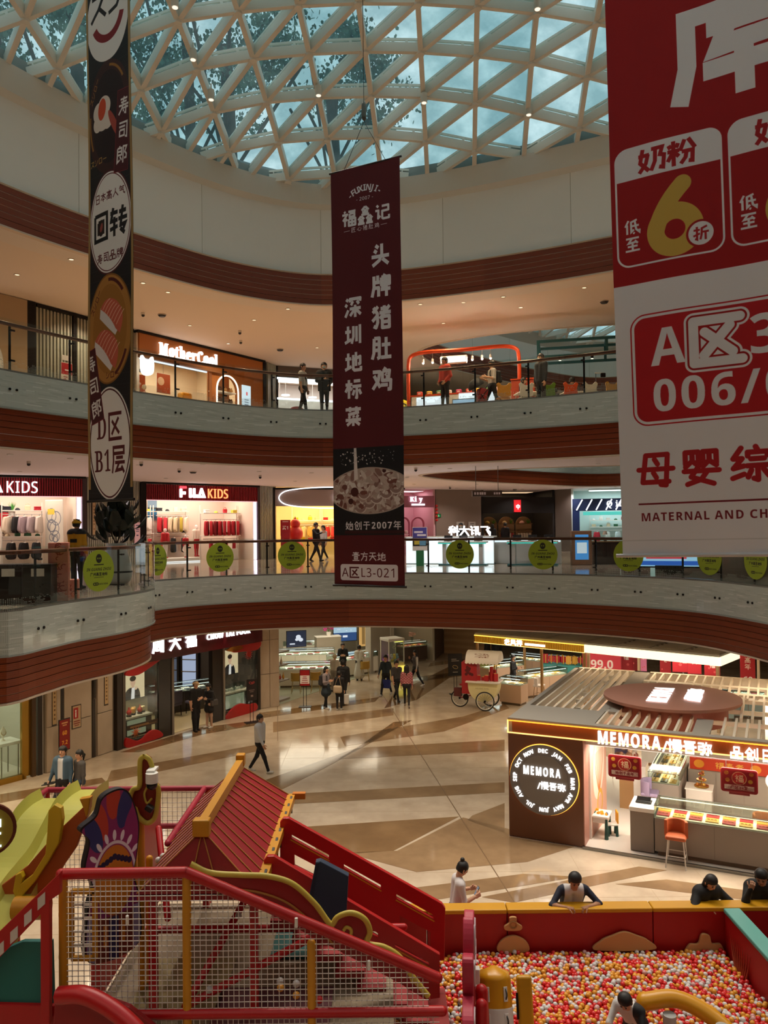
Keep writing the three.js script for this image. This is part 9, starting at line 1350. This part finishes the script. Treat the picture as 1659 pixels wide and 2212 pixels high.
// ground floor
person('person in a white hoodie and black trousers walking alone across the floor',G0(562,1668),{h:1.72,yaw:facing(75),shirt:0xc9c8c6,pants:0x121214,shoes:0xd8d4cc,legs:walk,puff:0.03,hair:'short',arms:swing});
const cA=person('person in black with a beige cap standing by the maroon shop door',G0(423,1579),{h:1.74,yaw:facing(50),shirt:0x121213,pants:0x101012,shoes:0x2a2422,hat:0xb89a70,hair:'short',sleeve:'short',loose:0.03,puff:0.02,arms:[hang,[[0.2,-1,0.1],[-0.8,0,0.6]]],legs:[[0.08,0],[-0.08,0]]});
const cB=person('person in a black dress and white socks looking at a phone',G0(452,1572),{h:1.58,yaw:facing(-35),shirt:0x151416,pants:0xc09a80,skin:0xc09a80,shoes:0xcfcac2,skirt:[0.18,0.15],hair:'long',arms:[hold,hold],head:[0.35,0],curl:1});phone(cB,0,1.12,0.32,-0.5,'dark phone held by the person in the black dress');
nearPerson(cB,'shoulder_bag','grey shoulder bag worn by the person in the black dress','bag',0.2,0.92,-0.06,(b)=>{part('bag_body',rbox(0.12,0.24,0.32,0.05),mat(0x4a4644,0.7),b);part('strap',tube([V3(0,0.1,-0.12),V3(-0.1,0.42,0),V3(0,0.1,0.12)],0.012,16,5),mat(0x3a3634,0.7),b);});
const d20=(px,py)=>{const p=at(px,py,20.4);p.y=0;return p;};
const dn=person('person in a denim jacket over a white shirt carrying a dark folder',d20(136,1640),{h:1.76,yaw:facing(-12),shirt:0x3f5a70,pants:0x14141a,hair:'short',puff:0.025,pattern:(x,y,z)=>z>0.08&&Math.abs(x)<0.07,patternColor:0xc8ccd2,arms:[[[0.25,-1,0.1],[0.3,-1,0.2]],hang],legs:walk});
nearPerson(dn,'folder','dark flat folder carried at the hip of the denim jacket person','folder',-0.3,0.82,0.1,(b)=>{part('cover',box(0.34,0.02,0.24).rotateZ(0.2),mat(0x16161a,0.5),b);part('clasp',box(0.03,0.03,0.06,-0.14,0,0),STEEL,b);});
const gc=person('person in a grey cardigan with tied hair walking beside the denim jacket person',d20(172,1640),{h:1.64,yaw:facing(-40),shirt:0x4c4a4a,pants:0x3a4a60,hair:'tail',legs:walk2,arms:[[[0.15,-1,-0.1],[0.1,-1,0.3]],hang]});
nearPerson(gc,'handbag','black handbag carried by the grey cardigan person','handbag',0.1,0.72,0.16,(b)=>{part('bag_body',rbox(0.32,0.24,0.12,0.03),mat(0x141416,0.6),b);part('handle',new THREE.TorusGeometry(0.09,0.012,6,14,PI).translate(0,0.11,0),mat(0x141416,0.6),b);});
const w1=person('person in a dark skirt with a grey backpack in the middle of the hall',G0(705,1531),{h:1.64,yaw:facing(60),shirt:0x8a8084,pants:0x141416,shoes:0xd0ccc6,skirt:[0.22,0.18,0x23303a],leggings:true,hair:'long',arms:[hold,hold],legs:[[0.1,0.05],[-0.12,0.1]]});backpack(w1,0x3c3a3e,'grey backpack on the person in the dark skirt',1.12);
const w2=person('tall person in black with a black backpack seen from behind',G0(742,1521),{h:1.8,yaw:facing(170),shirt:0x17181a,pants:0x15151a,hair:'short',legs:walk2,puff:0.02});backpack(w2,0x111113,'black backpack on the tall person in black',1.22);
const w3=person('child in a beige jacket and striped trousers beside the tall person in black',G0(733,1534),{h:1.5,yaw:facing(165),shirt:0x17171a,pants:0x1b1b1f,hair:'short',shoes:0xb8b4ae,coat:0.1});
nearPerson(w3,'beige_bag','beige sling bag on the child in the middle of the hall','bag',0,0.86,-0.2,(b)=>{part('bag_body',rbox(0.36,0.3,0.16,0.08),mat(0xb8a68c,0.8),b);part('strap',tube([V3(-0.14,0.1,0.05),V3(0,0.45,0.12),V3(0.14,0.1,0.05)],0.012,16,5),mat(0x8a7a62,0.8),b);});
nearPerson(w3,'white_bag','white carrier bag hanging beside the child','bag',-0.3,0.45,0,(b)=>{part('bag_body',rbox(0.2,0.4,0.12,0.05),mat(0xc8c4be,0.7),b);part('handle',bar(V3(0,0.2,0),V3(0,0.34,0),0.01),mat(0xc8c4be,0.7),b);});
const m1=person('person in a dark teal sweater carrying a blue bag',G0(834,1502),{h:1.74,yaw:facing(-25),shirt:0x22303a,pants:0x121216,hair:'short',shoes:0xb8b0a8,legs:walk,arms:swing});nearPerson(m1,'blue_bag','blue carrier bag in the hand of the teal sweater person','bag',0.1,0.52,0.14,(b)=>{part('bag_body',rbox(0.34,0.36,0.12,0.02),mat(0x20307a,0.6),b);part('handle',new THREE.TorusGeometry(0.08,0.01,6,12,PI).translate(0,0.18,0),mat(0x20307a,0.6),b);});
person('person in a grey T-shirt striding beside the teal sweater person',G0(857,1514),{h:1.7,yaw:facing(25),shirt:0x3f3c3c,pants:0x101014,hair:'short',sleeve:'short',legs:[[0.5,0.15],[-0.35,0.3]],arms:swing,wide:1.08});
person('person in a pink patterned top with long dark hair seen from behind',G0(879,1527),{h:1.66,yaw:facing(178),shirt:0xa0505a,pants:0x121214,shoes:0x8a7a70,hair:'long',legs:walk2,pattern:(x,y,z)=>Math.sin(y*60)*Math.sin(x*50)>0.35,patternColor:0xc89a98,slim:true});
person('person in a grey waistcoat with white sleeves raising a hand',G0(898,1482),{h:1.64,yaw:facing(-70),shirt:0x4e4648,pants:0x171518,hair:'long',legs:walk,arms:[[[0.15,-1,0.3],[-0.2,0.8,0.5]],hang],shoes:0xc8c4be,pattern:(x,y,z)=>Math.abs(x)>0.2,patternColor:0xc8c4c0});
const JF=frame([-4.35,32.9],[-0.75,39.6],0);
person('sales person in black behind the long jewellery counter',onLevel(741,1466),{h:1.66,yaw:facing(5),shirt:0x131314,pants:0x131314,hair:'bun',arms:[folded,folded],noHands:false});
person('customer in a white shirt with a cream hood leaning at the jewellery counter',onLevel(722,1494),{h:1.6,yaw:facing(150),shirt:0xd0cabc,pants:0x8a8478,hair:'short',hairColor:0xc8b890,hat:0xd8ccb0,arms:[hold,hold],lean:0.12});
person('customer in a white floral dress at the jewellery counter',onLevel(776,1470),{h:1.62,yaw:facing(170),shirt:0xd8d8ce,pants:0x1a1a1a,skirt:[0.62,0.2,0xc9c7ba],leggings:true,hair:'short',arms:[hold,hold],sleeve:'short',lean:0.1});
person('sales person in black with a face mask inside the yellow kiosk',at(1108,1430,34.2).setY(0),{h:1.68,yaw:facing(60),shirt:0x101012,pants:0x101012,hair:'short',mask:true,arms:[hold,hold]});
person('dark figure standing behind the yellow kiosk, hidden above the waist',at(1073,1400,40).setY(0),{h:1.75,yaw:facing(180),shirt:0x141416,pants:0x121214,hair:'short'});
person('dark figure with a pram shape behind the left post of the yellow kiosk',at(1050,1400,40.5).setY(0),{h:1.5,yaw:facing(120),shirt:0x18181c,pants:0x121214,hair:'short',lean:0.2});
person('sales person with black hair at the back of the slatted kiosk',KF.at(6.4,0.04,5.9),{h:1.64,yaw:facing(-30),shirt:0x17161a,pants:0x17161a,hair:'bun',arms:[hold,hold],head:[0.3,0]});
// leaning on the ball pit wall
const rest=[[0.62,-0.62,0.5],[-0.98,0.0,0.42],[0,-1,0.1]];
const wallP=(px,d=13.12)=>{const p=at(px,1950,d);p.y=0;return p;};
const r1=person('person in a white T-shirt with a hair bun using a phone behind the pit wall',wallP(985,13.35),{h:1.62,fine:true,yaw:facing(100),shirt:0xcfcaca,pants:0x2a2c34,hair:'bun',sleeve:'short',arms:[hold,hold],head:[0.45,0.1],lean:0.12,curl:1});phone(r1,0,1.14,0.36,-0.5,'grey phone held by the person with the hair bun');
person('person in a white shirt with navy shoulders resting both arms on the yellow pad',wallP(1231),{h:1.74,fine:true,yaw:facing(2),shirt:0xc4c0c0,pants:0x1c2030,hair:'short',skin:0xa87a5c,lean:0.5,head:[0.15,0],sleeve:'short',arms:[rest,rest],curl:1,wide:1.1,pattern:(x,y,z)=>Math.abs(x)>0.15,patternColor:0x161c30});
const r3=person('person in a black coat with long hair looking at a phone on the yellow pad',wallP(1512),{h:1.64,fine:true,yaw:facing(15),shirt:0x101011,pants:0x101011,hair:'long',puff:0.04,lean:0.45,head:[0.2,0],arms:[rest,rest],curl:1});
person('person in black resting the head on one hand at the end of the pit wall',wallP(1640),{h:1.72,fine:true,yaw:facing(-15),shirt:0x121213,pants:0x101011,hair:'short',skin:0xb08468,puff:0.03,lean:0.45,head:[0.1,-0.3],arms:[[[0.3,-0.6,0.8],[-0.3,1,0.25],[0,0,-1]],rest],curl:1});
person('person in a white and black shirt bending over in the ball pit',V3(3.12,0.12,-10.25),{h:1.45,fine:true,yaw:facing(-35),shirt:0xc8c6c4,pants:0x1c1c22,hair:'short',lean:0.75,head:[0.2,0],sleeve:'short',arms:[[[0.2,-0.8,0.6],[-0.2,-0.7,0.7]],[[0.2,-0.8,0.6],[-0.2,-0.7,0.7]]],pattern:(x,y,z)=>x>0.08,patternColor:0x17171b});
// middle gallery
const G2=(px,py)=>onLevel(px,py,L2);
person('courier in a yellow and black jacket with a yellow helmet',G2(166,1272),{h:1.76,yaw:facing(165),shirt:0xc08a10,pants:0x121214,hair:'short',hat:0xd09a12,helmet:true,puff:0.03,arms:[hang,[[0.2,-1,0.3],[0,-0.5,1]]],pattern:(x,y,z)=>y>1.38||(z<-0.1&&y>1.16&&y<1.26&&Math.abs(x)<0.1),patternColor:0x1a1a1c});
person('person in black putting an arm round a companion before the variety shop',G2(683,1213),{h:1.78,yaw:facing(60),shirt:0x151416,pants:0x121214,hair:'short',legs:walk,arms:[[[0.1,-0.6,0.8],[-0.3,0.3,0.8]],hang]});
const q1=person('person in a white top and striped black trousers walking before the variety shop',G2(699,1210),{h:1.64,yaw:facing(-40),shirt:0xc6c2c0,pants:0x16161a,hair:'tail',legs:walk2,shoes:0xc8c4c0});
person('staff member with long hair and a mask behind the lit island counter',at(996,1180,33.6).setY(L2),{h:1.62,yaw:facing(0),shirt:0x2a2622,pants:0x1c1a18,hair:'long',mask:true});
person('dark haired shopper in front of the black clothes shop, beside the left arch',at(1064,1180,46).setY(L2),{h:1.6,yaw:facing(180),shirt:0x1a1716,pants:0x141212,hair:'long'});person('second shopper in front of the black clothes shop, beside the plant',at(1092,1180,45.6).setY(L2),{h:1.66,yaw:facing(170),shirt:0x17141a,pants:0x141212,hair:'short'});
// upper gallery
const G3=(px,d)=>{const p=at(px,900,d);p.y=L3;return p;};
person('person in a white T-shirt with a dark sling bag at the upper glass',G3(655,26.2),{h:1.72,yaw:facing(70),shirt:0xa8a49e,pants:0x101012,hair:'short',sleeve:'short',legs:[[0.25,0.1],[-0.2,0.15]],shoes:0x201c1a,pattern:(x,y,z)=>Math.abs(x*1.1+(y - 1.25)*0.7 - 0.02)<0.035,patternColor:0x141416});
const u2=person('person in a black coat and pale mask holding a dark bag at the upper glass',G3(701,26.1),{h:1.7,yaw:facing(5),shirt:0x101011,pants:0x101012,hair:'short',mask:true,puff:0.03,arms:[folded,[[0.25,-1,0.1],[-0.3,-0.6,0.8]]]});
nearPerson(u2,'dark_tote','large black tote bag in front of the masked person','bag',0,0.95,0.24,(b)=>{part('bag_body',rbox(0.42,0.38,0.14,0.03),mat(0x121214,0.7),b);part('handle',new THREE.TorusGeometry(0.1,0.012,6,14,PI).translate(0,0.19,0),mat(0x121214,0.7),b);});
person('person in a bright red jacket standing before the orange kiosk',G3(962,25.6),{h:1.72,yaw:facing(-55),shirt:0xb83018,pants:0x17171c,hair:'short',puff:0.03,arms:[[[0.2,-1,-0.1],[-0.3,-0.7,0.6]],[[0.2,-1,-0.1],[-0.3,-0.7,0.6]]],shoes:0xc8c4be});
const u4=person('person in a white T-shirt with a black backpack pushing a pram',G3(1064,26),{h:1.74,yaw:facing(-75),shirt:0xa8a098,pants:0x141418,hair:'short',sleeve:'short',arms:[hold,hold],legs:walk});backpack(u4,0x151518,'black backpack on the person pushing the pram',1.18);
{const b=thing('pram','black and red pram pushed along the upper gallery','pram',G3(1040,26),facing(-75));part('canopy',new THREE.SphereGeometry(0.28,16,8,0,2*PI,0,PI / 2).rotateX(0.5).translate(0,0.85,0.15),mat(0x161618,0.7),b);part('seat',rbox(0.36,0.5,0.3,0.06,0,0.55,0.1).rotateX(-0.2),mat(0x8a2024,0.7),b);part('frame',merge([-1,1].flatMap((s)=>[bar(V3(s*0.22,0.1,0.4),V3(s*0.22,1.0,-0.35),0.015),bar(V3(s*0.22,0.1,-0.25),V3(s*0.22,0.6,0.1),0.015)])),darkMetal,b);part('handle',bar(V3(-0.22,1.0,-0.35),V3(0.22,1.0,-0.35),0.018),darkMetal,b);for(const[x,z]of[[-1,0.4],[1,0.4],[-1,-0.25],[1,-0.25]])part('wheel',new THREE.TorusGeometry(0.08,0.025,8,18).rotateY(PI / 2).translate(x*0.22,0.105,z),mat(0x141414,0.7),b);}
person('tall masked person in black between the snack chairs',G3(1170,25.7),{h:1.82,yaw:facing(-60),shirt:0x111114,pants:0x131318,hair:'short',mask:true,puff:0.03});
const sit=[[1.5,1.5],[1.5,1.5]];
for(const[px,c,hair,label]of[[1132,0x3a141c,'long','person in dark red with long hair seated at the snack table'],[1237,0x4a4644,'short','person in a dark grey coat seated with the back to the atrium'],[1200,0x1a1a1e,'short','small dark child seated beside the green bear chair']]){const p=G3(px,26.9);p.y=L3 - 0.06+0.0;person(label,p,{h:px===1200?1.2:1.66,yaw:facing(px===1132?60:170),shirt:c,pants:0x17171a,hair,seated:true,legs:[[1.35,1.35],[1.35,1.35]],puff:0.03,arms:[hold,hold]});}
scene.traverse((o)=>{if(o.isMesh)o.castShadow=o.receiveShadow=true;if(o.isLight&&o.shadow&&!o.isRectAreaLight)o.castShadow=true;});
renderer.render(scene,camera);
